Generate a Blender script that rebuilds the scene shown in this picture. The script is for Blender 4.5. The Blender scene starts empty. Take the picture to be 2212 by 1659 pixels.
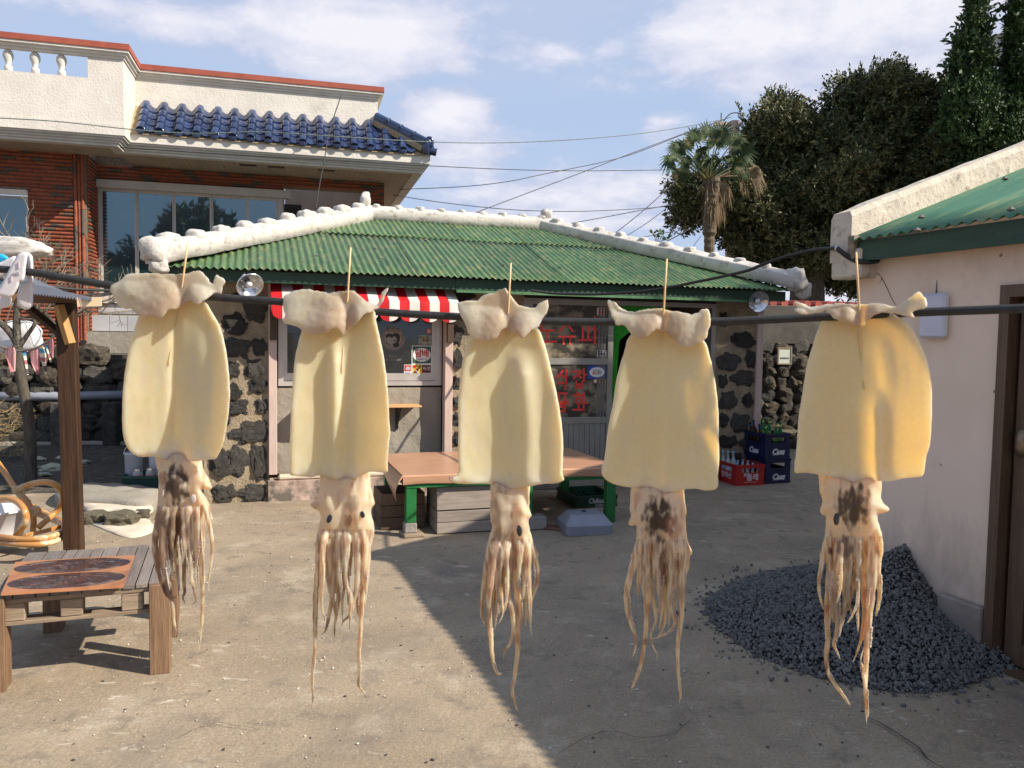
import bpy, bmesh, math, random
import numpy as np
from mathutils import Vector, Matrix, noise
from mathutils.geometry import delaunay_2d_cdt
R = math.radians
random.seed(7); rng = np.random.default_rng(7)
scn = bpy.context.scene
col = scn.collection

# ------------------------------------------------------------------ camera
CAMZ = 1.6
PITCH, ROLL, FPX = R(-3.3), 0.0154, 1700.0
Fv = Vector((0, math.cos(PITCH), math.sin(PITCH)))
R0 = Vector((1, 0, 0)); U0 = R0.cross(Fv)
Rv = math.cos(ROLL) * R0 + math.sin(ROLL) * U0
Uv = math.cos(ROLL) * U0 - math.sin(ROLL) * R0
cd = bpy.data.cameras.new('camera'); cam = bpy.data.objects.new('camera', cd); col.objects.link(cam)
M = Matrix((Rv, Uv, -Fv)).transposed().to_4x4(); M.translation = Vector((0, 0, CAMZ)); cam.matrix_world = M
cd.sensor_width = 36; cd.lens = 36 * FPX / 2212; cd.clip_start = 0.05; cd.clip_end = 3000
cd.dof.use_dof = True; cd.dof.focus_distance = 6.0; cd.dof.aperture_fstop = 17
scn.camera = cam

# ------------------------------------------------------------------ sun, sky, exposure
SUN_AZ = Vector((0.96, -0.28)).normalized(); SUN_EL = R(37.0)
SUN = Vector((SUN_AZ.x * math.cos(SUN_EL), SUN_AZ.y * math.cos(SUN_EL), math.sin(SUN_EL)))
sl = bpy.data.lights.new('sun', 'SUN'); sl.energy = 5.0; sl.angle = R(0.53); sl.color = (1.0, 0.90, 0.76)
so = bpy.data.objects.new('sun', sl); so.rotation_euler = (-SUN).to_track_quat('-Z', 'Y').to_euler(); col.objects.link(so)
scn.view_settings.view_transform = 'Standard'; scn.view_settings.look = 'None'
scn.view_settings.exposure = 0.66; scn.view_settings.gamma = 1.0; scn.view_settings.use_curve_mapping = False
scn.render.engine = 'CYCLES'; scn.cycles.use_denoising = True
scn.cycles.max_bounces = 6; scn.cycles.diffuse_bounces = 3; scn.cycles.transparent_max_bounces = 12
scn.cycles.sample_clamp_indirect = 4

def pxdir(x, y):
    return Fv + Rv * ((x - 1106) / FPX) - Uv * ((y - 829.5) / FPX)
def W(x, y, d):
    'the point seen at (x, y) of the 2212 px wide photograph, d metres north of the camera'
    v = pxdir(x, y); return Vector((0, 0, CAMZ)) + v * (d / v.y)
def G(x, y, z=0.0):
    v = pxdir(x, y); return Vector((0, 0, CAMZ)) + v * ((z - CAMZ) / v.z)

class NT:
    def __init__(s, nt): s.nt = nt; nt.nodes.clear()
    def n(s, typ, **kw):
        nd = s.nt.nodes.new(typ)
        for k, v in kw.items():
            if k.startswith('i_'):
                key = k[2:]; key = int(key) if key.isdigit() else key.replace('_', ' ')
                s.set(nd.inputs[key], v)
            else: setattr(nd, k, v)
        return nd
    def set(s, sock, v):
        if isinstance(v, bpy.types.NodeSocket): s.nt.links.new(v, sock)
        else:
            if isinstance(v, (tuple, list)) and len(v) == 3 and sock.type == 'RGBA': v = (*v, 1)
            sock.default_value = v
    def math(s, op, a, b=None, c=None, clamp=False):
        nd = s.nt.nodes.new('ShaderNodeMath'); nd.operation = op; nd.use_clamp = clamp
        s.set(nd.inputs[0], a)
        if b is not None: s.set(nd.inputs[1], b)
        if c is not None: s.set(nd.inputs[2], c)
        return nd.outputs[0]
    def mix(s, f, a, b, blend='MIX'):
        nd = s.nt.nodes.new('ShaderNodeMix'); nd.data_type = 'RGBA'; nd.blend_type = blend
        s.set(nd.inputs[0], f); s.set(nd.inputs[6], a); s.set(nd.inputs[7], b); return nd.outputs[2]
    def ramp(s, f, stops, interp='LINEAR'):
        nd = s.nt.nodes.new('ShaderNodeValToRGB'); cr = nd.color_ramp; cr.interpolation = interp
        while len(cr.elements) < len(stops): cr.elements.new(0.5)
        for e, (p, c) in zip(cr.elements, stops):
            e.position = p; e.color = (c, c, c, 1) if isinstance(c, (int, float)) else (*c, 1)
        s.set(nd.inputs[0], f); return nd.outputs[0]
    def noise(s, scale, detail=4, rough=0.55, vec=None, dist=0.0):
        nd = s.nt.nodes.new('ShaderNodeTexNoise'); nd.inputs['Scale'].default_value = scale
        nd.inputs['Detail'].default_value = detail; nd.inputs['Roughness'].default_value = rough
        nd.inputs['Distortion'].default_value = dist
        if vec is not None: s.set(nd.inputs['Vector'], vec)
        return nd.outputs['Fac']
    def mapr(s, f, a, b, c=0.0, d=1.0):
        nd = s.nt.nodes.new('ShaderNodeMapRange'); nd.clamp = True
        for i, v in enumerate((f, a, b, c, d)): s.set(nd.inputs[i], v)
        return nd.outputs[0]
    def vmul(s, vec, m):
        nd = s.nt.nodes.new('ShaderNodeVectorMath'); nd.operation = 'MULTIPLY'; s.set(nd.inputs[0], vec); nd.inputs[1].default_value = m; return nd.outputs[0]

world = bpy.data.worlds.new('World'); scn.world = world; world.use_nodes = True
T = NT(world.node_tree)
sky = T.n('ShaderNodeTexSky', sky_type='NISHITA', sun_disc=False, sun_elevation=SUN_EL,
          sun_rotation=math.atan2(SUN.x, SUN.y), air_density=1.0, dust_density=1.6, ozone_density=1.3)
geo = T.n('ShaderNodeTexCoord').outputs['Generated']
def dotn(v):
    nd = T.n('ShaderNodeVectorMath', operation='DOT_PRODUCT'); T.set(nd.inputs[0], geo); nd.inputs[1].default_value = v; return nd.outputs['Value']
sep = T.n('ShaderNodeSeparateXYZ'); T.set(sep.inputs[0], geo)
# clouds lie on a level sheet high above: direction divided by its height
hz = T.math('MAXIMUM', sep.outputs[2], 0.0)
den = T.math('ADD', hz, 0.22)
cx = T.math('DIVIDE', sep.outputs[0], den); cy = T.math('DIVIDE', sep.outputs[1], den)
cv = T.n('ShaderNodeCombineXYZ'); T.set(cv.inputs[0], cx); T.set(cv.inputs[1], cy); T.set(cv.inputs[2], T.math('MULTIPLY', hz, 2.0))
n1 = T.noise(1.15, 7, 0.56, cv.outputs[0], 0.25)
n2 = T.noise(4.6, 9, 0.62, cv.outputs[0], 0.15)
wisp = T.noise(0.7, 5, 0.5, T.vmul(cv.outputs[0], (1, 1.6, 1)), 0.6)
# cumulus banks placed by bearing
def bank(x, y, rx, ry, amp):
    d = pxdir(x, y).normalized(); right = d.cross(Vector((0, 0, 1))).normalized(); up = right.cross(d)
    a = T.math('DIVIDE', dotn(right), rx / FPX); b = T.math('DIVIDE', dotn(up), ry / FPX)
    r2 = T.math('ADD', T.math('MULTIPLY', a, a), T.math('MULTIPLY', b, b))
    f = T.math('MULTIPLY', T.math('GREATER_THAN', dotn(d), 0.0), T.math('EXPONENT', T.math('MULTIPLY', r2, -1.0)))
    return T.math('MULTIPLY', f, amp)
banks = None
for b in [(1750, 70, 320, 95, .62), (1960, 130, 240, 110, .42), (1430, 110, 85, 50, .34), (965, 250, 100, 60, .72), (1010, 330, 150, 80, .48),
          (560, 200, 130, 22, .34), (780, 90, 250, 110, .42), (1150, 100, 140, 60, .26), (1430, 285, 80, 45, .34), (1250, 430, 330, 80, .50),
          (1000, 430, 200, 60, .3), (330, 30, 420, 60, .26), (2000, 640, 300, 60, .4)]:
    k = bank(*b); banks = k if banks is None else T.math('MAXIMUM', banks, k)
edge = T.math('ADD', T.math('MULTIPLY', T.math('SUBTRACT', n1, 0.5), 0.9), T.math('MULTIPLY', T.math('SUBTRACT', n2, 0.5), 0.75))
dens = T.math('ADD', T.math('MULTIPLY', banks, 1.15), edge)
cum = T.mapr(dens, 0.14, 0.34)
soft = T.math('MULTIPLY', T.mapr(wisp, 0.40, 0.72), 0.62)
cover = T.math('MAXIMUM', cum, soft)
bright = T.mapr(T.math('ADD', dens, T.math('MULTIPLY', T.math('SUBTRACT', n2, 0.5), 1.1)), 0.15, 0.75)
skyc = T.mix(1.0, sky.outputs[0], (0.100, 0.100, 0.106), 'MULTIPLY')
haze = T.mapr(sep.outputs[2], 0.0, 0.6, 0.95, 0.70)
skyh = T.mix(haze, skyc, (0.405, 0.51, 0.70))
cl = T.mix(bright, (0.47, 0.505, 0.65), (0.78, 0.755, 0.795))
fin = T.mix(T.math('MULTIPLY', cover, 0.86), skyh, cl)
low = T.mapr(sep.outputs[2], -0.06, 0.0)
fin2 = T.mix(low, (0.10, 0.095, 0.085), fin)
bg = T.n('ShaderNodeBackground'); T.set(bg.inputs[0], fin2); bg.inputs[1].default_value = 0.80
T.set(T.n('ShaderNodeOutputWorld').inputs[0], bg.outputs[0])

# ------------------------------------------------------------------ materials
MATS = {}
def mat(name, c1, c2=None, scale=8, rough=0.7, bump=0.0, bscale=None, spec=0.5, metal=0.0, detail=5, c3=None, s3=1.5, th3=(0.5, 0.62), stretch=None,
        sss=0.0, coat=0.0, emit=None, vcol=False, extra=None, lo=0.35, hi=0.65, objrand=0.0, bdist=0.01, fleck=None):
    if name in MATS: return MATS[name]
    m = bpy.data.materials.new(name); m.use_nodes = True; t = NT(m.node_tree)
    tc = t.n('ShaderNodeTexCoord').outputs['Object']
    if stretch: tc = t.vmul(tc, stretch)
    if c2 is None: c2 = tuple(min(1, c * 1.12) for c in c1)
    f = t.mapr(t.noise(scale, detail, 0.6, tc), lo, hi)
    c = t.mix(f, c1, c2)
    if c3 is not None:
        c = t.mix(t.mapr(t.noise(s3, 6, 0.65, tc), *th3), c, c3)
    if fleck is not None:
        fc, fs, ft = fleck
        c = t.mix(t.mapr(t.noise(fs, 2, 0.5, tc), ft, ft + 0.03), c, fc)
    if vcol:
        at = t.n('ShaderNodeAttribute', attribute_name='pig'); c = t.mix(at.outputs['Alpha'], c, at.outputs['Color'])
    if objrand:
        oi = t.n('ShaderNodeObjectInfo'); c = t.mix(1.0, c, t.ramp(oi.outputs['Random'], [(0, 1 - objrand), (1, 1 + objrand)]), 'MULTIPLY')
    bs = t.n('ShaderNodeBsdfPrincipled'); t.set(bs.inputs['Base Color'], c); bs.inputs['Roughness'].default_value = rough
    bs.inputs['Metallic'].default_value = metal; bs.inputs['Specular IOR Level'].default_value = spec
    bs.inputs['Coat Weight'].default_value = coat
    if sss:
        bs.inputs['Subsurface Weight'].default_value = sss; bs.inputs['Subsurface Radius'].default_value = (1.0, 0.7, 0.4); bs.inputs['Subsurface Scale'].default_value = 0.006
    if emit: t.set(bs.inputs['Emission Color'], emit[0]); bs.inputs['Emission Strength'].default_value = emit[1]
    if bump:
        b = t.n('ShaderNodeBump'); b.inputs['Strength'].default_value = bump; b.inputs['Distance'].default_value = bdist
        t.set(b.inputs['Height'], t.noise(bscale or scale * 3, 8, 0.65, tc)); t.set(bs.inputs['Normal'], b.outputs[0])
    out = t.n('ShaderNodeOutputMaterial'); t.set(out.inputs[0], bs.outputs[0])
    if extra: extra(t, bs, out, tc, c)
    MATS[name] = m; return m

# ------------------------------------------------------------------ object helpers
def tag(o, label=None, cat=None, group=None, kind=None):
    for k, v in (('label', label), ('category', cat), ('group', group), ('kind', kind)):
        if v: o[k] = v
    return o
def empty(name, loc=(0, 0, 0), rz=0.0, label=None, cat=None, group=None, kind=None):
    o = bpy.data.objects.new(name, None); o.location = loc; o.rotation_euler = (0, 0, rz); o.empty_display_size = 0.1
    col.objects.link(o); return tag(o, label, cat, group, kind)
def setmats(me, mats):
    for m in (mats if isinstance(mats, (list, tuple)) else [mats]): me.materials.append(m)
class MB:
    'collects shapes for one mesh'
    def __init__(s): s.v = []; s.f = []; s.mi = []; s.n = 0
    def add(s, verts, faces, mi=0):
        s.v.extend([tuple(v) for v in verts]); s.f.extend([tuple(i + s.n for i in f) for f in faces]); s.mi.extend([mi] * len(faces)); s.n += len(verts); return s
    def box(s, x0, x1, y0, y1, z0, z1, mi=0, mtx=None, bev=0.0):
        if x0 > x1: x0, x1 = x1, x0
        if y0 > y1: y0, y1 = y1, y0
        if z0 > z1: z0, z1 = z1, z0
        if bev > 0:
            b = min(bev, (x1 - x0) / 2.01, (y1 - y0) / 2.01, (z1 - z0) / 2.01); V = []
            for sx in (0, 1):
                for sy in (0, 1):
                    for sz in (0, 1):
                        X = (x0, x1)[sx]; Y = (y0, y1)[sy]; Z = (z0, z1)[sz]; dx = b * (1 - 2 * sx); dy = b * (1 - 2 * sy); dz = b * (1 - 2 * sz)
                        V += [(X, Y + dy, Z + dz), (X + dx, Y, Z + dz), (X + dx, Y + dy, Z)]
            def ix(a, b_, c, k): return ((a * 2 + b_) * 2 + c) * 3 + k
            Fs = []
            for a in (0, 1):
                q = [ix(a, 0, 0, 0), ix(a, 1, 0, 0), ix(a, 1, 1, 0), ix(a, 0, 1, 0)]; Fs.append(q if a else q[::-1])
                q = [ix(0, a, 0, 1), ix(0, a, 1, 1), ix(1, a, 1, 1), ix(1, a, 0, 1)]; Fs.append(q if a else q[::-1])
                q = [ix(0, 0, a, 2), ix(1, 0, a, 2), ix(1, 1, a, 2), ix(0, 1, a, 2)]; Fs.append(q if a else q[::-1])
                for c in (0, 1):
                    Fs.append([ix(a, c, 0, 0), ix(a, c, 0, 1), ix(a, c, 1, 1), ix(a, c, 1, 0)])
                    Fs.append([ix(a, 0, c, 0), ix(a, 0, c, 2), ix(a, 1, c, 2), ix(a, 1, c, 0)])
                    Fs.append([ix(0, a, c, 1), ix(0, a, c, 2), ix(1, a, c, 2), ix(1, a, c, 1)])
                    for d in (0, 1): Fs.append([ix(a, c, d, 0), ix(a, c, d, 1), ix(a, c, d, 2)])
            # orient outward
            cx_, cy_, cz_ = (x0 + x1) / 2, (y0 + y1) / 2, (z0 + z1) / 2; F2 = []
            for f in Fs:
                p = [Vector(V[i]) for i in f]; nn = (p[1] - p[0]).cross(p[2] - p[0]); ce = sum(p, Vector()) / len(p) - Vector((cx_, cy_, cz_))
                F2.append(f if nn.dot(ce) > 0 else f[::-1])
            Fs = F2
        else:
            V = [(x0, y0, z0), (x1, y0, z0), (x1, y1, z0), (x0, y1, z0), (x0, y0, z1), (x1, y0, z1), (x1, y1, z1), (x0, y1, z1)]
            Fs = [(0, 3, 2, 1), (4, 5, 6, 7), (0, 1, 5, 4), (1, 2, 6, 5), (2, 3, 7, 6), (3, 0, 4, 7)]
        if mtx is not None: V = [mtx @ Vector(v) for v in V]
        return s.add(V, Fs, mi)
    def tube(s, pts, rad, seg=8, mi=0, caps=True, closed=False, flat=1.0):
        pts = [Vector(p) for p in pts]; n = len(pts); rad = rad if isinstance(rad, (list, tuple, np.ndarray)) else [rad] * n
        V = []; Fs = []; prev = None
        for i, p in enumerate(pts):
            t = (pts[(i + 1) % n] - pts[i - 1]) if closed else (pts[min(i + 1, n - 1)] - pts[max(i - 1, 0)])
            t = t.normalized() if t.length > 1e-9 else Vector((0, 0, 1))
            if prev is None:
                a = Vector((0, 1, 0)) if abs(t.y) < 0.9 else Vector((1, 0, 0)); prev = (a - t * a.dot(t)).normalized()
            else:
                prev = prev - t * prev.dot(t); prev = prev.normalized() if prev.length > 1e-6 else Vector((1, 0, 0))
            b = t.cross(prev)
            for k in range(seg):
                a = 2 * math.pi * k / seg; V.append(p + (prev * math.cos(a) * flat + b * math.sin(a)) * rad[i])
        m = n if closed else n - 1
        for i in range(m):
            j = (i + 1) % n
            for k in range(seg):
                l = (k + 1) % seg; Fs.append((i * seg + k, i * seg + l, j * seg + l, j * seg + k))
        if caps and not closed:
            Fs.append(tuple(range(seg))[::-1]); Fs.append(tuple((n - 1) * seg + k for k in range(seg)))
        return s.add(V, Fs, mi)
    def lathe(s, prof, seg=16, mi=0, mtx=None, cap=True):
        V = []; Fs = []
        for r, z in prof:
            for k in range(seg):
                a = 2 * math.pi * k / seg; V.append(Vector((r * math.cos(a), r * math.sin(a), z)))
        for i in range(len(prof) - 1):
            for k in range(seg):
                l = (k + 1) % seg; Fs.append((i * seg + k, i * seg + l, (i + 1) * seg + l, (i + 1) * seg + k))
        if cap:
            Fs.append(tuple(range(seg))[::-1]); Fs.append(tuple((len(prof) - 1) * seg + k for k in range(seg)))
        if mtx is not None: V = [mtx @ v for v in V]
        return s.add(V, Fs, mi)
    def build(s, name, mats, parent=None, smooth=False, loc=None, shade_angle=None):
        me = bpy.data.meshes.new(name); me.from_pydata([tuple(v) for v in s.v], [], s.f); setmats(me, mats)
        if len(me.materials) > 1: me.polygons.foreach_set('material_index', s.mi)
        if smooth: me.polygons.foreach_set('use_smooth', [True] * len(me.polygons))
        if shade_angle: me.polygons.foreach_set('use_smooth', [True] * len(me.polygons)); me.set_sharp_from_angle(angle=R(shade_angle))
        me.update()
        o = bpy.data.objects.new(name, me); col.objects.link(o)
        if parent is not None: o.parent = parent
        if loc is not None: o.location = loc
        return o
def npmesh(name, V, F, mats, parent=None, smooth=False, mi=None):
    'fast mesh from numpy verts and equal sized faces'
    V = np.asarray(V, np.float32); F = np.asarray(F, np.int32); k = F.shape[1]
    me = bpy.data.meshes.new(name); me.vertices.add(len(V)); me.vertices.foreach_set('co', V.ravel())
    me.loops.add(F.size); me.loops.foreach_set('vertex_index', F.ravel()); me.polygons.add(len(F))
    me.polygons.foreach_set('loop_start', np.arange(0, F.size, k, dtype=np.int32)); me.polygons.foreach_set('loop_total', np.full(len(F), k, np.int32))
    setmats(me, mats)
    if mi is not None: me.polygons.foreach_set('material_index', np.asarray(mi, np.int32))
    me.update(calc_edges=True); me.validate()
    if smooth: me.polygons.foreach_set('use_smooth', np.ones(len(F), bool))
    o = bpy.data.objects.new(name, me); col.objects.link(o)
    if parent is not None: o.parent = parent
    return o
def inst(name, me, parent=None, loc=(0, 0, 0), rot=(0, 0, 0), sc=(1, 1, 1)):
    o = bpy.data.objects.new(name, me); o.location = loc; o.rotation_euler = rot; o.scale = sc; col.objects.link(o)
    if parent is not None: o.parent = parent
    return o
def copy_tree(o, parent=None):
    c = o.copy(); col.objects.link(c); c.parent = parent
    for ch in list(o.children): copy_tree(ch, c)
    return c
def smooth_path(pts, n=6, closed=False):
    P = [Vector(p) for p in pts]; out = []; L = len(P)
    rngi = range(L if closed else L - 1)
    for i in rngi:
        p0 = P[i - 1] if (closed or i > 0) else P[0]; p1 = P[i]; p2 = P[(i + 1) % L]; p3 = P[(i + 2) % L] if (closed or i + 2 < L) else P[-1]
        for k in range(n):
            t = k / n; out.append(0.5 * ((2 * p1) + (p2 - p0) * t + (2 * p0 - 5 * p1 + 4 * p2 - p3) * t * t + (3 * p1 - p0 - 3 * p2 + p3) * t ** 3))
    if not closed: out.append(P[-1])
    return out
def rock_mesh(name, seed, mats, sub=2, rough=0.25, flat=(1, 1, 1), freq=1.6):
    bm = bmesh.new(); bmesh.ops.create_icosphere(bm, subdivisions=sub, radius=0.5)
    off = Vector((seed * 7.3, seed * 3.1, seed * 1.7))
    for v in bm.verts:
        p = v.co.copy(); q = Vector((math.copysign(abs(p.x * 2) ** 0.75, p.x) / 2, math.copysign(abs(p.y * 2) ** 0.75, p.y) / 2, math.copysign(abs(p.z * 2) ** 0.75, p.z) / 2))
        k = 1 + rough * noise.noise(p * freq * 2 + off) + rough * 0.45 * noise.noise(p * freq * 6 + off)
        v.co = Vector((q.x * flat[0], q.y * flat[1], q.z * flat[2])) * k
    me = bpy.data.meshes.new(name); bm.to_mesh(me); bm.free(); setmats(me, mats); return me
def rough_mesh(o, amp, freq=3.0, seed=0, fine=0.0):
    'push the vertices of a mesh about with noise'
    off = Vector((seed * 3.3, seed, -seed * 2.1))
    for v in o.data.vertices:
        n = noise.noise_vector(v.co * freq + off) * amp
        if fine: n += noise.noise_vector(v.co * freq * 4 + off) * fine
        v.co += n
    o.data.update(); return o
def text_mesh(name, body, size, m, parent, mtx, extrude=0.0006, align='CENTER', shear=0.0, width=None, bold=0.0):
    c = bpy.data.curves.new(name, 'FONT'); c.body = body; c.size = size; c.extrude = extrude; c.align_x = align; c.align_y = 'CENTER'; c.shear = shear; c.offset = bold; c.resolution_u = 2
    o = bpy.data.objects.new('tmp', c); col.objects.link(o); bpy.context.view_layer.update()
    me = bpy.data.meshes.new_from_object(o.evaluated_get(bpy.context.evaluated_depsgraph_get())); col.objects.unlink(o); bpy.data.objects.remove(o)
    if width and len(me.vertices):
        xs = [v.co.x for v in me.vertices]; k = width / max(1e-6, max(xs) - min(xs))
        for v in me.vertices: v.co.x *= k
    me.transform(mtx); me.materials.clear(); me.materials.append(m); me.name = name
    t = bpy.data.objects.new(name, me); col.objects.link(t)
    if parent is not None: t.parent = parent
    return t
def face_mtx(x, y, z, facing=(0, -1, 0)):
    'text lying in a vertical plane that looks towards -y of its parent'
    return Matrix.Translation((x, y, z)) @ Matrix.Rotation(R(90), 4, 'X')
def poly_pillow(outline, depthfn, thick, edge, grid, name, mats, parent=None, smooth=True, to_world=None, color=None, jitter=0.0, mb=None):
    pts = [Vector((p[0], p[1])) for p in outline]; n = len(pts)
    P = np.array([[p.x, p.y] for p in pts]); x0, y0 = P.min(0); x1, y1 = P.max(0)
    A = P; B = np.roll(P, -1, 0)
    gx, gy = np.meshgrid(np.arange(x0 + grid * .5, x1, grid), np.arange(y0 + grid * .5, y1, grid)); gx = gx + (np.arange(gx.shape[0]) % 2)[:, None] * grid * .5
    Q = np.stack([gx.ravel(), gy.ravel()], 1)
    def dist(Q):
        AB = B - A; L = (AB ** 2).sum(1); t = np.clip(((Q[:, None] - A[None]) * AB[None]).sum(2) / L[None], 0, 1)
        D = Q[:, None] - (A[None] + t[..., None] * AB[None]); return np.sqrt((D ** 2).sum(2)).min(1)
    def inside(Q):
        c = np.zeros(len(Q), bool)
        for a, b in zip(A, B):
            cond = ((a[1] > Q[:, 1]) != (b[1] > Q[:, 1]))
            with np.errstate(divide='ignore', invalid='ignore'): xx = (b[0] - a[0]) * (Q[:, 1] - a[1]) / (b[1] - a[1]) + a[0]
            c ^= cond & (Q[:, 0] < xx)
        return c
    Q = Q[inside(Q)]; Q = Q[dist(Q) > grid * 0.35]
    allp = pts + [Vector(q) for q in Q.tolist()]
    vs, _, fs, *_ = delaunay_2d_cdt(allp, [], [list(range(n))], 1, 1e-4)
    V2 = np.array([[v.x, v.y] for v in vs]); d = dist(V2)
    tt = np.sqrt(np.clip(1 - (1 - np.clip(d / edge, 0, 1)) ** 2, 0, 1)); tt[d < grid * 0.05] = 0
    front = []; back = []
    for (x, y), k in zip(V2, tt):
        dp = depthfn(x, y); th = (thick(x, y) if callable(thick) else thick) * (0.12 + 0.88 * k) * 0.5
        front.append(to_world(x, y, dp - th)); back.append(to_world(x, y, dp + th))
    N = len(front); F = []; ecount = {}
    for f in fs:
        F.append(tuple(f)); F.append(tuple(i + N for i in reversed(f)))
        for a, b in zip(f, list(f[1:]) + [f[0]]): ecount[(a, b)] = 1
    for (a, b) in list(ecount):
        if (b, a) not in ecount: F.append((b, a, a + N, b + N))
    if mb is not None:
        mb.add(front + back, F); return V2
    o = MB().add(front + back, F).build(name, mats, parent, smooth=smooth)
    return o
# ------------------------------------------------------------------ palette
WHITEPLASTER = mat('white_plaster', (.47, .445, .41), (.58, .555, .515), scale=5, rough=.85, bump=.45, bscale=16, c3=(.30, .27, .235), s3=12, th3=(.53, .68), bdist=.015)
TILEWHITE = mat('white_render', (.58, .55, .50), (.66, .63, .58), scale=3, rough=.85, bump=.5, bscale=30, c3=(.44, .42, .375), s3=1.6, th3=(.56, .8), bdist=.02)
GREEN_ROOF = mat('painted_roof_sheet', (.044, .108, .045), (.085, .160, .065), scale=5, rough=.55, bump=.15, bscale=60, c3=(.20, .215, .09), s3=7, th3=(.50, .70), stretch=(3, .8, 1), bdist=.003, objrand=.20)
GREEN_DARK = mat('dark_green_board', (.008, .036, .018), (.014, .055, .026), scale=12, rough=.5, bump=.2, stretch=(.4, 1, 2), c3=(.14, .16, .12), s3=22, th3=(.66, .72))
MORTAR = mat('sandy_mortar', (.26, .205, .135), (.40, .32, .215), scale=7, rough=.95, bump=1.0, bscale=45, c3=(.14, .12, .09), s3=2.2, th3=(.5, .7), fleck=((.62, .58, .5), 85, .68), bdist=.02)
LAVA = mat('basalt', (.034, .032, .029), (.085, .079, .070), scale=14, rough=.95, bump=1.0, bscale=45, c3=(.16, .135, .10), s3=9, th3=(.56, .72), objrand=.45, bdist=.025)
LAVA_BROWN = mat('weathered_basalt', (.038, .032, .025), (.095, .077, .055), scale=7, rough=.95, bump=1.0, bscale=36, c3=(.19, .155, .10), s3=5, th3=(.55, .72), objrand=.35, bdist=.025)
PINKWOOD = mat('pink_painted_post', (.48, .36, .315), (.56, .43, .375), scale=10, rough=.6, bump=.3, bscale=30, c3=(.30, .22, .17), s3=14, th3=(.68, .74), stretch=(2, 2, .3))
DARKWOOD = mat('dark_brown_wood', (.035, .020, .012), (.085, .047, .026), scale=9, rough=.6, bump=.5, bscale=24, stretch=(6, 6, .4))
OLDWOOD = mat('old_board', (.17, .125, .085), (.29, .22, .155), scale=7, rough=.8, bump=.5, bscale=20, stretch=(.5, 5, 5), c3=(.09, .065, .045), s3=3, th3=(.55, .75), objrand=.2)
CEMENT = mat('cement_render', (.24, .215, .175), (.33, .30, .25), scale=4, rough=.9, bump=.8, bscale=12, c3=(.20, .18, .15), s3=2, th3=(.5, .75), bdist=.02)
PINKBASE = mat('stained_pink_plinth', (.42, .30, .24), (.50, .38, .31), scale=6, rough=.9, bump=.5, bscale=30, c3=(.13, .11, .09), s3=5, th3=(.44, .60))
ALU = mat('aluminium_frame', (.34, .335, .31), (.40, .39, .36), scale=6, rough=.38, metal=.55, spec=.5)
ALU_LIGHT = mat('silver_frame', (.50, .47, .44), (.58, .55, .52), scale=6, rough=.35, metal=.4)
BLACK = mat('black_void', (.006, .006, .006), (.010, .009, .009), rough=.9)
def glass_mat(name, tint, rough=.04, opac=.92, back=(.01, .012, .014), refl=.035):
    if name in MATS: return MATS[name]
    m = bpy.data.materials.new(name); m.use_nodes = True; t = NT(m.node_tree)
    gl = t.n('ShaderNodeBsdfGlossy'); gl.inputs['Roughness'].default_value = rough; t.set(gl.inputs['Color'], tint)
    df = t.n('ShaderNodeBsdfPrincipled'); t.set(df.inputs['Base Color'], back); df.inputs['Roughness'].default_value = .2
    lw = t.n('ShaderNodeFresnel'); lw.inputs[0].default_value = 1.5
    f = t.mapr(lw.outputs[0], 0, 1, refl, 1.0)
    tr = t.n('ShaderNodeBsdfTransparent'); mx = t.n('ShaderNodeMixShader'); mx.inputs[0].default_value = opac
    t.set(mx.inputs[1], tr.outputs[0]); t.set(mx.inputs[2], df.outputs[0])
    m2 = t.n('ShaderNodeMixShader'); t.set(m2.inputs[0], f); t.set(m2.inputs[1], mx.outputs[0]); t.set(m2.inputs[2], gl.outputs[0])
    t.set(t.n('ShaderNodeOutputMaterial').inputs[0], m2.outputs[0]); MATS[name] = m; return m
SHOPGLASS = glass_mat('dark_shop_glass', (.55, .6, .62), opac=.9)
HOUSEGLASS = glass_mat('blue_tinted_glass', (.45, .66, .74), rough=.02, opac=1.0, back=(.012, .03, .036), refl=.20)
RED = mat('red_cloth', (.50, .012, .018), (.58, .02, .025), rough=.55, spec=.3)
WHITECLOTH = mat('white_cloth', (.60, .575, .535), (.68, .655, .61), scale=4, rough=.6)
REDTAPE = mat('red_tape', (.80, .05, .04), (.86, .07, .05), rough=.5)
PAPER = mat('white_paper', (.70, .69, .68), (.78, .77, .76), rough=.6)
INK = mat('black_print', (.012, .012, .012), (.02, .02, .02), rough=.6)
LINO = mat('wood_print_linoleum', (.38, .205, .125), (.52, .305, .19), scale=5, rough=.33, stretch=(.6, 9, 4), spec=.5, c3=(.34, .17, .10), s3=4, th3=(.5, .75), detail=7)
GREENPAINT = mat('green_leg_paint', (.010, .125, .028), (.018, .17, .04), scale=9, rough=.45, bump=.15, c3=(.02, .06, .025), s3=16, th3=(.66, .72))
CONC = mat('concrete_block', (.20, .185, .165), (.30, .28, .25), scale=9, rough=.95, bump=.7, bscale=40, bdist=.01)
WHITELEAD = mat('enamel_white', (.66, .66, .66), rough=.3)
STEEL = mat('lamp_reflector', (.62, .63, .66), (.70, .70, .72), rough=.22, metal=.9)
BLACKRUBBER = mat('black_hose_rubber', (.012, .012, .013), (.024, .024, .025), scale=120, rough=.62, bump=.5, bscale=300, bdist=.001)

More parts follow.
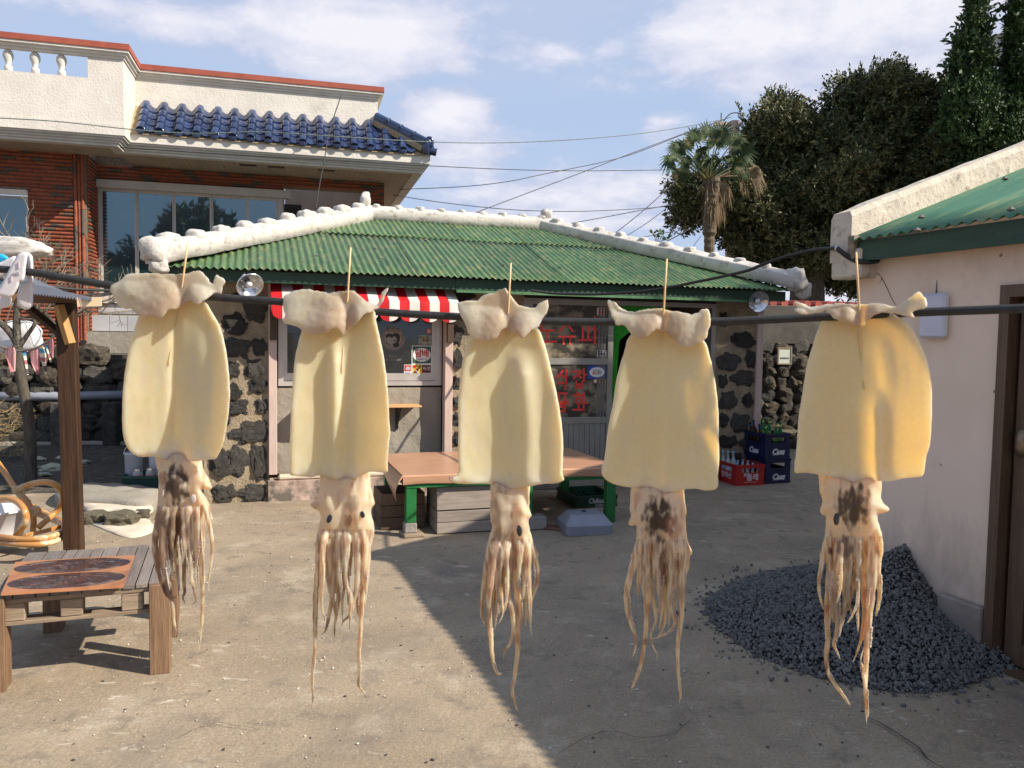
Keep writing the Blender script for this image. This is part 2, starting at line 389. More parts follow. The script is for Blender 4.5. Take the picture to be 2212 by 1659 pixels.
# ------------------------------------------------------------------ island shop building
Ub = Vector((.9496, .3134, 0)); Vb = Vector((-.3134, .9496, 0)); RZB = math.atan2(.3134, .9496)
BV = 7.86
shop = empty('shop_building', (Vb * BV), RZB, 'low stone shop house with green corrugated hip roof and white plastered ridges', 'house')
def P(x, y, ly=0.0):
    'photo pixel to (u, z) on the plane ly behind the shop front'
    d = pxdir(x, y); n = Vb; t = (BV + ly) / d.dot(n); p = d * t; return p.dot(Ub), CAMZ + p.z
def lw(u, ly, z): return Ub * u + Vb * (BV + ly) + Vector((0, 0, z))
EV, PITCHR, RISE = -.33, 2.2, .377
UL, UR, RL, RR_ = -.77, 5.82, 1.318, 3.59
ZE = 2.2
def roof_z(y): return ZE + (y - EV) * RISE
# walls: rough mortar front with boxes butted at the openings
u_p1a, u_p1b = P(580, 800)[0], P(598, 800)[0]
u_p2a, u_p2b = P(959, 800)[0], P(976, 800)[0]
u_d0 = P(1131, 750)[0]; u_d1 = P(1545, 750)[0]
u_w0, u_w1 = -.44, 5.58
z_sill = P(770, 833, .12)[1]
def wallbox(name, u0, u1, z0, z1, y0=0, y1=.35, m=MORTAR, amp=.012, div=.05):
    bm = bmesh.new(); nx = max(1, int((u1 - u0) / div)); nz = max(1, int((z1 - z0) / div)); V = {}
    for i in range(nx + 1):
        for j in range(nz + 1):
            x = u0 + (u1 - u0) * i / nx; z = z0 + (z1 - z0) * j / nz; e = 0 < i < nx and 0 < j < nz
            V[i, j] = bm.verts.new((x, y0 + (amp * noise.noise(Vector((x * 5, z * 5, 3))) + amp * .5 * noise.noise(Vector((x * 17, z * 17, 9))) if e else 0), z))
    for i in range(nx):
        for j in range(nz): bm.faces.new((V[i, j], V[i + 1, j], V[i + 1, j + 1], V[i, j + 1]))
    rim = [V[i, 0] for i in range(nx + 1)] + [V[nx, j] for j in range(1, nz + 1)] + [V[i, nz] for i in range(nx - 1, -1, -1)] + [V[0, j] for j in range(nz - 1, 0, -1)]
    bk = [bm.verts.new((v.co.x, y1, v.co.z)) for v in rim]
    for k in range(len(rim)):
        l = (k + 1) % len(rim); bm.faces.new((rim[l], rim[k], bk[k], bk[l]))
    bm.faces.new(bk[::-1]); me = bpy.data.meshes.new(name); bm.to_mesh(me); bm.free(); setmats(me, m)
    me.polygons.foreach_set('use_smooth', [True] * len(me.polygons)); me.set_sharp_from_angle(angle=R(50))
    o = bpy.data.objects.new(name, me); col.objects.link(o); o.parent = shop; return o
zt = 2.285
wallbox('wall', u_w0, u_p1a, 0, zt)
wallbox('wall', u_p2b, u_d0, 0, zt)
wallbox('wall', u_d1, u_w1, 0, zt)
# side and back walls, floor of the room
b = MB(); b.box(u_w0, u_w0 + .3, .35, 3.7, 0, zt); b.box(u_w1 - .3, u_w1, .35, 3.7, 0, zt); b.box(u_w0, u_w1, 3.7, 4.0, 0, zt)
b.build('outer_wall', MORTAR, shop)
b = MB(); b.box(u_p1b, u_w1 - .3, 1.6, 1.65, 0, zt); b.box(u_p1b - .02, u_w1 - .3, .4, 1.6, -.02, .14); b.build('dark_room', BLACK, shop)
b = MB(); b.box(u_p1b, u_p2a, .0, .35, P(700, 606)[1], zt); b.build('lintel', mat('brown_board', (.19, .125, .085), (.25, .17, .12), scale=8, rough=.7, bump=.3, stretch=(.4, 4, 4)), shop)
zdt = P(1340, 650, .03)[1]
b = MB(); b.box(u_d0, u_d1, .02, .35, zdt + .0, zt); b.build('lintel', mat('dark_lintel', (.03, .028, .024), (.06, .05, .04), rough=.9, bump=.4), shop)
# lava stones set in the mortar
lava_me = [rock_mesh('stone', i + 1, LAVA, sub=4, rough=.52, freq=1.7) for i in range(6)]
def stone(u, z, w, h, i=None, y=.010, d=.075, rot=0.0):
    o = inst('stone', lava_me[(i if i is not None else random.randrange(6)) % 6], shop, (u, y, z), (0, rot, 0), (w * 1.08, d, h * 1.12)); return o
# stones read from the photo: (x, y, w, h) in photo pixels
ST = [(508, 700, 44, 40), (552, 668, 40, 52), (512, 752, 52, 36), (560, 748, 26, 34), (500, 800, 30, 30), (548, 796, 36, 40), (503, 846, 34, 30), (556, 832, 30, 32),
      (513, 880, 42, 30), (566, 876, 22, 30), (541, 935, 66, 42), (478, 905, 30, 34), (476, 1000, 36, 50), (509, 998, 44, 58), (560, 1000, 30, 70), (484, 1064, 44, 36), (545, 1066, 50, 34), (470, 752, 30, 44),
      (462, 850, 34, 40), (520, 642, 30, 20),
      (988, 725, 22, 34), (1000, 640, 46, 22), (1050, 700, 50, 36), (1105, 690, 40, 44), (988, 775, 24, 34), (1040, 770, 42, 40), (1095, 790, 46, 46), (988, 825, 22, 26), (1030, 840, 40, 40), (1090, 865, 50, 44), (988, 868, 22, 20),
      (987, 905, 22, 24), (1035, 920, 46, 44), (1100, 935, 40, 44), (989, 948, 24, 26),
      (1562, 690, 20, 30), (1606, 734, 52, 28), (1572, 782, 48, 34), (1621, 776, 22, 32), (1560, 822, 20, 28), (1604, 818, 46, 30), (1570, 864, 40, 38), (1615, 864, 22, 26),
      (1560, 908, 24, 26), (1598, 914, 44, 36), (1572, 952, 40, 26), (1614, 958, 30, 26), (1584, 990, 40, 26), (1560, 1022, 34, 24)]
for k, (x, y, w, h) in enumerate(ST):
    u, z = P(x, y); sc = (lw(u, 0, z).y) / FPX
    stone(u, z, w * sc * 1.02, h * sc * .98, k, rot=random.uniform(-.15, .15))
# posts and plinth
def bar(name, x0, x1, z0, z1, y0, y1, m, bev=.004, parent=shop): return MB().box(x0, x1, y0, y1, z0, z1, bev=bev).build(name, m, parent)
bar('post', u_p1a, u_p1b, .26, zt - .02, -.045, .06, PINKWOOD); bar('post', u_p2a, u_p2b, .26, zt - .02, -.045, .06, PINKWOOD)
bar('post', u_w1 + .002, u_w1 + .085, .0, 2.12, -.04, .06, PINKWOOD)
bar('bracket', u_p1a + .012, u_p1b - .005, 1.55, 1.86, -.085, -.047, DARKWOOD); bar('bracket', u_p2a + .012, u_p2b - .005, 1.55, 1.86, -.085, -.047, DARKWOOD)
zpl = P(650, 1036)[1]
o = wallbox('plinth', u_p1a - .005, u_p2b + .01, 0, zpl, -.055, .3, PINKBASE, .012, .04)
bar('sill_log', u_p1b + .01, u_p2a, zpl + .003, zpl + .05, -.02, .1, mat('peeling_cream_wood', (.50, .42, .32), (.62, .54, .43), scale=14, rough=.7, bump=.6, stretch=(.4, 4, 4)), .015)
wallbox('panel', u_p1b, u_p2a, zpl + .05, z_sill - .02, .11, .3, CEMENT, .014, .05)
# window
zw1 = P(770, 620, .12)[1]; uw0, uw1 = P(601, 800, .12)[0], u_p2a
win = MB()
fb = P(700, 806, .12)[1]
win.box(uw0, uw1, .10, .17, z_sill, z_sill + .045); win.box(uw0, uw0 + .05, .10, .17, z_sill + .045, zw1); win.box(uw1 - .07, uw1, .10, .17, z_sill + .045, zw1); win.box(uw0 + .05, uw1 - .07, .10, .17, zw1, zw1 + .1)
W1 = win.build('window', ALU_LIGHT, shop)
ug0, ug1 = uw0 + .05, uw1 - .07; zg0 = z_sill + .05; um = (ug0 + ug1) / 2 + .1
for i, (a, c, yy) in enumerate(((ug0, um + .03, .135), (um, ug1, .112))):
    s = MB(); s.box(a, c, yy, yy + .02, zg0, zg0 + .075); s.box(a, a + .035, yy, yy + .02, zg0 + .075, zw1); s.box(c - .035, c, yy, yy + .02, zg0 + .075, zw1)
    s.build('sash', ALU_LIGHT, W1)
    MB().box(a + .034, c - .034, yy + .008, yy + .012, zg0 + .074, zw1).build('pane', SHOPGLASS, W1)
# shelf on two brackets
us0, us1 = P(648, 874, -.12)[0], P(910, 876, -.12)[0]; zs = P(880, 876, -.12)[1]
sh = bar('shelf', us0, us1, zs - .018, zs, -.15, .105, mat('pine_shelf', (.50, .28, .12), (.62, .37, .17), scale=6, rough=.5, stretch=(.4, 4, 4)), .002)
for uu in (us0 + .15, us1 - .22):
    b = MB(); b.box(uu, uu + .028, .085, .105, zs - .26, zs - .019); b.tube([(uu + .014, -.10, zs - .03), (uu + .014, .088, zs - .24)], .009, 6); b.box(uu, uu + .028, -.12, .085, zs - .026, zs - .019); b.build('shelf_bracket', BLACKRUBBER, shop)

# door: fixed frame, one sliding leaf with lettering, opening beside it
DY = .05
def D(x, y, ly=DY): # crop of the door in the photo
    return P((2130 + x / 3.072) * .5486, (1160 + y / 3.072) * .5486, ly)
dfr = MB(); zth = .16
dfr.box(u_d0, u_d1, DY - .05, DY + .10, zdt - .05, zdt); dfr.box(u_d1 - .055, u_d1, DY - .05, DY + .10, zth, zdt - .05); dfr.box(u_d0, u_d0 + .05, DY - .05, DY + .10, zth, zdt - .05); dfr.box(u_d0, u_d1, DY - .05, DY + .10, zth - .04, zth)
DF = dfr.build('door_frame', ALU, shop); 
bar('doorstep', u_d0 - .02, u_d1 + .02, 0, zth - .042, -.10, .3, CEMENT, .01)
ul0, ul1 = u_d0 + .05, D(865, 600)[0]; us = D(803, 600)[0]
z1, z2, z3, z4 = D(400, 128)[1], D(400, 770)[1], D(400, 845)[1], D(400, 1482)[1]; z5 = D(400, 1560)[1]
leaf = MB(); ly0, ly1 = DY - .02, DY + .02
leaf.box(us, ul1, ly0, ly1, zth, zdt - .05); leaf.box(ul0, ul0 + .06, ly0, ly1, zth, zdt - .05)
leaf.box(ul0 + .06, us, ly0 + .003, ly1, z1, zdt - .05); leaf.box(ul0 + .06, us, ly0 + .003, ly1, z3, z2); leaf.box(ul0 + .06, us, ly0 + .003, ly1, z5, z4)
leaf.box(ul0 + .06, us, ly0 + .003, ly1, zth, zth + .08)
LF = leaf.build('door', ALU, shop)
pgm = mat('painted_reflection_glass', (.045, .042, .035), (.27, .225, .155), scale=5.5, rough=.25, spec=.6, detail=2, lo=.44, hi=.60, stretch=(1, 1, 1.3))  # tan and dark blotches paint the reflected sunlit yard into the glass colour
DRAPE = mat('grey_drape', (.13, .125, .115), (.17, .16, .15), rough=.7)
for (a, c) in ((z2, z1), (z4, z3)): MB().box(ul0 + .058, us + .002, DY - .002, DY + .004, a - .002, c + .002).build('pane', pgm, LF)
nk = 14
for (a, c) in ((z2, z1), (z4, z3)):
    for q_ in range(3): MB().box(us - .115 + .034 * q_, us - .09 + .034 * q_, DY - .0045, DY - .0025, a + .004, c - .004, bev=.001).build('drape_fold', DRAPE, LF)
for k in range(nk):
    a = ul0 + .06 + (us - ul0 - .06) * k / nk; c = ul0 + .06 + (us - ul0 - .06) * (k + 1) / nk
    MB().box(a + .002, c - .002, DY - .006, DY + .01, zth + .08, z5, bev=.004).build('panel', ALU, LF)
# a second leaf slid behind, seen through the doorway edge
# red tape letters
def stroke(pts, w=.0215, yy=DY - .0035, m=REDTAPE, conv=D, mbx=None, th=.0015):
    b = mbx or MB(); q = [conv(*p) for p in pts]
    for (a, c) in zip(q[:-1], q[1:]):
        a = Vector((a[0], 0, a[1])); c = Vector((c[0], 0, c[1])); t = (c - a).normalized(); n = Vector((t.z, 0, -t.x)) * w / 2; a = a - t * w * .3; c = c + t * w * .3
        pts8 = []
        for yv in (yy - th, yy):
            for q_ in (a - n, c - n, c + n, a + n): pts8.append(Vector((q_.x, yv, q_.z)))
        b.add(pts8, [(0, 1, 2, 3), (7, 6, 5, 4), (0, 4, 5, 1), (1, 5, 6, 2), (2, 6, 7, 3), (3, 7, 4, 0)])
    return b
LET = [ # each list: one glyph
 [[(-290, 345), (-150, 345)], [(-280, 290), (-180, 290)], [(-290, 400), (-250, 470), (-190, 470), (-150, 410), (-200, 370), (-260, 370), (-290, 400)], [(-110, 250), (-110, 590)], [(-110, 420), (-60, 420)]],
 [[(160, 345), (0, 345), (0, 435), (160, 435)], [(72, 440), (72, 570)], [(10, 573), (185, 567)]],
 [[(300, 335), (226, 450)], [(300, 335), (385, 445)], [(212, 508), (415, 506)], [(268, 510), (275, 598)], [(357, 510), (350, 598)]],
 [[(465, 350), (615, 350)], [(505, 350), (503, 545)], [(573, 350), (570, 545)], [(458, 552), (615, 548)], [(653, 262), (650, 592)], [(606, 412), (655, 405)]],
 [[(265, 922), (176, 1018)], [(225, 960), (282, 1008)], [(303, 912), (300, 1052)], [(206, 1070), (300, 1068), (292, 1135)]],
 [[(378, 932), (500, 930), (390, 1012)], [(440, 968), (486, 1006)], [(516, 898), (520, 1042)], [(520, 972), (546, 968)], [(426, 1048), (428, 1128)], [(500, 1046), (498, 1128)], [(428, 1086), (498, 1086)], [(428, 1126), (498, 1126)]],
 [[(185, 1192), (320, 1192)], [(216, 1192), (214, 1292)], [(290, 1192), (288, 1292)], [(186, 1300), (325, 1298)], [(188, 1326), (332, 1322)], [(262, 1326), (262, 1350)], [(200, 1356), (290, 1354), (286, 1410), (205, 1412), (200, 1356)]],
 [[(430, 1184), (462, 1204)], [(388, 1220), (505, 1216)], [(422, 1268), (444, 1250), (470, 1252), (486, 1276), (482, 1308), (458, 1322), (432, 1316), (418, 1292), (422, 1268)], [(452, 1328), (452, 1386)], [(380, 1394), (526, 1392)], [(518, 1180), (514, 1390)], [(516, 1310), (562, 1308)]]]
for gl in LET:
    bb = MB()
    for s in gl: stroke(s, mbx=bb)
    bb.build('letter', REDTAPE, LF)
def plate(name, cx, cz, w, h, yy, m, parent, th=.0012, round_=0.0, seg=28, ell=False):
    b = MB(); V = []
    if ell:
        V = [(cx + w / 2 * math.cos(2 * math.pi * k / seg), cz + h / 2 * math.sin(2 * math.pi * k / seg)) for k in range(seg)]
    elif round_:
        for sx, sz, a0 in ((1, -1, -90), (1, 1, 0), (-1, 1, 90), (-1, -1, 180)):
            for k in range(5):
                a = R(a0 + 22.5 * k); V.append((cx + sx * (w / 2 - round_) + round_ * math.cos(a), cz + sz * (h / 2 - round_) + round_ * math.sin(a)))
    else: V = [(cx - w / 2, cz - h / 2), (cx + w / 2, cz - h / 2), (cx + w / 2, cz + h / 2), (cx - w / 2, cz + h / 2)]
    n = len(V); vv = [(x, yy - th, z) for x, z in V] + [(x, yy, z) for x, z in V]
    b.add(vv, [tuple(range(n)), tuple(range(2 * n - 1, n - 1, -1))] + [(k, k + n, (k + 1) % n + n, (k + 1) % n) for k in range(n)])
    return b.build(name, m, parent)
REDPRINT = mat('red_print', (.50, .02, .02), (.56, .03, .03), rough=.55)
BLUEPRINT = mat('blue_print', (.02, .06, .32), (.03, .08, .38), rough=.5)
def dsz(x0, y0, x1, y1, ly=DY):
    a = D(x0, y0, ly); c = D(x1, y1, ly); return (a[0] + c[0]) / 2, (a[1] + c[1]) / 2, abs(c[0] - a[0]), abs(a[1] - c[1])
gy = DY - .0025
cx_, cz_, w_, h_ = dsz(678, 152, 786, 258); st = plate('sticker', cx_, cz_, w_, h_, gy, PAPER, LF, round_=.02)
text_mesh('print', '하도여관', .035, REDPRINT, st, face_mtx(cx_, gy - .002, cz_ - h_ * .28), width=w_ * .8)
bb = MB()
for k in (-1, 0, 1):
    x = cx_ + k * .018; bb.tube([Vector((x + .005 * math.sin(t * 2.6), gy - .002, cz_ + .005 + .012 * t)) for t in np.linspace(0, 3.0, 8)], .0022, 4)
bb.tube([Vector((cx_ + .036 * math.cos(a), gy - .002, cz_ + .006 + .016 * math.sin(a))) for a in np.linspace(-2.9, -.25, 10)], .0025, 4); bb.build('emblem', REDPRINT, st)
cx_, cz_, w_, h_ = dsz(680, 672, 786, 755); st = plate('sticker', cx_, cz_, w_, h_, gy, PAPER, LF)
bb = MB()
for k, (a, c, ww) in enumerate(((-.3, .32, .5), (-.1, .05, .7), (-.05, -.12, .7), (.2, -.35, .35), (-.32, -.35, .12))): bb.box(cx_ + w_ * (a - ww / 2 + .1), cx_ + w_ * (a + ww / 2 + .1), gy - .0025, gy - .0014, cz_ + h_ * c - .004, cz_ + h_ * c + .005)
bb.build('print', INK, st)
cx_, cz_, w_, h_ = dsz(567, 856, 782, 1020); st = plate('sticker', cx_, cz_, w_, h_, gy, BLUEPRINT, LF)
bb = MB(); V = []
for k in range(72): a = 2 * math.pi * k / 72; r = 1.0 if k % 3 else .88; V.append((cx_ + w_ * .43 * r * math.cos(a), gy - .0025, cz_ + h_ * .38 * r * math.sin(a)))
bb.add(V, [tuple(range(72))]); bb.build('badge', PAPER, st)
text_mesh('print', '그날의 피로는', .026, INK, st, face_mtx(cx_, gy - .0032, cz_ + h_ * .12), width=w_ * .5)
text_mesh('print', '술로', .042, REDPRINT, st, face_mtx(cx_ - w_ * .13, gy - .0032, cz_ - h_ * .08), width=w_ * .23, bold=.001)
text_mesh('print', '푼다', .042, INK, st, face_mtx(cx_ + w_ * .14, gy - .0032, cz_ - h_ * .08), width=w_ * .23, bold=.001)
cx_, cz_, w_, h_ = dsz(635, 1025, 779, 1068); st = plate('sticker', cx_, cz_, w_, h_, gy, mat('orange_label', (.55, .25, .10), rough=.5), LF)
text_mesh('print', '술로냉장고', .03, mat('brown_print', (.10, .03, .01), rough=.6), st, face_mtx(cx_ + w_ * .1, gy - .002, cz_), width=w_ * .65)
plate('badge', cx_ - w_ * .36, cz_, .03, .03, gy - .0014, PAPER, st, ell=True)
# window stickers
WY = .112 - .001 + .008
def S4(x, y): return P((1480 + x / 5.53) * .5486, (1240 + y / 5.53) * .5486, WY)
def ssz(x0, y0, x1, y1):
    a = S4(x0, y0); c = S4(x1, y1); return (a[0] + c[0]) / 2, (a[1] + c[1]) / 2, abs(c[0] - a[0]), abs(a[1] - c[1])
GREYVINYL = mat('grey_vinyl_print', (.30, .28, .26), (.33, .31, .29), rough=.6); DARKPR = mat('dark_print', (.018, .018, .018), rough=.5)
cx_, cz_, w_, h_ = ssz(115, 248, 630, 775); st = plate('sticker', cx_, cz_, w_, h_, WY - .001, GREYVINYL, W1, ell=True, seg=48); st['label'] = 'round grey shop emblem on the window glass'
yy = WY - .0024
bb = MB(); 
for rr in (.475, .455): bb.tube([Vector((cx_ + w_ * rr * math.cos(a), yy, cz_ + h_ * rr * math.sin(a))) for a in np.linspace(0, 2 * math.pi, 49)[:-1]], .0012, 4, closed=True)
for k in range(17):
    a = R(158 + (382 - 158) * k / 16); x = cx_ + w_ * .39 * math.cos(a); z = cz_ + h_ * .39 * math.sin(a); s = []
    for j in range(10): r = .0105 if j % 2 == 0 else .0045; s.append((x + r * math.cos(R(90 + 36 * j)), yy, z + r * math.sin(R(90 + 36 * j))))
    bb.add(s, [tuple(range(10))])
bb.build('print', DARKPR, st)
def blob(pts, name='print', m=DARKPR, y=yy, par=None):
    q = [S4(*p) for p in pts]; q3 = smooth_path([(a, y, c) for a, c in q], 4, closed=True); return MB().add(q3, [tuple(range(len(q3)))]).build(name, m, par or st)
# the emblem's two faces, as plain dark shapes on the grey vinyl
blob([(218, 500), (215, 450), (250, 415), (320, 408), (365, 430), (380, 405), (440, 395), (500, 420), (525, 470), (522, 540), (500, 600), (505, 660), (470, 700), (400, 700), (370, 660), (372, 625), (440, 600), (455, 540), (430, 480), (380, 470), (350, 500), (290, 470), (255, 490)])
blob([(375, 540), (400, 560), (430, 545), (440, 565), (410, 580), (385, 572)], y=yy); blob([(225, 530), (245, 600), (300, 640), (350, 660), (345, 668), (280, 650), (230, 610)])
text_mesh('print', '취하도', .06, DARKPR, st, face_mtx(cx_, yy, cz_ + h_ * .33), width=w_ * .58)
cx_, cz_, w_, h_ = ssz(175, 870, 550, 1010)
text_mesh('print', '영업시간', .034, GREYVINYL, W1, face_mtx(cx_, WY - .001, cz_ + .016), width=w_ * .52)
text_mesh('print', '오전11시~오후8시', .03, GREYVINYL, W1, face_mtx(cx_, WY - .001, cz_ - .018), width=w_)
GREENPR = mat('green_print', (.02, .10, .065), (.03, .12, .08), rough=.5)
cx_, cz_, w_, h_ = ssz(780, 665, 1212, 1292); tb = plate('sign', cx_, cz_, w_, h_, WY - .001, PAPER, W1, th=.003); tb['label'] = 'green and white tobacco sign in the window corner'
a = ssz(798, 682, 1198, 1056); plate('print', a[0], a[1], a[2], a[3], WY - .0042, GREENPR, tb)
a = ssz(805, 718, 1190, 1022); plate('badge', a[0], a[1], a[2], a[3], WY - .0056, PAPER, tb, ell=True)
text_mesh('letter', '담', .085, REDPRINT, tb, face_mtx(a[0] - a[2] * .2, WY - .0075, a[1] + a[3] * .07), bold=.0025); text_mesh('letter', '배', .085, REDPRINT, tb, face_mtx(a[0] + a[2] * .2, WY - .0075, a[1] + a[3] * .07), bold=.0025)
text_mesh('letter', 'CIGARETTES', .026, INK, tb, face_mtx(a[0], WY - .0075, a[1] - a[3] * .33), width=a[2] * .62)
a = ssz(798, 1082, 1003, 1282); plate('print', a[0], a[1], a[2], a[3], WY - .0042, mat('yellow_print', (.62, .42, .06), rough=.5), tb)
q = [S4(*p) for p in ((800, 1270), (860, 1180), (975, 1098), (990, 1105), (930, 1200), (900, 1275))]; MB().add([(x, WY - .0056, z) for x, z in q], [tuple(range(6))]).build('print', mat('bottle_brown_print', (.10, .03, .015), rough=.5), tb)
q = [S4(*p) for p in ((850, 1205), (858, 1198), (925, 1250), (918, 1262))]; MB().add([(x, WY - .007, z) for x, z in q], [(0, 1, 2, 3)]).build('print', PAPER, tb)
a = ssz(805, 1090, 880, 1165); plate('badge', a[0], a[1], a[2], a[3], WY - .0056, REDPRINT, tb, ell=True)
a = ssz(1005, 1090, 1195, 1262); plate('print', a[0], a[1], a[2], a[3], WY - .0042, mat('maroon_print', (.10, .015, .02), rough=.5), tb)
text_mesh('letter', '써니텐', .045, PAPER, tb, face_mtx(a[0], WY - .006, a[1] + a[3] * .02), width=a[2] * .8)
a = ssz(613, 1082, 772, 1296); sp = plate('sticker', a[0], a[1], a[2], a[3], WY - .001, PAPER, W1, round_=.008)
a = ssz(624, 1094, 760, 1225); plate('print', a[0], a[1], a[2], a[3], WY - .0034, REDPRINT, sp); a = ssz(645, 1125, 745, 1205); plate('print', a[0], a[1], a[2], a[3], WY - .0048, mat('grey_print', (.4, .4, .4)), sp, ell=True)
a = ssz(628, 1255, 755, 1278); plate('print', a[0], a[1], a[2], a[3], WY - .0034, BLUEPRINT, sp)
a = ssz(928, 435, 1205, 650); sp = plate('sign', a[0], a[1], a[2], a[3], WY - .001, mat('rusty_mint_plate', (.20, .30, .27), (.30, .42, .38), scale=30, rough=.7, c3=(.16, .08, .05), s3=26, th3=(.5, .65)), W1, th=.004)
a = ssz(972, 465, 1172, 625); plate('badge', a[0], a[1], a[2], a[3], WY - .0055, mat('beige_print', (.36, .29, .2)), sp, ell=True); text_mesh('letter', '소금', .05, INK, sp, face_mtx(a[0], WY - .0075, a[1]), width=a[2] * .75, bold=.001)
a = ssz(1090, 292, 1210, 418); sp = plate('sticker', a[0], a[1], a[2], a[3], WY - .001, REDPRINT, W1, ell=True); a = ssz(1112, 310, 1190, 398); plate('print', a[0], a[1], a[2], a[3], WY - .0025, mat('pale_print', (.5, .46, .45)), sp, ell=True)

# green curtain hung in the doorway
CURT = mat('lime_curtain', (.030, .40, .022), (.07, .60, .045), scale=30, rough=.6, stretch=(1, 1, 3), bump=.6, bscale=50, bdist=.01, extra=None)
V = []; NX, NZ = 26, 40
for j in range(NZ + 1):
    yy_ = 652 + (900 - 652) * j / NZ
    xl = 1318; 
    if yy_ < 735: xr = 1450 - (yy_ - 652) / 83 * 112
    else: xr = 1338 - (yy_ - 735) / 165 * 12
    if yy_ < 668: xr = 1450
    for i in range(NX + 1):
        x = xl + (xr - xl) * i / NX; u, z = P(x, yy_, .20); V.append((u, .20 + .018 * math.sin(i * 1.7 + j * .12), z))
F = [(j * (NX + 1) + i, j * (NX + 1) + i + 1, (j + 1) * (NX + 1) + i + 1, (j + 1) * (NX + 1) + i) for j in range(NZ) for i in range(NX)]
o = MB().add(V, F).build('door_curtain', CURT, None, smooth=True); o.location = Vb * BV; o.rotation_euler = (0, 0, RZB)
tag(o, 'bright green curtain swept to one side in the open shop doorway', 'curtain')

# ---- roof sheets
PW = .0645; AMP = .0095
def sheet(u0, u1, ya, yb, lift, shape='front', seed=0):
    'one corrugated sheet, clipped by the hips'
    n = int(round((u1 - u0) / PW * 8)); V = []; F = []; rows = 5; cols = []
    for i in range(n + 1):
        u = u0 + (u1 - u0) * i / n
        lim = EV + min(PITCHR, (u - UL) * PITCHR / (RL - UL), (UR - u) * PITCHR / (UR - RR_))
        top = min(yb, lim)
        if top <= ya + .003: cols.append(None); continue
        k = len(V); cols.append(k); a0 = ya + .010 * noise.noise(Vector((u * 1.3, seed, 0)))
        for j in range(rows + 1):
            y = a0 + (top - a0) * j / rows; V.append((u, y, roof_z(y) + AMP * math.cos(2 * math.pi * u / PW) + lift + .006 * noise.noise(Vector((u * .8, y * 1.5, seed * 3.7)))))
    for i in range(n):
        a, c = cols[i], cols[i + 1]
        if a is None or c is None: continue
        for j in range(rows): F.append((a + j, c + j, c + j + 1, a + j + 1))
    if not F: return
    m = len(V); V2 = V + [(x, y, z - .005) for x, y, z in V]; F2 = F + [tuple(i + m for i in reversed(f)) for f in F]
    for i in range(n):
        a, c = cols[i], cols[i + 1]
        if a is None or c is None: continue
        F2.append((a, a + m, c + m, c)); F2.append((a + rows, c + rows, c + rows + m, a + rows + m))
    MB().add(V2, F2).build('roof_sheet', GREEN_ROOF, shop, smooth=True)
SW = PW * 12
k = 0; u = UL
while u < UR - .01:
    sheet(u - (.0 if k == 0 else PW * .5), min(u + SW, UR), EV - .03, 1.12, .002 + .006 * (k % 2), seed=k); sheet(u - (.0 if k == 0 else PW * .5), min(u + SW, UR), 1.04, EV + PITCHR, .016 + .006 * (k % 2), seed=k + 20); u += SW; k += 1
# other slopes (left, right, back)
rb = EV + 2 * PITCHR
b = MB(); zr = roof_z(EV + PITCHR)
b.add([(UL, EV, ZE), (RL, EV + PITCHR, zr), (UL, rb, ZE)], [(0, 1, 2)]); b.add([(UR, EV, ZE), (UR, rb, ZE), (RR_, EV + PITCHR, zr)], [(0, 1, 2)])
b.add([(UL, rb, ZE), (RL, EV + PITCHR, zr), (RR_, EV + PITCHR, zr), (UR, rb, ZE)], [(0, 1, 2, 3)]); b.build('roof', GREEN_ROOF, shop)
b = MB(); b.box(UL + .4, UR - .4, .02, rb - .5, zt - .02, zt - .002); b.build('ceiling', DARKWOOD, shop)
# screw caps on the sheets
cap = MB().lathe([(.013, 0), (.016, .004), (.006, .014)], 7).build('screw_cap', mat('rusty_cap', (.16, .13, .11)), None).data
bpy.data.objects.remove(bpy.data.objects['screw_cap'])
for x, y in [(1244, 509), (1293, 535), (1445, 566), (1374, 519), (1360, 512), (1280, 550)] + [(P_x, P_y) for P_x, P_y in ()]: pass
for (cxp, cyp) in [(1449, 943), (1509, 1024), (1715, 993), (1753, 1036), (1675, 950), (1888, 964), (1935, 1006), (1982, 1048), (1255, 966), (1247, 1012), (1477, 983), (2098, 978), (2149, 1017), (2206, 1057), (2330, 990), (2544, 1042), (2350, 1030), (1635, 882), (1466, 903), (2070, 910), (2260, 960), (2420, 1010)]:
    d = pxdir(cxp * .5486, cyp * .5486); n = (Vb * RISE - Vector((0, 0, 1))); p0 = lw(0, EV, ZE) - Vector((0, 0, CAMZ)); t = p0.dot(n) / d.dot(n); p = d * t
    uu, yy_, zz = p.dot(Ub), p.dot(Vb) - BV, p.z + CAMZ; inst('screw_cap', cap, shop, (uu, yy_, zz + .012))
# fascia and eave boards
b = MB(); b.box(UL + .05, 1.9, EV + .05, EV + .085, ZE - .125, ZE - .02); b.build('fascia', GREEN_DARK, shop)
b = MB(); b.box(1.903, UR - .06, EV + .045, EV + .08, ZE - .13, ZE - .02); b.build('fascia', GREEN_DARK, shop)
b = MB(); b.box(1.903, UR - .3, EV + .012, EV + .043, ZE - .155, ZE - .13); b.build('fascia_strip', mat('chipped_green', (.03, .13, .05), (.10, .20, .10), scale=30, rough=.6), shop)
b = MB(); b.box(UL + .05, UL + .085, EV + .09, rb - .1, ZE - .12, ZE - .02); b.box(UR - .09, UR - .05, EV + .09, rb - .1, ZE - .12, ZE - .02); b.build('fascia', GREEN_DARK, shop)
b = MB(); b.box(UL + .09, UR - .09, EV + .09, -.002, ZE - .06, ZE - .04); b.build('soffit', mat('soffit_board', (.05, .045, .035), (.08, .07, .05), rough=.9), shop)

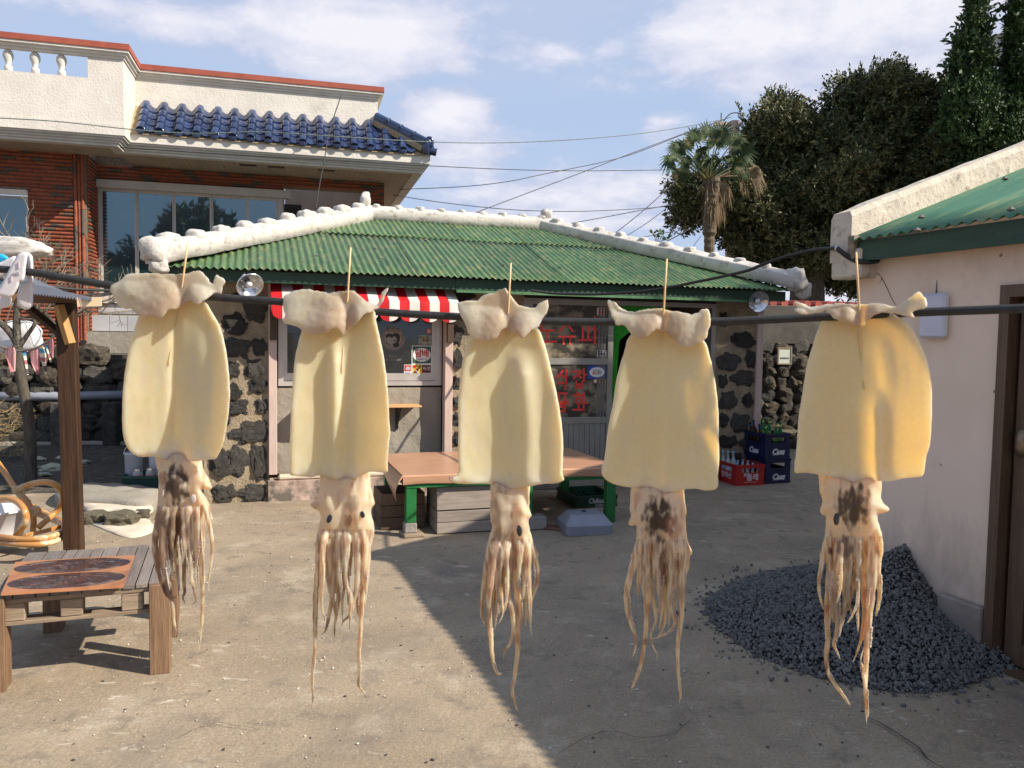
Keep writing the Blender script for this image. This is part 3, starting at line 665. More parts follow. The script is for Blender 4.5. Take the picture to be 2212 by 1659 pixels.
# white plastered ridges with knobs over the tile joints
def ridge(p0, p1, w, h, bumps, seed, up=.0, knob_r=.075):
    p0 = Vector(p0); p1 = Vector(p1); L = (p1 - p0).length; n = int(L / .035); t = (p1 - p0).normalized(); side = Vector((t.y, -t.x, 0)).normalized(); upv = side.cross(t) * -1
    if upv.z < 0: upv = -upv
    prof = [(-.5, -.1), (-.5, .62), (-.47, .70), (-.34, .74), (-.26, .90), (0, .98), (.26, .90), (.34, .74), (.47, .70), (.5, .62), (.5, -.1)]
    V = []; m = len(prof)
    for i in range(n + 1):
        c = p0 + t * (L * i / n)
        for a, bz in prof:
            q = c + side * (a * w) + upv * (bz * h); nn = noise.noise_vector(q * 4 + Vector((seed, 0, 0))) * .009 + noise.noise_vector(q * 17 + Vector((seed, 0, 0))) * .0025; V.append(q + nn)
    F = [(i * m + k, i * m + k + 1, (i + 1) * m + k + 1, (i + 1) * m + k) for i in range(n) for k in range(m - 1)] + [tuple(range(m))[::-1], tuple(n * m + k for k in range(m))]
    F += [(i * m, (i + 1) * m, (i + 1) * m + m - 1, i * m + m - 1) for i in range(n)]
    o = MB().add(V, F).build('ridge_cap', WHITEPLASTER, shop, smooth=True)
    bm = bmesh.new(); bm.from_mesh(o.data); bmesh.ops.recalc_face_normals(bm, faces=bm.faces); bm.to_mesh(o.data); bm.free()
    for k in range(bumps):
        c = p0 + t * (L * (k + .6) / bumps) + upv * (h * .90)
        kk = inst('ridge_knob', knob_me[k % 4], shop, c, (0, 0, random.uniform(0, 6)), (knob_r * random.uniform(1.0, 1.5), knob_r * random.uniform(1.3, 1.7), knob_r * random.uniform(1.2, 1.7)))
        kk.rotation_euler = (0, 0, math.atan2(side.y, side.x))
        kk.scale = (w * random.uniform(.62, .78), knob_r * random.uniform(1.3, 2.0), knob_r * random.uniform(1.1, 1.5))
knob_me = [rock_mesh('ridge_knob', 30 + i, WHITEPLASTER, sub=3, rough=.38, flat=(1, 1, .8)) for i in range(4)]
for k_ in knob_me:
    k_.polygons.foreach_set('use_smooth', [True] * len(k_.polygons))
    for v in k_.vertices: v.co = v.co.normalized() * (v.co.length * .55 + .22)
ym = EV + PITCHR
ridge((RL - .05, ym, zr - .02), (RR_ + .1, ym, zr - .02), .22, .18, 9, 1)
ridge((UL - .03, EV - .05, ZE + .02), (RL, ym, zr - .02), .24, .175, 10, 2, knob_r=.12)
ridge((RR_, ym, zr - .02), (UR + .03, EV - .05, ZE + .02), .24, .175, 11, 3)
ridge((UL - .03, rb + .05, ZE + .02), (RL, ym, zr - .02), .24, .175, 6, 4); ridge((RR_, ym, zr - .02), (UR + .03, rb + .05, ZE + .02), .24, .175, 6, 5)
for nm, c, s, sd in (('ridge_end', (UL - .02, EV - .05, ZE + .115), (.26, .24, .23), 51), ('ridge_end', (UL + .0, EV - .08, ZE - .02), (.15, .16, .14), 52), ('finial', (RL - .02, ym - .02, zr + .20), (.13, .15, .20), 53), ('finial', (RR_ + .05, ym - .02, zr + .18), (.13, .15, .16), 54),
                    ('ridge_end', (UR + .0, EV - .06, ZE + .10), (.20, .22, .26), 55), ('ridge_end', (UR + .10, EV - .05, ZE - .0), (.16, .14, .22), 56)):
    o = bpy.data.objects.new(nm, rock_mesh(nm, sd, WHITEPLASTER, sub=3, rough=.35, freq=1.3)); col.objects.link(o); o.parent = shop; o.location = c; o.scale = s
    o.data.polygons.foreach_set('use_smooth', [True] * len(o.data.polygons))

# ---- striped awning
ua0, ua1 = P(584, 620)[0], P(975, 620)[0]; ztop = P(780, 613)[1]; yf = -.33; zfr = P(900, 651, yf)[1]; zvb = P(900, 690, yf)[1] - .02
aw = empty('awning', lw(ua0, 0, ztop), RZB, 'short red and white striped awning with scalloped edge over the shop window', 'awning')
Lw = ua1 - ua0; ns = 18; sw = Lw / ns
b = MB(); 
for k in range(ns):
    rows = 8; V = []
    for j in range(rows + 1):
        f = j / rows
        for i in range(4):
            x = k * sw + sw * i / 3; y = yf * f; z = (zfr - ztop) * f + .012 * math.sin(math.pi * f) * math.sin(x * 9) - .006 * math.sin(f * math.pi); V.append((x, y, z))
    F = [(j * 4 + i, j * 4 + i + 1, (j + 1) * 4 + i + 1, (j + 1) * 4 + i) for j in range(rows) for i in range(3)]
    b.add(V, F, k % 2)
b.build('canopy', [RED, WHITECLOTH], aw, smooth=True)
b = MB(); dz = zvb - zfr
for k in range(ns):
    for i in range(6):
        V = []
        for xx in (k * sw + sw * i / 6, k * sw + sw * (i + 1) / 6):
            ph = (xx % (2 * sw)) / (2 * sw); sc_ = math.sqrt(max(0, 1 - (2 * ph - 1) ** 2)) if 1e-6 < ph < 1 - 1e-6 else 0
            yy_ = yf - .004 + .006 * math.sin(xx * 21)
            V += [(xx, yf - .002, zfr - ztop), (xx, yy_ - .006, zfr - ztop + dz * .62), (xx, yy_ - .002, zfr - ztop + dz * (.62 + .40 * sc_))]
        b.add(V, [(0, 3, 4, 1), (1, 4, 5, 2)], k % 2)
b.build('valance', [RED, WHITECLOTH], aw, smooth=True)
for xx, mi in ((0.0, 0), (Lw, 1)):
    b = MB(); b.add([(xx, 0, 0), (xx, yf, zfr - ztop), (xx, yf, zfr - ztop + dz * .6), (xx, 0, -.20)], [(0, 1, 2, 3)]); b.build('end_flap', [RED if mi == 0 else WHITECLOTH], aw)
b = MB(); b.tube([(0, yf + .01, zfr - ztop - .012), (Lw, yf + .01, zfr - ztop - .012)], .008, 6); b.build('frame_tube', ALU, aw)

# ---- clamp lamps under the eave
def lamp(x, y, ly, r, label, tilt):
    p = Vector((0, 0, 0)); u, z = P(x, y, ly); base = lw(u, ly, z)
    L = empty('spot_lamp', base, RZB, label, 'lamp', 'reflector lamps under the shop eave'); T_ = tilt
    prof = [(r * .24, r * .95), (r * .33, r * .72), (r * .50, r * .60), (r * .78, r * .34), (r * .97, r * .02), (r * 1.0, -r * .06), (r * .965, -r * .05), (r * .75, r * .28), (r * .48, r * .52), (r * .22, r * .62)]
    MB().lathe(prof, 28, mtx=T_, cap=False).build('shade', STEEL, L, smooth=True)
    MB().lathe([(r * 1.0, -r * .07), (r * 1.03, -r * .04), (r * 1.03, r * .0), (r * .99, r * .02)], 28, mtx=T_, cap=False).build('rim', BLACKRUBBER if 'bulb' in label else STEEL, L, smooth=True)
    MB().lathe([(r * .06, r * .02), (r * .22, r * .10), (r * .26, r * .25), (r * .16, r * .45), (r * .14, r * .60)], 14, mtx=T_).build('bulb', mat('frosted_bulb', (.66, .68, .72), rough=.2), L, smooth=True)
    MB().lathe([(r * .25, r * .95), (r * .27, r * 1.2), (r * .2, r * 1.45)], 14, mtx=T_).build('socket', mat('grey_socket', (.42, .42, .42), rough=.4), L, smooth=True)
    MB().tube([T_ @ Vector((0, 0, r * 1.4)), T_ @ Vector((0, 0, r * 1.4)) + Vector((0, .05, .04)), T_ @ Vector((0, 0, r * 1.4)) + Vector((0, .12, .05))], .008, 6).build('arm', BLACKRUBBER, L)
def aim(d): return Vector(d).normalized().to_track_quat('-Z', 'Y').to_matrix().to_4x4()
lamp(540, 617, -.52, .118, 'silver dish lamp beside the awning, at the left end of the green eave', aim((.35, -.95, -.62)))
lamp(1639, 652, -.40, .118, 'dark rimmed dish lamp with a visible bulb, above the beer crates', aim((-.15, -1, -.30)))
# ------------------------------------------------------------------ two storey brick house with blue tiles
AH = R(15); Uh = Vector((math.cos(AH), math.sin(AH), 0)); Vh = Vector((-math.sin(AH), math.cos(AH), 0)); HV = 13.9
house = empty('brick_house', Vh * HV, AH, 'large brick house with white balcony and blue glazed tile eave, behind the shop', 'house')
def H(x, y, ly=0.0):
    d = pxdir(x, y); t = (HV + ly) / d.dot(Vh); p = d * t; return p.dot(Uh), CAMZ + p.z
BR = [mat('orange_brick', (.22, .060, .032), (.30, .086, .042), scale=30, rough=.6, bump=.4, c3=(.15, .045, .026), s3=20, th3=(.55, .7), objrand=.22, spec=.3),
      mat('dark_brick', (.065, .05, .042), (.11, .08, .06), scale=30, rough=.65, bump=.4, c3=(.16, .08, .05), s3=20, th3=(.6, .7), objrand=.2)]
JOINT = mat('brick_joint', (.16, .11, .08), (.24, .18, .13), scale=20, rough=.95)
BH, BL = .0592, .199
def hb(L, h, vert=False):
    'half round facing brick, centred'
    b = MB(); n = 4; V = []; r = .024
    for sx in (-1, 1):
        for k in range(n + 1):
            a = math.pi * k / n; V.append((sx * L / 2, -r * math.sin(a) - .006 * (0 < k < n), -h / 2 * math.cos(a)))
    F = [(k, k + 1, k + 2 + n, k + 1 + n) for k in range(n)] + [tuple(range(n + 1))[::-1], tuple(range(n + 1, 2 * n + 2))]
    if vert: V = [(z, y, x) for x, y, z in V]; F = [f[::-1] for f in F]
    return V, F
brick_meshes = {}
def brick_me(L, vert, dark):
    key = (round(L, 3), vert, dark)
    if key not in brick_meshes:
        V, F = hb(L - .006, BH - .008, vert); me = bpy.data.meshes.new('brick'); me.from_pydata(V, [], F); me.materials.append(BR[dark]); me.polygons.foreach_set('use_smooth', [True] * len(F)); me.set_sharp_from_angle(angle=R(60)); brick_meshes[key] = me
    return brick_meshes[key]
stuffb = MB(); nb = 0
def brick(u, y, z, L, vert=False, rz=0, part=True):
    global nb
    dark = 1 if random.random() < .17 else 0
    if part and nb < 298:
        nb += 1; inst('brick', brick_me(L, vert, dark), house, (u, y, z), (0, 0, rz))
    else:
        V, F = hb(L - .006, BH - .008, vert); m = Matrix.Translation((u, y, z)) @ Matrix.Rotation(rz, 4, 'Z'); stuffb.add([m @ Vector(v) for v in V], F, dark)
def bfield(u0, u1, z0, z1, y, part=True, rz=0, hole=None, org=None):
    n = int((z1 - z0) / BH)
    for r in range(n):
        z = z0 + BH * (r + .5); x = u0 - (r * .37) % 1 * BL; lo = hole[2] if hole and hole[0] < z < hole[1] else u0
        while x < u1 - .006:
            a, c = max(x, lo), min(x + BL, u1); x += BL
            if c - a < .012: continue
            mid = (a + c) / 2
            if rz == 0: brick(mid, y, z, c - a, False, 0, part)
            else: brick(org[0], org[1] + (mid - u0), z, c - a, False, rz, part)
uc = -3.28; zb0, zsof = 1.28, 4.42
up0 = H(160, 500)[0]  # start of the upright strips
uwn = H(62, 500)[0]; zwt, zwb = H(30, 422)[1], H(30, 660)[1]
bfield(-4.75, up0, zb0, zsof, 0, hole=(zwb, zwt + .12, uwn))
ns_ = 3; wst = (uc - up0) / 3.6
for k in range(3):
    z = zb0 + .03 * k
    while z < zsof: brick(up0 + wst * (k + .6), -.012 * (k % 2 == 0), z + BL / 2, BL, True, part=(k > 0)); z += BL
bfield(0, .62, zb0, zsof, 0, part=False, rz=R(90), org=(uc + .002, .03))
wl, wr = H(214, 500, .67)[0], H(612, 500, .67)[0]
z_h0, z_h1 = H(400, 420, .67)[1], H(300, 352, .67)[1]; zw_t = H(230, 408, .67)[1] ; zw_b = H(230, 640, .67)[1]
uR = H(830, 420, .67)[0]; uPil = H(789, 420, .67)[0]; zbeam = H(700, 408, .67)[1]
bfield(uc, wr, zw_t + .10, zsof, .67, part=False); bfield(wr, uR, zbeam, zsof, .67, part=False); bfield(uPil, uR, 1.3, zbeam, .67, part=False)
bfield(uc, wr, 1.95, zw_b - .06, .67, part=False)
sbo = stuffb.build('brick_courses', BR, house, smooth=True); sbo['kind'] = 'stuff'; sbo.data.set_sharp_from_angle(angle=R(60))
b = MB()
b.box(-8, uwn, .004, .3, zwt + .1, 4.6); b.box(-8, uwn, .004, .3, 1.2, zwb); b.box(uwn, uc - .004, .004, .3, 1.2, 4.6); b.box(uc - .3, uc, .3, 7, 1.2, 4.6)
b.box(uc, wr, .674, .9, zw_t + .10, 4.6); b.box(wr, uR - .004, .674, .9, zbeam, 4.6); b.box(uPil + .004, uR - .004, .674, 1.0, 1.2, zbeam); b.box(uc, wr, .674, .9, 1.2, zw_b - .06)
b.box(wr - .1, wr, .9, 1.7, 1.2, 4.6)
b.build('wall', JOINT, house)
b = MB(); b.box(wr, uR + .0, 2.2, 2.4, 1.2, 4.6); b.box(uR - .2, uR, 2.4, 7, 1.2, 4.6); b.build('porch_wall', mat('beige_porch_wall', (.40, .31, .26), (.46, .37, .31), scale=4, rough=.9), house)
DARKDOOR = mat('dark_opening', (.02, .015, .012), rough=.6)
a = H(608, 441, 2.2); c = H(651, 470, 2.2); b = MB(); b.box(a[0], c[0], 2.16, 2.198, a[1] - 1.2, a[1]); b.build('porch_door', DARKDOOR, house)
# windows
b = MB(); b.box(-5.2, uwn, -.06, .0, zwt + .005, zwt + .085); b.build('window_lintel', TILEWHITE, house)
b = MB(); b.box(-5.2, uwn, .05, .10, zwt - .04, zwt); b.box(uwn - .04, uwn, .05, .10, zwb, zwt - .04); b.box(-5.2, uwn - .04, .05, .10, zwb, zwb + .05); wa = b.build('window', ALU, house)
MB().box(-5.2, uwn - .038, .07, .076, zwb + .048, zwt - .038).build('pane', HOUSEGLASS, wa)
b = MB(); FR = mat('grey_window_frame', (.40, .37, .34), (.46, .43, .40), scale=5, rough=.5)
y0, y1 = .60, .70
b.box(wl, wr + .12, y0 - .08, y1, zw_t - .0, zw_t + .13); b.box(wl, wr, y0, y1, zw_b - .06, zw_b); b.box(wl, wl + .04, y0, y1, zw_b, zw_t); b.box(wr - .09, wr, y0, y1, zw_b, zw_t)
wb = b.build('window', FR, house)
xs = [wl + .04] + [H(x, 500, .62)[0] for x in (295, 376, 457, 534)] + [wr - .09]
for k in range(5):
    a, c = xs[k], xs[k + 1]; yy = .62 + .02 * (k % 2); s = MB(); f = .028
    s.box(a, a + f, yy, yy + .03, zw_b, zw_t); s.box(c - f, c, yy, yy + .03, zw_b, zw_t); s.box(a + f, c - f, yy, yy + .03, zw_t - f - .02, zw_t); s.box(a + f, c - f, yy, yy + .03, zw_b, zw_b + f)
    s.build('sash', FR, wb); MB().box(a + f - .002, c - f + .002, yy + .012, yy + .016, zw_b + f, zw_t - f - .018).build('pane', HOUSEGLASS, wb)
b = MB(); b.box(wl - .1, wr, .45, .61, zw_b - .12, zw_b - .062); b.build('window_sill', TILEWHITE, house)
# tiled step and plinth under the windows
TILE = mat('pale_grey_tile', (.36, .36, .37), (.42, .42, .43), scale=4, rough=.25, objrand=.1)
zt1, zt2 = 1.93, 1.60
for k in range(10):
    a = uc + .02 + .262 * k; MB().box(a + .003, a + .259, .10, .13, zt2 + .02, zt2 + .27, bev=.003).build('tile', TILE, house); MB().box(a + .003, a + .259, .50, .52, zt2 + .31, zt2 + .47, bev=.003).build('tile', TILE, house)
b = MB(); b.box(uc + .01, wr, .132, .66, 1.2, zt2 + .285); b.box(uc + .01, wr, .522, .66, zt2 + .285, 1.94); b.box(uc - .04, wr, .0, .10, 1.2, zt2 + .01); b.build('plinth', CEMENT, house)
# vent pipe end in the brick strip
b = MB(); b.tube([(H(182, 739)[0], -.05, H(182, 739)[1]), (H(182, 739)[0], .02, H(182, 739)[1])], .042, 14); b.build('vent_pipe', BLACKRUBBER, house)

# parapet, cornices, caps
zp = 5.80; zc0 = 4.60; yL, yE, yP = -1.0, -.6, -.15; uLc = -2.53; uPr = 1.25
REDCAP = mat('red_painted_cap', (.27, .060, .036), (.34, .085, .05), scale=6, rough=.7, bump=.3, c3=(.26, .08, .05), s3=5, th3=(.6, .75))
ho = H(189, 112, yL), H(189, 168, yL)
u_h = ho[0][0]; z_ht = ho[0][1] ; z_hb = ho[1][1]
b = MB()
b.box(-8, u_h, yL, yL + .16, zc0, z_hb); b.box(-8, u_h, yL, yL + .16, z_ht, zp - .09); b.box(u_h, uLc, yL, yL + .16, zc0, zp - .09)
b.box(uLc - .16, uLc, yL + .16, yP + .0, zc0, zp - .09)
b.box(uLc - .0, uPr, yP, yP + .16, zc0, zp - .09); b.box(uPr - .16, uPr, yP + .16, 5, zc0, zp - .09)
b.build('parapet', TILEWHITE, house)
def strip(name, prof, pts, m):
    'sweep a stepped profile (out, z) along a plan polyline in house space; out is measured to the street side'
    b = MB(); P_ = [Vector((x, y)) for x, y in pts]; n = len(P_); offs = []
    for i in range(n):
        d1 = (P_[i] - P_[i - 1]).normalized() if i else (P_[1] - P_[0]).normalized(); d2 = (P_[i + 1] - P_[i]).normalized() if i < n - 1 else d1
        n1 = Vector((d1.y, -d1.x)); n2 = Vector((d2.y, -d2.x)); m_ = (n1 + n2); m_ = m_ / max(.3, m_.dot(n1)); offs.append(m_)
    V = [(P_[i].x + offs[i].x * o_, P_[i].y + offs[i].y * o_, z) for i in range(n) for o_, z in prof]; k = len(prof)
    F = [(i * k + j, i * k + (j + 1) % k, (i + 1) * k + (j + 1) % k, (i + 1) * k + j) for i in range(n - 1) for j in range(k)] + [tuple(range(k))[::-1], tuple((n - 1) * k + j for j in range(k))]
    return b.add(V, F).build(name, m, house)
par = [(-8, yL), (uLc, yL), (uLc, yP), (uPr, yP), (uPr, 5)]
strip('parapet_cap', [(-.20, zp - .085), (.10, zp - .085), (.10, zp), (-.20, zp)], par, REDCAP)
strip('parapet_moulding', [(-.05, zp - .20), (.02, zp - .20), (.02, zp - .165), (.05, zp - .16), (.05, zp - .125), (.085, zp - .12), (.085, zp - .088), (-.05, zp - .088)], par, TILEWHITE)
eav = [(-8, yL), (uLc, yL), (uLc, yE), (2.07, yE), (2.07, 7)]
strip('fascia', [(-.25, zc0 - .10), (.012, zc0 - .10), (.012, zc0 + .06), (-.25, zc0 + .06)], eav, TILEWHITE)
CORN = mat('grey_white_moulding', (.42, .41, .38), (.50, .48, .45), scale=5, rough=.8)
strip('eave_moulding', [(-.25, zc0 - .24), (-.10, zc0 - .24), (-.10, zc0 - .205), (-.075, zc0 - .20), (-.075, zc0 - .17), (-.045, zc0 - .165), (-.045, zc0 - .135), (-.01, zc0 - .13), (-.01, zc0 - .102), (-.25, zc0 - .102)], eav, CORN)
b = MB(); 
SOF = mat('beige_soffit_strip', (.27, .22, .17), (.33, .27, .21), scale=4, rough=.8)
b.box(-8, uLc - .2, yL + .2, .0, zc0 - .215, zc0 - .2); b.box(uLc - .2, 1.9, yE + .22, .67, zc0 - .215, zc0 - .2); b.box(1.4, 1.9, .67, 7, zc0 - .215, zc0 - .2)
b.build('soffit', SOF, house)
x = -2.3
while x < 1.85:
    MB().box(x, x + .085, yE + .22, .66, zc0 - .226, zc0 - .2155).build('soffit_board', SOF, house); x += .0885 * 1.0
for (px_, py_) in ((536, 355), (597, 356), (705, 371)):
    a = H(px_, py_, -.1); MB().box(a[0] - .13, a[0] + .13, -.18, -.08, zc0 - .235, zc0 - .227).build('soffit_vent', DARKDOOR, house)
# balusters
bal = MB().lathe([(.055, 0), (.055, .08), (.03, .10), (.045, .15), (.072, .22), (.066, .27), (.03, .32), (.04, .36), (.055, .39), (.055, z_ht - z_hb)], 12)
bal.v = [(x, y, z if i // 12 < 9 else z_ht - z_hb) for i, (x, y, z) in enumerate(bal.v)]
bo = bal.build('baluster', TILEWHITE, house, smooth=True); zs_ = (z_ht - z_hb) / .42
bo.data.transform(Matrix.Diagonal((1, 1, 1, 1)))
ub = [H(76, 140, yL + .08)[0], H(133, 140, yL + .08)[0]]; dub = ub[1] - ub[0]
bo.location = (ub[0], yL + .08, z_hb)
for k in (1, -1, -2): inst('baluster', bo.data, house, (ub[0] + dub * k, yL + .08, z_hb))

# blue glazed tiles
BLUE = mat('blue_glazed_tile', (.014, .027, .075), (.026, .046, .12), scale=5, rough=.2, spec=.6, coat=.35, bump=.08, bscale=9, c3=(.04, .065, .13), s3=8, th3=(.58, .75), objrand=.25)
TP = .266; y_e, z_e, y_t, z_t = yE - .06, zc0 + .075, yP + .0, 5.20
sl_len = math.hypot(y_t - y_e, z_t - z_e); sa = math.atan2(z_t - z_e, y_t - y_e); RW = sl_len / 4
def tile_mesh(nm, width=TP, L=RW * 1.18):
    prof = []
    for k in range(9): a = math.pi * k / 8; prof.append((.062 - .062 * math.cos(a), .062 * math.sin(a)))
    for k in range(1, 8): t = k / 7; prof.append((.124 + (width - .124) * t, -.030 * math.sin(math.pi * t)))
    th = .016; V = []
    for yy, lift in ((0, .018), (.02, .020), (L, 0)):
        for s_, z_ in prof: V.append((s_, yy, z_ + lift))
    n = len(prof); m = len(V)
    V += [(x, y, z - th - (.012 if i < 2 * n else 0)) for i, (x, y, z) in enumerate(V)]
    F = [(j * n + i, j * n + i + 1, (j + 1) * n + i + 1, (j + 1) * n + i) for j in range(2) for i in range(n - 1)]
    F += [(m + j * n + i, m + (j + 1) * n + i, m + (j + 1) * n + i + 1, m + j * n + i + 1) for j in range(2) for i in range(n - 1)]
    F += [(i, m + i, m + i + 1, i + 1) for i in range(n - 1)]
    for j in range(2): F.append((j * n, (j + 1) * n, m + (j + 1) * n, m + j * n)); F.append((j * n + n - 1, m + j * n + n - 1, m + (j + 1) * n + n - 1, (j + 1) * n + n - 1))
    me = bpy.data.meshes.new(nm); me.from_pydata(V, [], F); me.materials.append(BLUE); me.polygons.foreach_set('use_smooth', [True] * len(F)); me.set_sharp_from_angle(angle=R(50)); return me
tme = tile_mesh('roof_tile'); capm = MB().lathe([(.001, -.006), (.066, -.004), (.068, .0), (.062, .02)], 16, mtx=Matrix.Rotation(R(-90), 4, 'X')).build('end_cap', BLUE, None, smooth=True).data
bpy.data.objects.remove(bpy.data.objects['end_cap'])
u = uLc + .10; kcol = 0
def hip_top(u): return 1.0 if u < uPr - .1 else max(0, 1 - (u - uPr + .1) / (2.05 - uPr))
while u < 1.95:
    for r in range(4):
        if (r + .35) / 4 > hip_top(u + .1): continue
        f = r * RW; y = y_e + math.cos(sa) * f; z = z_e + math.sin(sa) * f
        o = inst('roof_tile', tme, house, (u + random.uniform(-.003, .003), y, z), (sa, 0, random.uniform(-.01, .01)))
        if r == 0: inst('end_cap', capm, house, (u + .062, y - .012, z + .01), (0, 0, 0))
    u += TP
b = MB(); b.add([(uLc - .02, y_e + .02, z_e - .05), (2.0, y_e + .02, z_e - .05), (uPr - .05, y_t, z_t - .03), (uLc - .02, y_t, z_t - .03)], [(0, 1, 2, 3)])
b.add([(2.03, y_e + .05, z_e - .05), (2.03, 5, z_e - .05), (uPr, 5, z_t - .05), (uPr, y_t, z_t - .05)], [(0, 1, 2, 3)])
MORT2 = mat('tan_bedding_mortar', (.30, .23, .13), (.38, .30, .19), scale=9, rough=.95, bump=.8)
b.build('tile_bed', MORT2, house)
# hip ridge of barrel tiles
h0 = Vector((uPr - .03, y_t - .02, z_t + .12)); h1 = Vector((2.02, y_e + .02, z_e + .16)); n = 4
MB().tube([h0 - Vector((0, 0, .10)), h1 - Vector((0, 0, .12))], .085, 6).build('hip_bed', MORT2, house)
for lay, (dz_, rr, nn) in enumerate(((-.085, .085, 1), (-.045, .080, 1), (.01, .070, 4))):
    for k in range(nn):
        a = h0.lerp(h1, k / nn) + Vector((0, 0, dz_)); c = h0.lerp(h1, (k + 1.0) / nn) + Vector((0, 0, dz_))
        if nn == 1: MB().tube([a, c], rr, 6, flat=1.0).build('ridge_course', BLUE, house)
        else: MB().tube([a, a.lerp(c, .1), a.lerp(c, .9), c, c], [rr * .93, rr * .95, rr, rr * 1.12, rr * 1.14], 14).build('ridge_tile', BLUE, house, smooth=True)
MB().tube([h1 + Vector((-.02, .01, -.09)), h1 + Vector((.06, -.05, -.11))], [.10, .105], 12).build('ridge_end_cap', BLUE, house)
b = MB(); b.tube([h1 + Vector((.03, -.07, .0)) + Vector((.055 * math.cos(a), 0, .075 * math.sin(a))) for a in np.linspace(-1.2, 4.3, 12)], .026, 6); b.build('ridge_scroll', BLUE, house, smooth=True)
c0 = Vector((1.93, y_e + .03, z_e + .06)); MB().tube([c0, c0 + Vector((.25, -.03, -.05))], [.06, .066], 12).build('corner_tile', BLUE, house, smooth=False)
# hanging black cable down the front, from the parapet cap
def wire(name, pts, d, r, m, label, cat='cable', n=8, sub=True):
    q = [W(x, y, (d[i] if isinstance(d, (list, tuple)) else d)) for i, (x, y) in enumerate(pts)]
    c0 = q[0]; q = smooth_path(q, n) if sub else q
    o = MB().tube([p - c0 for p in q], r, 5).build(name, m, None, smooth=True); o.location = c0; return tag(o, label, cat)
WIREM = mat('dark_wire', (.02, .02, .025), (.03, .03, .035), rough=.6)

# ------------------------------------------------------------------ pale pink building on the right
wd = Vector((.36, -.933, 0)).normalized(); wn = Vector((.933, .36, 0)).normalized(); PC = Vector((2.087, 4.8, 0))
pink = empty('pink_building', PC, math.atan2(wd.y, wd.x), 'pale pink rendered house with green corrugated roof and white verge, on the right', 'house')
PINKW = mat('pink_render', (.72, .565, .455), (.77, .61, .50), scale=2.5, rough=.9, bump=.25, bscale=90, bdist=.004, c3=(.46, .345, .28), s3=1.3, th3=(.55, .85), extra=None, fleck=((.22, .15, .12), 9, .735))
def add_dirt(m, z_hi, colr):
    nt = m.node_tree; bs = [n for n in nt.nodes if n.type == 'BSDF_PRINCIPLED'][0]; src = bs.inputs['Base Color'].links[0].from_socket
    t = NT.__new__(NT); t.nt = nt
    tc = nt.nodes.new('ShaderNodeTexCoord').outputs['Object']; sp = nt.nodes.new('ShaderNodeSeparateXYZ'); t.set(sp.inputs[0], tc)
    nn = t.noise(6, 6, .7, t.vmul(tc, (1, 1, .35))); f = t.mapr(t.math('SUBTRACT', sp.outputs[2], t.math('MULTIPLY', nn, z_hi * 1.4)), -z_hi * .75, z_hi * .25, .85, 0)
    t.set(bs.inputs['Base Color'], t.mix(f, src, colr))
add_dirt(PINKW, .75, (.13, .11, .09))
b = MB(); b.box(0, .948, 0, .25, 0, 2.2); b.box(.948, 2.3, 0, .25, 1.90, 2.2); b.box(2.3, 3.2, 0, .25, 0, 2.2); b.box(0, .25, .25, 7, 0, 2.2)
b.add([(0, 0, 2.2), (0, 7, 2.2), (0, 5.2, 4.15)], [(0, 2, 1)]); b.build('wall', PINKW, pink)
b = MB(); b.box(.69, .942, -.055, -.002, 0, .28, bev=.01); b.build('plinth', mat('dirty_plinth', (.21, .175, .15), (.29, .245, .215), scale=6, rough=.95, bump=.6, c3=(.36, .34, .32), s3=3, th3=(.66, .7)), pink)
BROWN = mat('brown_door_wood', (.075, .042, .024), (.12, .07, .04), scale=9, rough=.5, bump=.2, stretch=(6, 6, .5))
b = MB(); b.box(.948, 1.0, -.03, .12, 0.02, 1.90); b.box(1.0, 2.3, -.03, .12, 1.84, 1.90); b.box(2.24, 2.3, -.03, .12, .02, 1.84); b.box(.948, 2.3, -.06, .12, -.02, .02); b.build('door_frame', BROWN, pink)
dl = MB(); x0, x1 = 1.022, 1.70
dl.box(x0, x0 + .085, .03, .07, .03, 1.82); dl.box(x1 - .085, x1, .03, .07, .03, 1.82); dl.box(x0 + .085, x1 - .085, .03, .07, 1.74, 1.82); dl.box(x0 + .085, x1 - .085, .03, .07, .56, .66); dl.box(x0 + .085, x1 - .085, .03, .07, .03, .14)
dr = dl.build('door', BROWN, pink)
for a in (x0 + .085, x0 + .225, x0 + .365): MB().box(a + .01, a + .115, .042, .06, .14, .56, bev=.008).build('panel', BROWN, dr)
MB().box(x0 + .083, x1 - .083, .046, .054, .655, 1.745).build('pane', glass_mat('grey_door_glass', (.5, .5, .5), rough=.1, opac=1.0, back=(.09, .095, .085)), dr)
MB().box(x0 + .080, x0 + .086, .024, .046, .66, 1.74).build('glazing_bead', ALU_LIGHT, dr)
MB().lathe([(.001, -.052), (.03, -.05), (.045, -.02), (.045, .02), (.03, .05), (.001, .052)], 14, mtx=Matrix.Translation((x0 + .04, .018, 1.13)) @ Matrix.Diagonal((.7, .4, 1.3, 1))).build('handle', mat('worn_brass', (.18, .13, .08), (.26, .2, .13), scale=40, rough=.4, metal=.7), dr, smooth=True)
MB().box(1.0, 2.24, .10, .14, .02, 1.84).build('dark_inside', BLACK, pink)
PR = .377; ze = 2.215; PWp = .074
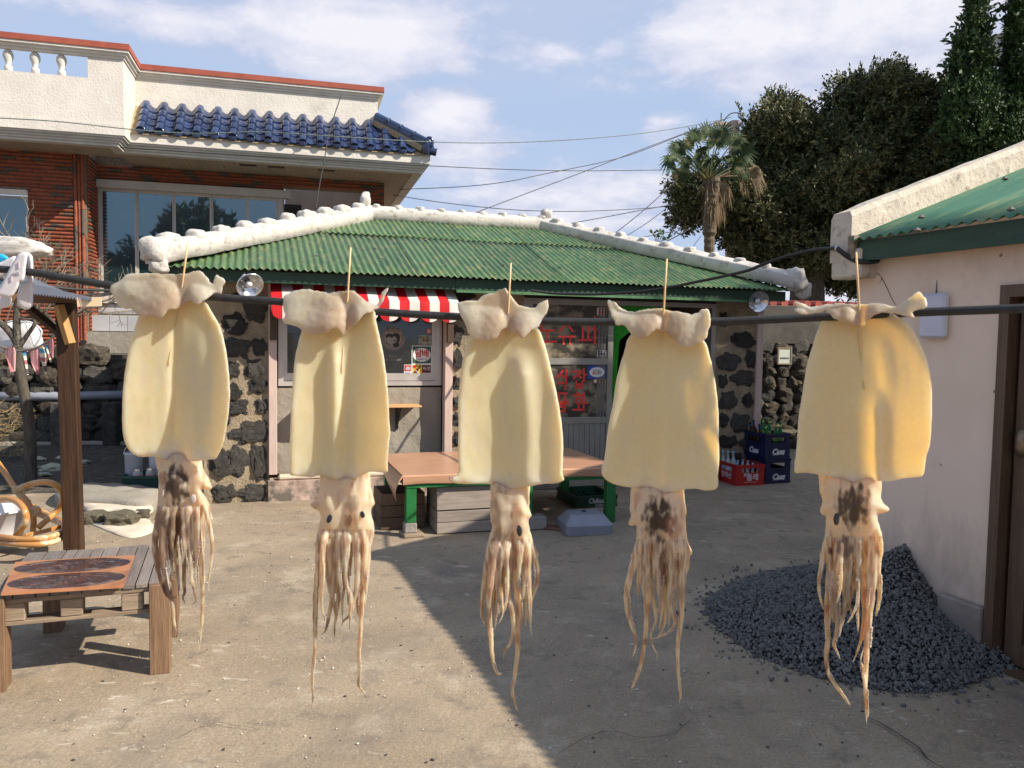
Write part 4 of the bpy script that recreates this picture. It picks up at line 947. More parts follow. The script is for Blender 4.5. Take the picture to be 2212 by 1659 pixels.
def psheet(xa, xb, ya, yb, lift, seed):
    n = int((xb - xa) / PWp * 6); V = []
    for i in range(n + 1):
        x = xa + (xb - xa) * i / n
        for j in range(5):
            y = ya + (yb - ya) * j / 4; V.append((x, y, ze + (y + .14) * PR + .010 * math.cos(2 * math.pi * x / PWp) + lift + .004 * noise.noise(Vector((x, y, seed)))))
    F = [(i * 5 + j, (i + 1) * 5 + j, (i + 1) * 5 + j + 1, i * 5 + j + 1) for i in range(n) for j in range(4)]; m = len(V)
    V2 = V + [(x, y, z - .006) for x, y, z in V]; F2 = F + [tuple(i + m for i in reversed(f)) for f in F] + [(i * 5, i * 5 + m, (i + 1) * 5 + m, (i + 1) * 5) for i in range(n)]
    MB().add(V2, F2).build('roof_sheet', TEAL, pink, smooth=True)
TEAL = mat('teal_green_sheet', (.040, .135, .075), (.065, .18, .10), scale=3, rough=.42, bump=.1, bscale=40, c3=(.24, .30, .13), s3=2.4, th3=(.52, .72), stretch=(2.5, .5, 1), bdist=.003, objrand=.08)
for k in range(5):
    psheet(.07 + .66 * k, .07 + .66 * (k + 1) + .03, -.15, 1.75, .004 * (k % 2), k); psheet(.07 + .66 * k, .07 + .66 * (k + 1) + .03, 1.68, 5.2, .014 + .004 * (k % 2), k + 9)
b = MB(); zr2 = ze + 5.34 * PR; b.add([(.0, 5.2, zr2), (3.35, 5.2, zr2), (3.35, 10.4, ze), (.0, 10.4, ze)], [(0, 1, 2, 3)]); b.build('roof', TEAL, pink)
inst_pts = [(2.3 - 0, 0)]
for (sx, sy) in ((1990, 868), (3627, 868), (3610, 920), (3980, 840), (3957, 715)):
    if sx < 3000: continue
    d = pxdir(sx * .5486, sy * .5486); pn = (wn * PR - Vector((0, 0, 1))); p0 = PC + wn * -.14 + Vector((0, 0, ze - CAMZ)); t = p0.dot(pn) / d.dot(pn); p = d * t + Vector((0, 0, CAMZ)) - PC
    inst('screw_cap', cap, pink, (p.dot(wd), p.dot(wn), p.z + .012), (0, 0, 0), (1.3, 1.3, 1.3))
b = MB(); b.box(.075, 3.3, -.115, -.085, 2.085, 2.20); b.build('fascia', GREEN_DARK, pink)
b = MB(); b.box(.06, 3.3, -.083, -.002, 2.10, 2.12); b.build('soffit', DARKWOOD, pink)
VERGE = mat('lichen_white_verge', (.50, .44, .36), (.62, .555, .46), scale=8, rough=.9, bump=.7, bscale=24, c3=(.24, .215, .18), s3=12, th3=(.56, .70), bdist=.015)
def vergebeam(y0, y1, xa, xb):
    n = 60; V = []; prof = [(xa, -.13), (xa, .13), (xa + .02, .165), (xb - .02, .165), (xb, .13), (xb, -.13)]
    for i in range(n + 1):
        y = y0 + (y1 - y0) * i / n; zz = ze + (y + .14) * PR
        for x, dz_ in prof: q = Vector((x, y, zz + dz_)); V.append(q + noise.noise_vector(q * 6) * .008)
    F = [(i * 6 + k, i * 6 + (k + 1) % 6, (i + 1) * 6 + (k + 1) % 6, (i + 1) * 6 + k) for i in range(n) for k in range(6)] + [(0, 1, 2, 3, 4, 5), tuple(n * 6 + k for k in range(5, -1, -1))]
    MB().add(V, F).build('verge_beam', VERGE, pink)
vergebeam(-.13, 5.2, -.095, .07)
b = MB(); b.box(-.095, .14, -.128, .02, 1.99, 2.16, bev=.012); rough_mesh(b.build('corbel', VERGE, pink), .006, 8)
b = MB(); b.box(.052, .10, -.14, -.06, 2.10, 2.235); b.build('bracket', OLDWOOD, pink)
for pts in ([(1905, 600), (1918, 625), (1930, 650), (1945, 672), (1948, 690)], [(1895, 590), (1905, 600), (1900, 612)]):
    q = []
    for x, y in pts: a_, z_ = (lambda d: (((d * (PC.dot(wn) / d.dot(wn))) + Vector((0, 0, CAMZ)) - PC).dot(wd), (d * (PC.dot(wn) / d.dot(wn))).z + CAMZ))(pxdir(x, y)); q.append(Vector((a_, 0, z_)))
    q = smooth_path(q, 6); V = []
    for i, p in enumerate(q): w_ = .0022 * (1 - i / len(q)) + .0006; dx = .004 * noise.noise(p * 60); V += [(p.x - w_ + dx, -.0025, p.z), (p.x + w_ + dx, -.0025, p.z)]
    MB().add(V, [(2 * i, 2 * i + 1, 2 * i + 3, 2 * i + 2) for i in range(len(q) - 1)]).build('crack', mat('crack_dirt', (.035, .03, .025), rough=1), pink)
# wall lamp with its lead
def PK(x, y, ly=0.0):
    d = pxdir(x, y); t = (PC.dot(wn) + ly) / d.dot(wn); p = d * t + Vector((0, 0, CAMZ)) - PC; return p.dot(wd), p.z
a = PK(1985, 635, -.05); c = PK(2036, 731, -.05)
pl = PC + wd * ((a[0] + c[0]) / 2) + Vector((0, 0, (a[1] + c[1]) / 2)); wl_ = empty('wall_lamp', pl, math.atan2(wd.y, wd.x), 'slim white plastic wall lamp on the pink wall beside the brown door', 'wall lamp')
w_, h_ = abs(c[0] - a[0]), abs(a[1] - c[1])
MB().box(-w_ / 2 + .006, w_ / 2 - .006, -.022, -.001, -h_ / 2 + .006, h_ / 2 - .006, bev=.012).build('back_plate', WHITELEAD, wl_)
DIFF = mat('milky_lamp_cover', (.50, .50, .60), (.56, .56, .66), rough=.35)
MB().box(-w_ / 2, w_ / 2, -.05, -.0225, -h_ / 2, h_ / 2, bev=.02).build('cover', DIFF, wl_)
c0 = pl + Vector((0, 0, h_ / 2)); q = [Vector((0, 0, 0)), Vector((0, 0, .08)) - wd * .008, Vector((0, 0, .16)) - wd * .03, Vector((0, 0, .215)) - wd * .055]
b = MB(); 
for s_ in (0, .012): b.tube(smooth_path([p - wn * .012 - wd * s_ * (1 - p.z * 3) for p in q], 5), .003, 5)
b.build('lead', mat('blue_grey_lead', (.07, .08, .12), rough=.5), wl_).location = Vector((0, 0, h_ / 2))
# ------------------------------------------------------------------ ground
def ground_extra(t, bs, out, tc, c): pass
GROUND = mat('yard_concrete', (.218, .170, .117), (.335, .265, .182), scale=1.1, rough=.95, bump=.55, bscale=26, bdist=.012, c3=(.36, .295, .215), s3=2.6, th3=(.54, .66), lo=.3, hi=.7, detail=9)
def ground_fine(m):
    nt = m.node_tree; bs = [n for n in nt.nodes if n.type == 'BSDF_PRINCIPLED'][0]; src = bs.inputs['Base Color'].links[0].from_socket; t = NT.__new__(NT); t.nt = nt
    tc = nt.nodes.new('ShaderNodeTexCoord').outputs['Object']
    fine = t.mapr(t.noise(70, 6, .85, tc), .32, .68, .64, 1.30); c = t.mix(1.0, src, fine, 'MULTIPLY')
    st = t.mapr(t.noise(5.5, 7, .68, tc, .4), .54, .66); c = t.mix(t.math('MULTIPLY', st, .65), c, (.14, .118, .09)); bl_ = t.mapr(t.noise(1.3, 5, .6, tc, .6), .50, .70); c = t.mix(t.math('MULTIPLY', bl_, .5), c, (.15, .125, .10))
    pal = t.mapr(t.noise(9, 8, .7, t.vmul(tc, (.8, 1.6, 1)), .5), .60, .64); big = t.mapr(t.noise(.7, 3, .5, tc), .45, .62); c = t.mix(t.math('MULTIPLY', pal, big), c, (.47, .41, .33))
    fl = t.mapr(t.noise(150, 1, .5, tc), .745, .76); c = t.mix(fl, c, (.72, .68, .60))
    dk = t.mapr(t.noise(60, 1, .5, t.vmul(tc, (1.1, .9, 1))), .765, .78); c = t.mix(dk, c, (.05, .04, .03))
    t.set(bs.inputs['Base Color'], c)
ground_fine(GROUND)
# fine sheet near the camera, coarse to the horizon
bm = bmesh.new(); xs_ = np.concatenate([[-900, -200, -60, -20], np.arange(-9, 9.01, .15), [20, 60, 200, 900]]); ys_ = np.concatenate([[-300, -60, -15, -4], np.arange(-1, 13.01, .15), [20, 40, 100, 400, 2000]])
vv = [[bm.verts.new((x, y, (.010 * noise.noise(Vector((x * .7, y * .7, 0))) + .004 * noise.noise(Vector((x * 3, y * 3, 5)))) if (-8.5 < x < 8.5 and -.5 < y < 12.5) else -.002)) for y in ys_] for x in xs_]
for i in range(len(xs_) - 1):
    for j in range(len(ys_) - 1): bm.faces.new((vv[i][j], vv[i + 1][j], vv[i + 1][j + 1], vv[i][j + 1]))
me = bpy.data.meshes.new('ground'); bm.to_mesh(me); bm.free(); setmats(me, GROUND); me.polygons.foreach_set('use_smooth', [True] * len(me.polygons))
gr = bpy.data.objects.new('ground', me); col.objects.link(gr); tag(gr, kind='structure')
def patch(name, pts, z0, h, m, rnd=.02, kind='structure', label=None, cat=None, nsub=6, amp=.02, seed=0):
    'low irregular slab on the ground, outline from ground points'
    q = smooth_path([Vector((p.x, p.y, 0)) for p in pts], nsub, closed=True); c = sum(q, Vector()) / len(q); V = []; n = len(q)
    q = [p + noise.noise_vector(p * 4 + Vector((seed, 0, 0))) * amp for p in q]
    rings = [(1.0, 0), (1.0, h * .6), (.985, h), (.6, h * 1.03), (.25, h * 1.0)]
    for f, z in rings:
        for p in q: r = c + (p - c) * f; V.append((r.x - c.x, r.y - c.y, z + (noise.noise(Vector((r.x * 5, r.y * 5, seed))) * h * .25 if z > 0 else 0)))
    F = [(k * n + i, k * n + (i + 1) % n, (k + 1) * n + (i + 1) % n, (k + 1) * n + i) for k in range(len(rings) - 1) for i in range(n)] + [tuple((len(rings) - 1) * n + i for i in range(n))]
    o = MB().add(V, F).build(name, m, None, smooth=True); o.location = (c.x, c.y, z0); return tag(o, label, cat, kind=kind)
SOIL = mat('dark_garden_soil', (.045, .040, .034), (.085, .075, .06), scale=9, rough=1, bump=1, bscale=40, c3=(.15, .12, .07), s3=6, th3=(.58, .68), fleck=((.55, .53, .5), 40, .70), bdist=.03)
patch('garden_soil', [G(-300, 968), G(0, 966), G(140, 963), G(330, 962), G(420, 985), G(400, 1030), G(340, 1058), G(250, 1060), G(120, 1064), G(-20, 1068), G(-300, 1072)], -.005, .035, SOIL)
patch('kerb', [G(-300, 955), G(0, 953), G(200, 950), G(420, 950), G(430, 970), G(200, 965), G(0, 968), G(-300, 972)], 0, .07, CEMENT)
RUB = mat('pale_mortar_patch', (.50, .42, .33), (.62, .54, .44), scale=5, rough=.95, bump=.7, bscale=20)
MOSS = mat('mossy_concrete_lump', (.12, .11, .075), (.21, .18, .125), scale=12, rough=1, bump=1, bscale=30, c3=(.30, .26, .20), s3=6, th3=(.6, .7), bdist=.03)
patch('step', [G(150, 1066), G(250, 1064), G(300, 1070), G(345, 1082), G(330, 1108), G(240, 1104), G(170, 1100), G(120, 1096)], 0, .10, CEMENT, label='worn concrete step behind the wooden post', amp=.04)
patch('mortar_patch', [G(178, 1100), G(225, 1086), G(300, 1094), G(330, 1112), G(290, 1122), G(230, 1118), G(185, 1120)], .03, .035, RUB, amp=.06, seed=3)
patch('mortar_patch', [G(195, 1122), G(250, 1112), G(330, 1130), G(335, 1150), G(290, 1162), G(240, 1150), G(200, 1135)], .0, .012, RUB, amp=.08, seed=5)
for k, (x, y, w, h) in enumerate(((205, 1113, 60, 28), (262, 1116, 64, 34), (306, 1108, 30, 24), (186, 1122, 26, 20))):
    p = G(x, y + h * .5); s_ = p.y / FPX; me = rock_mesh('concrete_lump', 70 + k, MOSS, sub=3, rough=.4); o = bpy.data.objects.new('concrete_lump', me); col.objects.link(o); o.location = p + Vector((0, 0, h * s_ * .3)); o.scale = (w * s_ * 1.1, w * s_ * .8, h * s_ * 1.1)
    tag(o, ['broad mossy concrete lump just right of the wooden post', 'larger mossy concrete lump in pale spilled mortar', 'small mossy lump at the right end of the spilled mortar', 'smallest mossy lump, beside the foot of the wooden post'][k], 'rubble')
# chips and grit lying on the yard
n = 2600; cvx = rng.uniform(-3.6, 3.2, n); cvy = 2.1 + 5.2 * rng.random(n) ** 1.3; VV = []; FF = []; MI = []
bmx = bmesh.new(); bmesh.ops.create_icosphere(bmx, subdivisions=1, radius=1); iv = np.array([v.co[:] for v in bmx.verts]); ifc = np.array([[v.index for v in f.verts] for f in bmx.faces]); bmx.free()
for k in range(n):
    s_ = .0016 + .0045 * rng.random() ** 4; VV.append(iv * rng.uniform(.6, 1.3, size=(len(iv), 1)) * np.array([1.5, 1, .6]) * s_ @ np.array([[math.cos(k), -math.sin(k), 0], [math.sin(k), math.cos(k), 0], [0, 0, 1]]) + np.array([cvx[k], cvy[k], .010 * noise.noise(Vector((cvx[k] * .7, cvy[k] * .7, 0))) + .004])); FF.append(ifc + k * len(iv)); MI += [int(rng.random() < .45)] * len(ifc)
o = npmesh('grit', np.concatenate(VV), np.concatenate(FF), [mat('pale_chip', (.52, .48, .42), rough=.9), mat('dark_chip', (.05, .045, .04), rough=.9)], mi=MI); tag(o, 'loose pale and dark chips of grit scattered over the concrete yard', 'grit', kind='stuff')
# cracks in the yard
def crack(pts, w, seed):
    q = smooth_path([G(*p) for p in pts], 12); q = [p + noise.noise_vector(p * 9 + Vector((seed, 0, 0))) * .02 for p in q]; V = []
    for i, p in enumerate(q):
        t = (q[min(i + 1, len(q) - 1)] - q[max(i - 1, 0)]).normalized(); n_ = Vector((t.y, -t.x, 0)); ww = w * (.5 + .5 * abs(noise.noise(p * 14))) * math.sin(math.pi * (i + .5) / len(q)) ** .4
        V += [(p.x + n_.x * ww, p.y + n_.y * ww, .016), (p.x - n_.x * ww, p.y - n_.y * ww, .016)]
    o = MB().add(V, [(2 * i, 2 * i + 1, 2 * i + 3, 2 * i + 2) for i in range(len(q) - 1)]).build('crack', mat('crack_dirt', (.035, .03, .025), rough=1), None); tag(o, kind='structure')
crack([(1867, 1553), (1920, 1580), (1975, 1618), (2040, 1672)], .007, 1); crack([(1490, 1250), (1540, 1262), (1600, 1268)], .003, 2); crack([(1370, 1250), (1460, 1300), (1560, 1330)], .003, 4); crack([(560, 1230), (640, 1275), (700, 1290), (760, 1330)], .0025, 5); crack([(1200, 1640), (1300, 1590), (1420, 1600), (1500, 1560)], .003, 6); crack([(380, 1600), (470, 1570), (560, 1585)], .002, 7); 

# ------------------------------------------------------------------ dry stone walls
rocks = [rock_mesh('stone', 100 + i, LAVA, sub=3, rough=.34) for i in range(7)]; rocksb = [rock_mesh('stone', 120 + i, LAVA_BROWN, sub=3, rough=.34) for i in range(7)]
def drywall(root, u0, u1, z0, z1, meshes, size, seed, zfun=None):
    r = random.Random(seed); z = z0 + size * .3
    row = 0
    while z < z1:
        u = u0 + r.uniform(-.5, 0) * size; hrow = size * r.uniform(.72, .95)
        while u < u1:
            w = size * r.uniform(.8, 1.5)
            if zfun is None or z < zfun(u):
                inst('stone', r.choice(meshes), root, (u + w / 2, r.uniform(-.03, .03), z + r.uniform(-.02, .02)), (r.uniform(-.3, .3), r.uniform(-.35, .35), r.uniform(-.4, .4)), (w * 1.1, size * 1.2, hrow * 1.25))
            u += w * .98
        z += hrow * .95; row += 1
gw = empty('stone_wall', Vh * 12.4 + Uh * -5.2, AH, 'dark dry basalt stone wall under the brick house terrace, on the left', 'stone wall')
drywall(gw, 0.0, 5.1, 0, 1.36, rocks + rocksb[:3], .29, 3, zfun=lambda u: 1.30 - .12 * (u > 2.2) + .12 * noise.noise(Vector((u * 2, 0, 0))))
MB().box(0, 5.1, .12, .3, 0, 1.22).build('core', mat('wall_dirt', (.04, .035, .03), (.09, .075, .06), scale=9, rough=1, bump=1), gw)
b = MB(); b.box(-8, 3, -1.2, 9, 0, 1.27); o = b.build('terrace', SOIL, None); o.location = Vh * HV; o.rotation_euler = (0, 0, AH); tag(o, kind='structure')
# back wall on the right, with render and red tile coping above the stones
a0 = W(1590, 800, 12.6); rw = empty('stone_wall', (a0.x - .3, a0.y, 0), RZB * .6, 'rough stone boundary wall with grey render and red tile coping, behind the shop corner', 'stone wall')
drywall(rw, 0, 3.4, .1, 1.58, rocksb + rocks[:2], .25, 11)
MB().box(0, 3.6, .12, .3, 0, 1.7).build('core', mat('wall_dirt', (.04, .035, .03)), rw)
MB().box(0, 3.6, -.10, .34, 1.58, 2.20, bev=.01).build('render_band', mat('shade_darkened_render', (.065, .06, .052), (.10, .092, .08), scale=4, rough=.95, bump=.5), rw)  # grey render, its colour darkened to include the shade on this band
tl = MB()
for sx in (-1, 1):
    pass
ct = MB(); ct.tube([(-.09, 0, 0), (.10, 0, 0)], [.062, .07], 8); ctm = ct.build('coping_tile', mat('red_coping_tile', (.28, .05, .04), (.36, .08, .06), scale=9, rough=.6, objrand=.2), rw)
ctm.location = (.1, .1, 2.23)
for k in range(1, 18): inst('coping_tile', ctm.data, rw, (.1 + .2 * k, .1, 2.23), (0, 0, R(90)))
ctm.rotation_euler = (0, 0, R(90)); ctm.scale = (1.9, 1, 1)
for c in rw.children:
    if c.name.startswith('coping_tile'): c.scale = (1.9, 1, 1)
a1 = W(1400, 760, 13.5)
patch('dirt_mound', [G(1640, 1000), G(1700, 970), G(1800, 985), G(1900, 1010), G(1960, 960), G(1850, 900), G(1650, 905), G(1560, 930)], -.01, .20, mat('weedy_dirt', (.075, .062, .042), (.12, .10, .065), scale=8, rough=1, bump=1, c3=(.10, .11, .04), s3=9, th3=(.58, .68), bdist=.03), amp=.05, seed=2)
# framed notice on the wall
p0 = W(1695, 769, 12.15); nf = empty('framed_notice', p0, RZB * .6, 'small framed faded notice hung on the rough stone wall', 'notice')
s_ = 12.15 / FPX; w_, h_ = 33 * s_, 37 * s_
b = MB(); f = .02
for q in ((-w_ / 2, -w_ / 2 + f, -h_ / 2, h_ / 2), (w_ / 2 - f, w_ / 2, -h_ / 2, h_ / 2), (-w_ / 2 + f, w_ / 2 - f, h_ / 2 - f, h_ / 2), (-w_ / 2 + f, w_ / 2 - f, -h_ / 2, -h_ / 2 + f)): b.box(q[0], q[1], -.012, .012, q[2], q[3])
b.build('frame', OLDWOOD, nf); MB().box(-w_ / 2 + f, w_ / 2 - f, -.004, .008, -h_ / 2 + f, h_ / 2 - f).build('paper', mat('faded_notice', (.50, .55, .46), (.58, .62, .52), scale=9, rough=.6, c3=(.25, .33, .33), s3=12, th3=(.55, .7)), nf)
b = MB()
for k in range(5): x = -w_ * .32 + k * w_ * .13; b.box(x, x + w_ * .09, -.006, -.0045, -h_ * .18, -h_ * .08)
b.build('print', INK, nf)

# gravel heap against the pink wall
PCg = Vector((2.24, 4.40)); 
def heap(x, y):
    d = Vector((x, y)) - PCg; a = math.atan2(d.y, d.x); Rr = 1.06 - .40 * max(0, (d.normalized() if d.length > 1e-6 else d).dot(Vector((wd.x, wd.y)))) ** 3 + .08 * noise.noise(Vector((math.cos(a) * 1.5, math.sin(a) * 1.5, 0))) ; 
    if d.y < 0: Rr *= 1.0 + .02 * abs(math.sin(a))
    r = d.length / Rr; return max(0.0, .47 * (1 - r) * (1 - .26 * math.sin(math.pi * min(r, 1))) + .030 * min(1, (1 - r) * 5) * noise.noise(Vector((x * 3.2, y * 3.2, 4))) + .010 * noise.noise(Vector((x * 9, y * 9, 2)))) if r < 1 else 0.0
n = 70; xs = np.linspace(.8, 3.0, n); ys = np.linspace(3.1, 5.8, n); V = [(x, y, heap(x, y) - .012) for x in xs for y in ys]; F = [(i * n + j, (i + 1) * n + j, (i + 1) * n + j + 1, i * n + j + 1) for i in range(n - 1) for j in range(n - 1)]
V = np.array(V); F = np.array([f for f in F if V[list(f), 2].max() > -.005])
GRAV = mat('grey_crushed_stone', (.062, .058, .056), (.17, .162, .156), scale=34, rough=.9, c3=(.23, .22, .225), s3=30, th3=(.58, .72))
base = []
bmx = bmesh.new(); bmesh.ops.create_icosphere(bmx, subdivisions=1, radius=1); iv = np.array([v.co[:] for v in bmx.verts]); ifc = np.array([[v.index for v in f.verts] for f in bmx.faces]); bmx.free()
allV = []; allF = []; cnt = 0; tot = 0
while cnt < 21000 and tot < 220000:
    tot += 1; x = rng.uniform(.85, 3.0); y = rng.uniform(3.15, 5.75); hgt = heap(x, y); sc_ = abs(rng.normal(.0, 1))
    q = Vector((x, y, 0)) - PC
    if q.dot(wn) > .02 and q.dot(wd) > -.02: continue
    if hgt <= 0:
        d = (Vector((x, y)) - PCg).length
        if rng.random() > max(0, .10 if heap(x + (PCg.x - x) * .05, y + (PCg.y - y) * .05) > 0 else (.018 if heap(x + (PCg.x - x) * .17, y + (PCg.y - y) * .17) > 0 else 0)): continue
    s = .0045 + .0085 * rng.random() ** 2.2; A = rng.normal(size=(3, 3)); Qm, _ = np.linalg.qr(A); v = (iv * rng.uniform(.72, 1.3, size=(len(iv), 1)) * np.array([1.25, 1.0, .62])) @ Qm.T * s
    allV.append(v + np.array([x, y, hgt + s * rng.uniform(-.2, .7) + .006])); allF.append(ifc + cnt * len(iv)); cnt += 1
allV = np.concatenate(allV); allF = np.concatenate(allF)
Vb_ = np.concatenate([allV, V]); 
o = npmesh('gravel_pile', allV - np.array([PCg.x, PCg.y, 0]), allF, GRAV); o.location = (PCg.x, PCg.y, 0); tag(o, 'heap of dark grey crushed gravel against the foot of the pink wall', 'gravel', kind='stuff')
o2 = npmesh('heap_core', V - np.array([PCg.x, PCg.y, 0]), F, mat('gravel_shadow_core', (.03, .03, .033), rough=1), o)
# ------------------------------------------------------------------ low tables by the shop front
def Lc(u, ly, z=0.0): return Ub * u + Vb * (BV + ly) + Vector((0, 0, z))
tz = .50
def low_table(u0, u1, y0, y1, legs, label, flap, seed, foot):
    base = Lc(u0, y0); t = empty('low_table', base, RZB, label, 'table', 'low wooden platforms in front of the shop'); L = u1 - u0; Wd = y1 - y0
    # linoleum with curled edges
    nx, ny = 24, 14; V = []
    for j in range(ny + 1):
        for i in range(nx + 1):
            x = L * i / nx; y = Wd * j / ny; V.append((x, y, tz + .003 * noise.noise(Vector((x * 4, y * 4, seed)))))
    F = [(j * (nx + 1) + i, j * (nx + 1) + i + 1, (j + 1) * (nx + 1) + i + 1, (j + 1) * (nx + 1) + i) for j in range(ny) for i in range(nx)]
    k = len(V)
    for i in range(nx + 1):
        x = L * i / nx
        for dz_, dy in ((-.012, -.012), (-.05, -.016), (-.072 + .006 * math.sin(x * 9), -.014)): V.append((x, dy, tz + dz_))
    F += [(i, k + i * 3, k + (i + 1) * 3, i + 1) for i in range(nx)] + [(k + i * 3 + j, k + i * 3 + j + 1, k + (i + 1) * 3 + j + 1, k + (i + 1) * 3 + j) for i in range(nx) for j in range(2)]
    if flap:
        k2 = len(V); nn = ny
        for j in range(nn + 1):
            y = Wd * j / nn; drop = .17 * (1 - j / nn) + .03; 
            for q in range(5): V.append((-.010 - .05 * math.sin(q / 4 * 2.2) * (1 - j / nn * .5), y - (.016 if j == 0 else 0), tz - drop * q / 4))
        F += [(k2 + j * 5 + q, k2 + (j + 1) * 5 + q, k2 + (j + 1) * 5 + q + 1, k2 + j * 5 + q + 1) for j in range(nn) for q in range(4)]
        F += [(0, k2, k2 + 1, k)]
    n_ = len(V); V2 = V + [(x, y + .002, z - .004) for x, y, z in V]
    MB().add(V2, F + [tuple(i + n_ for i in reversed(f)) for f in F]).build('table_top', LINO, t, smooth=True).data.set_sharp_from_angle(angle=R(35))
    MB().box(.02, L - .02, .0, Wd - .02, tz - .03, tz - .006).build('board', OLDWOOD, t)
    b = MB(); b.box(.03, L - .03, .004, .035, tz - .105, tz - .032); b.box(.03, L - .03, Wd - .06, Wd - .03, tz - .105, tz - .032); b.box(.03, .06, .036, Wd - .061, tz - .105, tz - .032); b.box(L - .06, L - .03, .036, Wd - .061, tz - .105, tz - .032); b.build('frame', GREENPAINT, t)
    for (lx, ly) in legs: MB().box(lx, lx + .085, ly, ly + .075, foot, tz - .106, bev=.004).build('leg', GREENPAINT, t)
    for xx in (.38, L - .4):
        b = MB(); b.box(xx, xx + .03, -.0185, -.015, tz - .05, tz - .046); b.box(xx, xx + .004, -.0185, -.015, tz - .05, tz - .025); b.box(xx, xx + .03, -.0185, -.015, tz - .029, tz - .025); b.build('staple', ALU_LIGHT, t)
    return t
uT0, uTm, uT1, yT0, yT1 = 1.13, 2.44, 3.05, -1.70, -.50
low_table(uT0, uTm, yT0, yT1, [(.03, .01), (.03, 1.07), (1.02, .01), (1.02, 1.07)], 'long low platform with a wood print linoleum top and green legs, under the shop window', True, 1, .11)
low_table(uTm + .012, uT1, yT0 + .02, yT1 + .02, [(.48, .01), (.48, 1.07), (.04, 1.07)], 'shorter low platform butted against the right end of the long one, below the door', False, 2, .0)
p = Lc(uTm - .01, yT0 - .02, tz - .12); MB().box(-.03, .035, -.02, .02, 0, .11, bev=.003).build('corner_block', OLDWOOD, None)
cb = bpy.data.objects['corner_block']; cb.location = p; cb.rotation_euler = (0, 0, RZB); tag(cb, 'small worn wooden block wedged at the seam between the two low platforms', 'wood block')
def blk(name, u, ly, w, d, h, m, label, cat, group=None, rz=0.0, z=0.0, rough_=.004):
    b = MB().box(-w / 2, w / 2, -d / 2, d / 2, 0, h, bev=.006); o = b.build(name, m, None); o.location = Lc(u, ly, z); o.rotation_euler = (0, 0, RZB + rz); return tag(o, label, cat, group)
blk('wood_foot', uT0 + .085, yT0 + .05, .17, .16, .03, OLDWOOD, 'flat wooden board under the front left green table leg', 'wood block', rz=.1)
blk('wood_foot', uT0 + .07, yT0 + .05, .10, .09, .078, CONC, 'grey block between the front left green leg and its flat board', 'wood block', z=.031)
blk('concrete_block', uT0 + 1.07, yT0 + .06, .30, .18, .108, CONC, 'grey concrete block under the middle green table leg', 'concrete block')
blk('concrete_block', uT0 + .07, yT1 - .09, .16, .16, .108, CONC, 'concrete block under the rear left green table leg', 'concrete block')
blk('concrete_block', uT0 + 1.07, yT1 - .09, .2, .16, .108, CONC, 'concrete block under the rear middle green table leg', 'concrete block')
p = G(1208, 1143); o = MB().box(-.14, .14, -.06, .06, 0, .018, bev=.003).build('plank_offcut', mat('reddish_offcut', (.12, .055, .035), (.18, .09, .06), scale=9, rough=.8), None); o.location = p; o.rotation_euler = (0, 0, -.35); tag(o, 'short reddish plank lying on the ground beside the grey plastic lid', 'plank')
o = MB().tube([(0, 0, 0), (.42, -.62, .02)], .012, 6).build('stick', OLDWOOD, None); o.location = Lc(uT0 + .16, yT1 - .25, .02); o.rotation_euler = (0, 0, RZB); tag(o, 'thin pale stick lying under the left end of the low platform', 'stick')
# wooden boxes under the platform
def wood_box(u0, u1, ly, dep, z0, z1, label, m=OLDWOOD, split=2):
    t = empty('wooden_box', Lc(u0, ly, z0), RZB, label, 'wooden box', 'old wooden boxes under the low platform'); L = u1 - u0; h = z1 - z0; bh = h / split
    for k in range(split):
        b = MB(); rough_mesh(MB().box(0, L, 0, .016, bh * k + .003, bh * (k + 1) - .003, bev=.002).build('plank', m, t), .0015, 12, k)
        MB().box(0, L, dep - .016, dep, bh * k + .003, bh * (k + 1) - .003).build('plank', m, t)
        MB().box(0, .016, .018, dep - .018, bh * k + .003, bh * (k + 1) - .003).build('plank', m, t); MB().box(L - .016, L, .018, dep - .018, bh * k + .003, bh * (k + 1) - .003).build('plank', m, t)
    MB().box(.018, L - .018, .018, dep - .018, 0, .012).build('bottom', m, t)
    return t
PALEB = mat('grey_pink_board', (.24, .195, .165), (.33, .28, .24), scale=6, rough=.85, bump=.4, stretch=(.4, 5, 5), c3=(.12, .10, .08), s3=5, th3=(.58, .7), objrand=.12)
pa = G(944, 1154); ua, la = pa.dot(Ub), pa.dot(Vb) - BV
wood_box(ua, ua + .66, la, .42, .0, .185, 'dark lower wooden box under the low platform, standing on the ground', PALEB, 2)
wood_box(ua, ua + .66, la + .01, .40, .19, .385, 'paler upper wooden box stacked under the low platform', PALEB, 1)
wood_box(ua - .42, ua - .05, la + .25, .4, .0, .30, 'brown slatted wooden box set back behind the front left green leg', mat('brown_board2', (.10, .06, .035), (.16, .10, .06), scale=7, rough=.8, bump=.3, objrand=.2), 3)
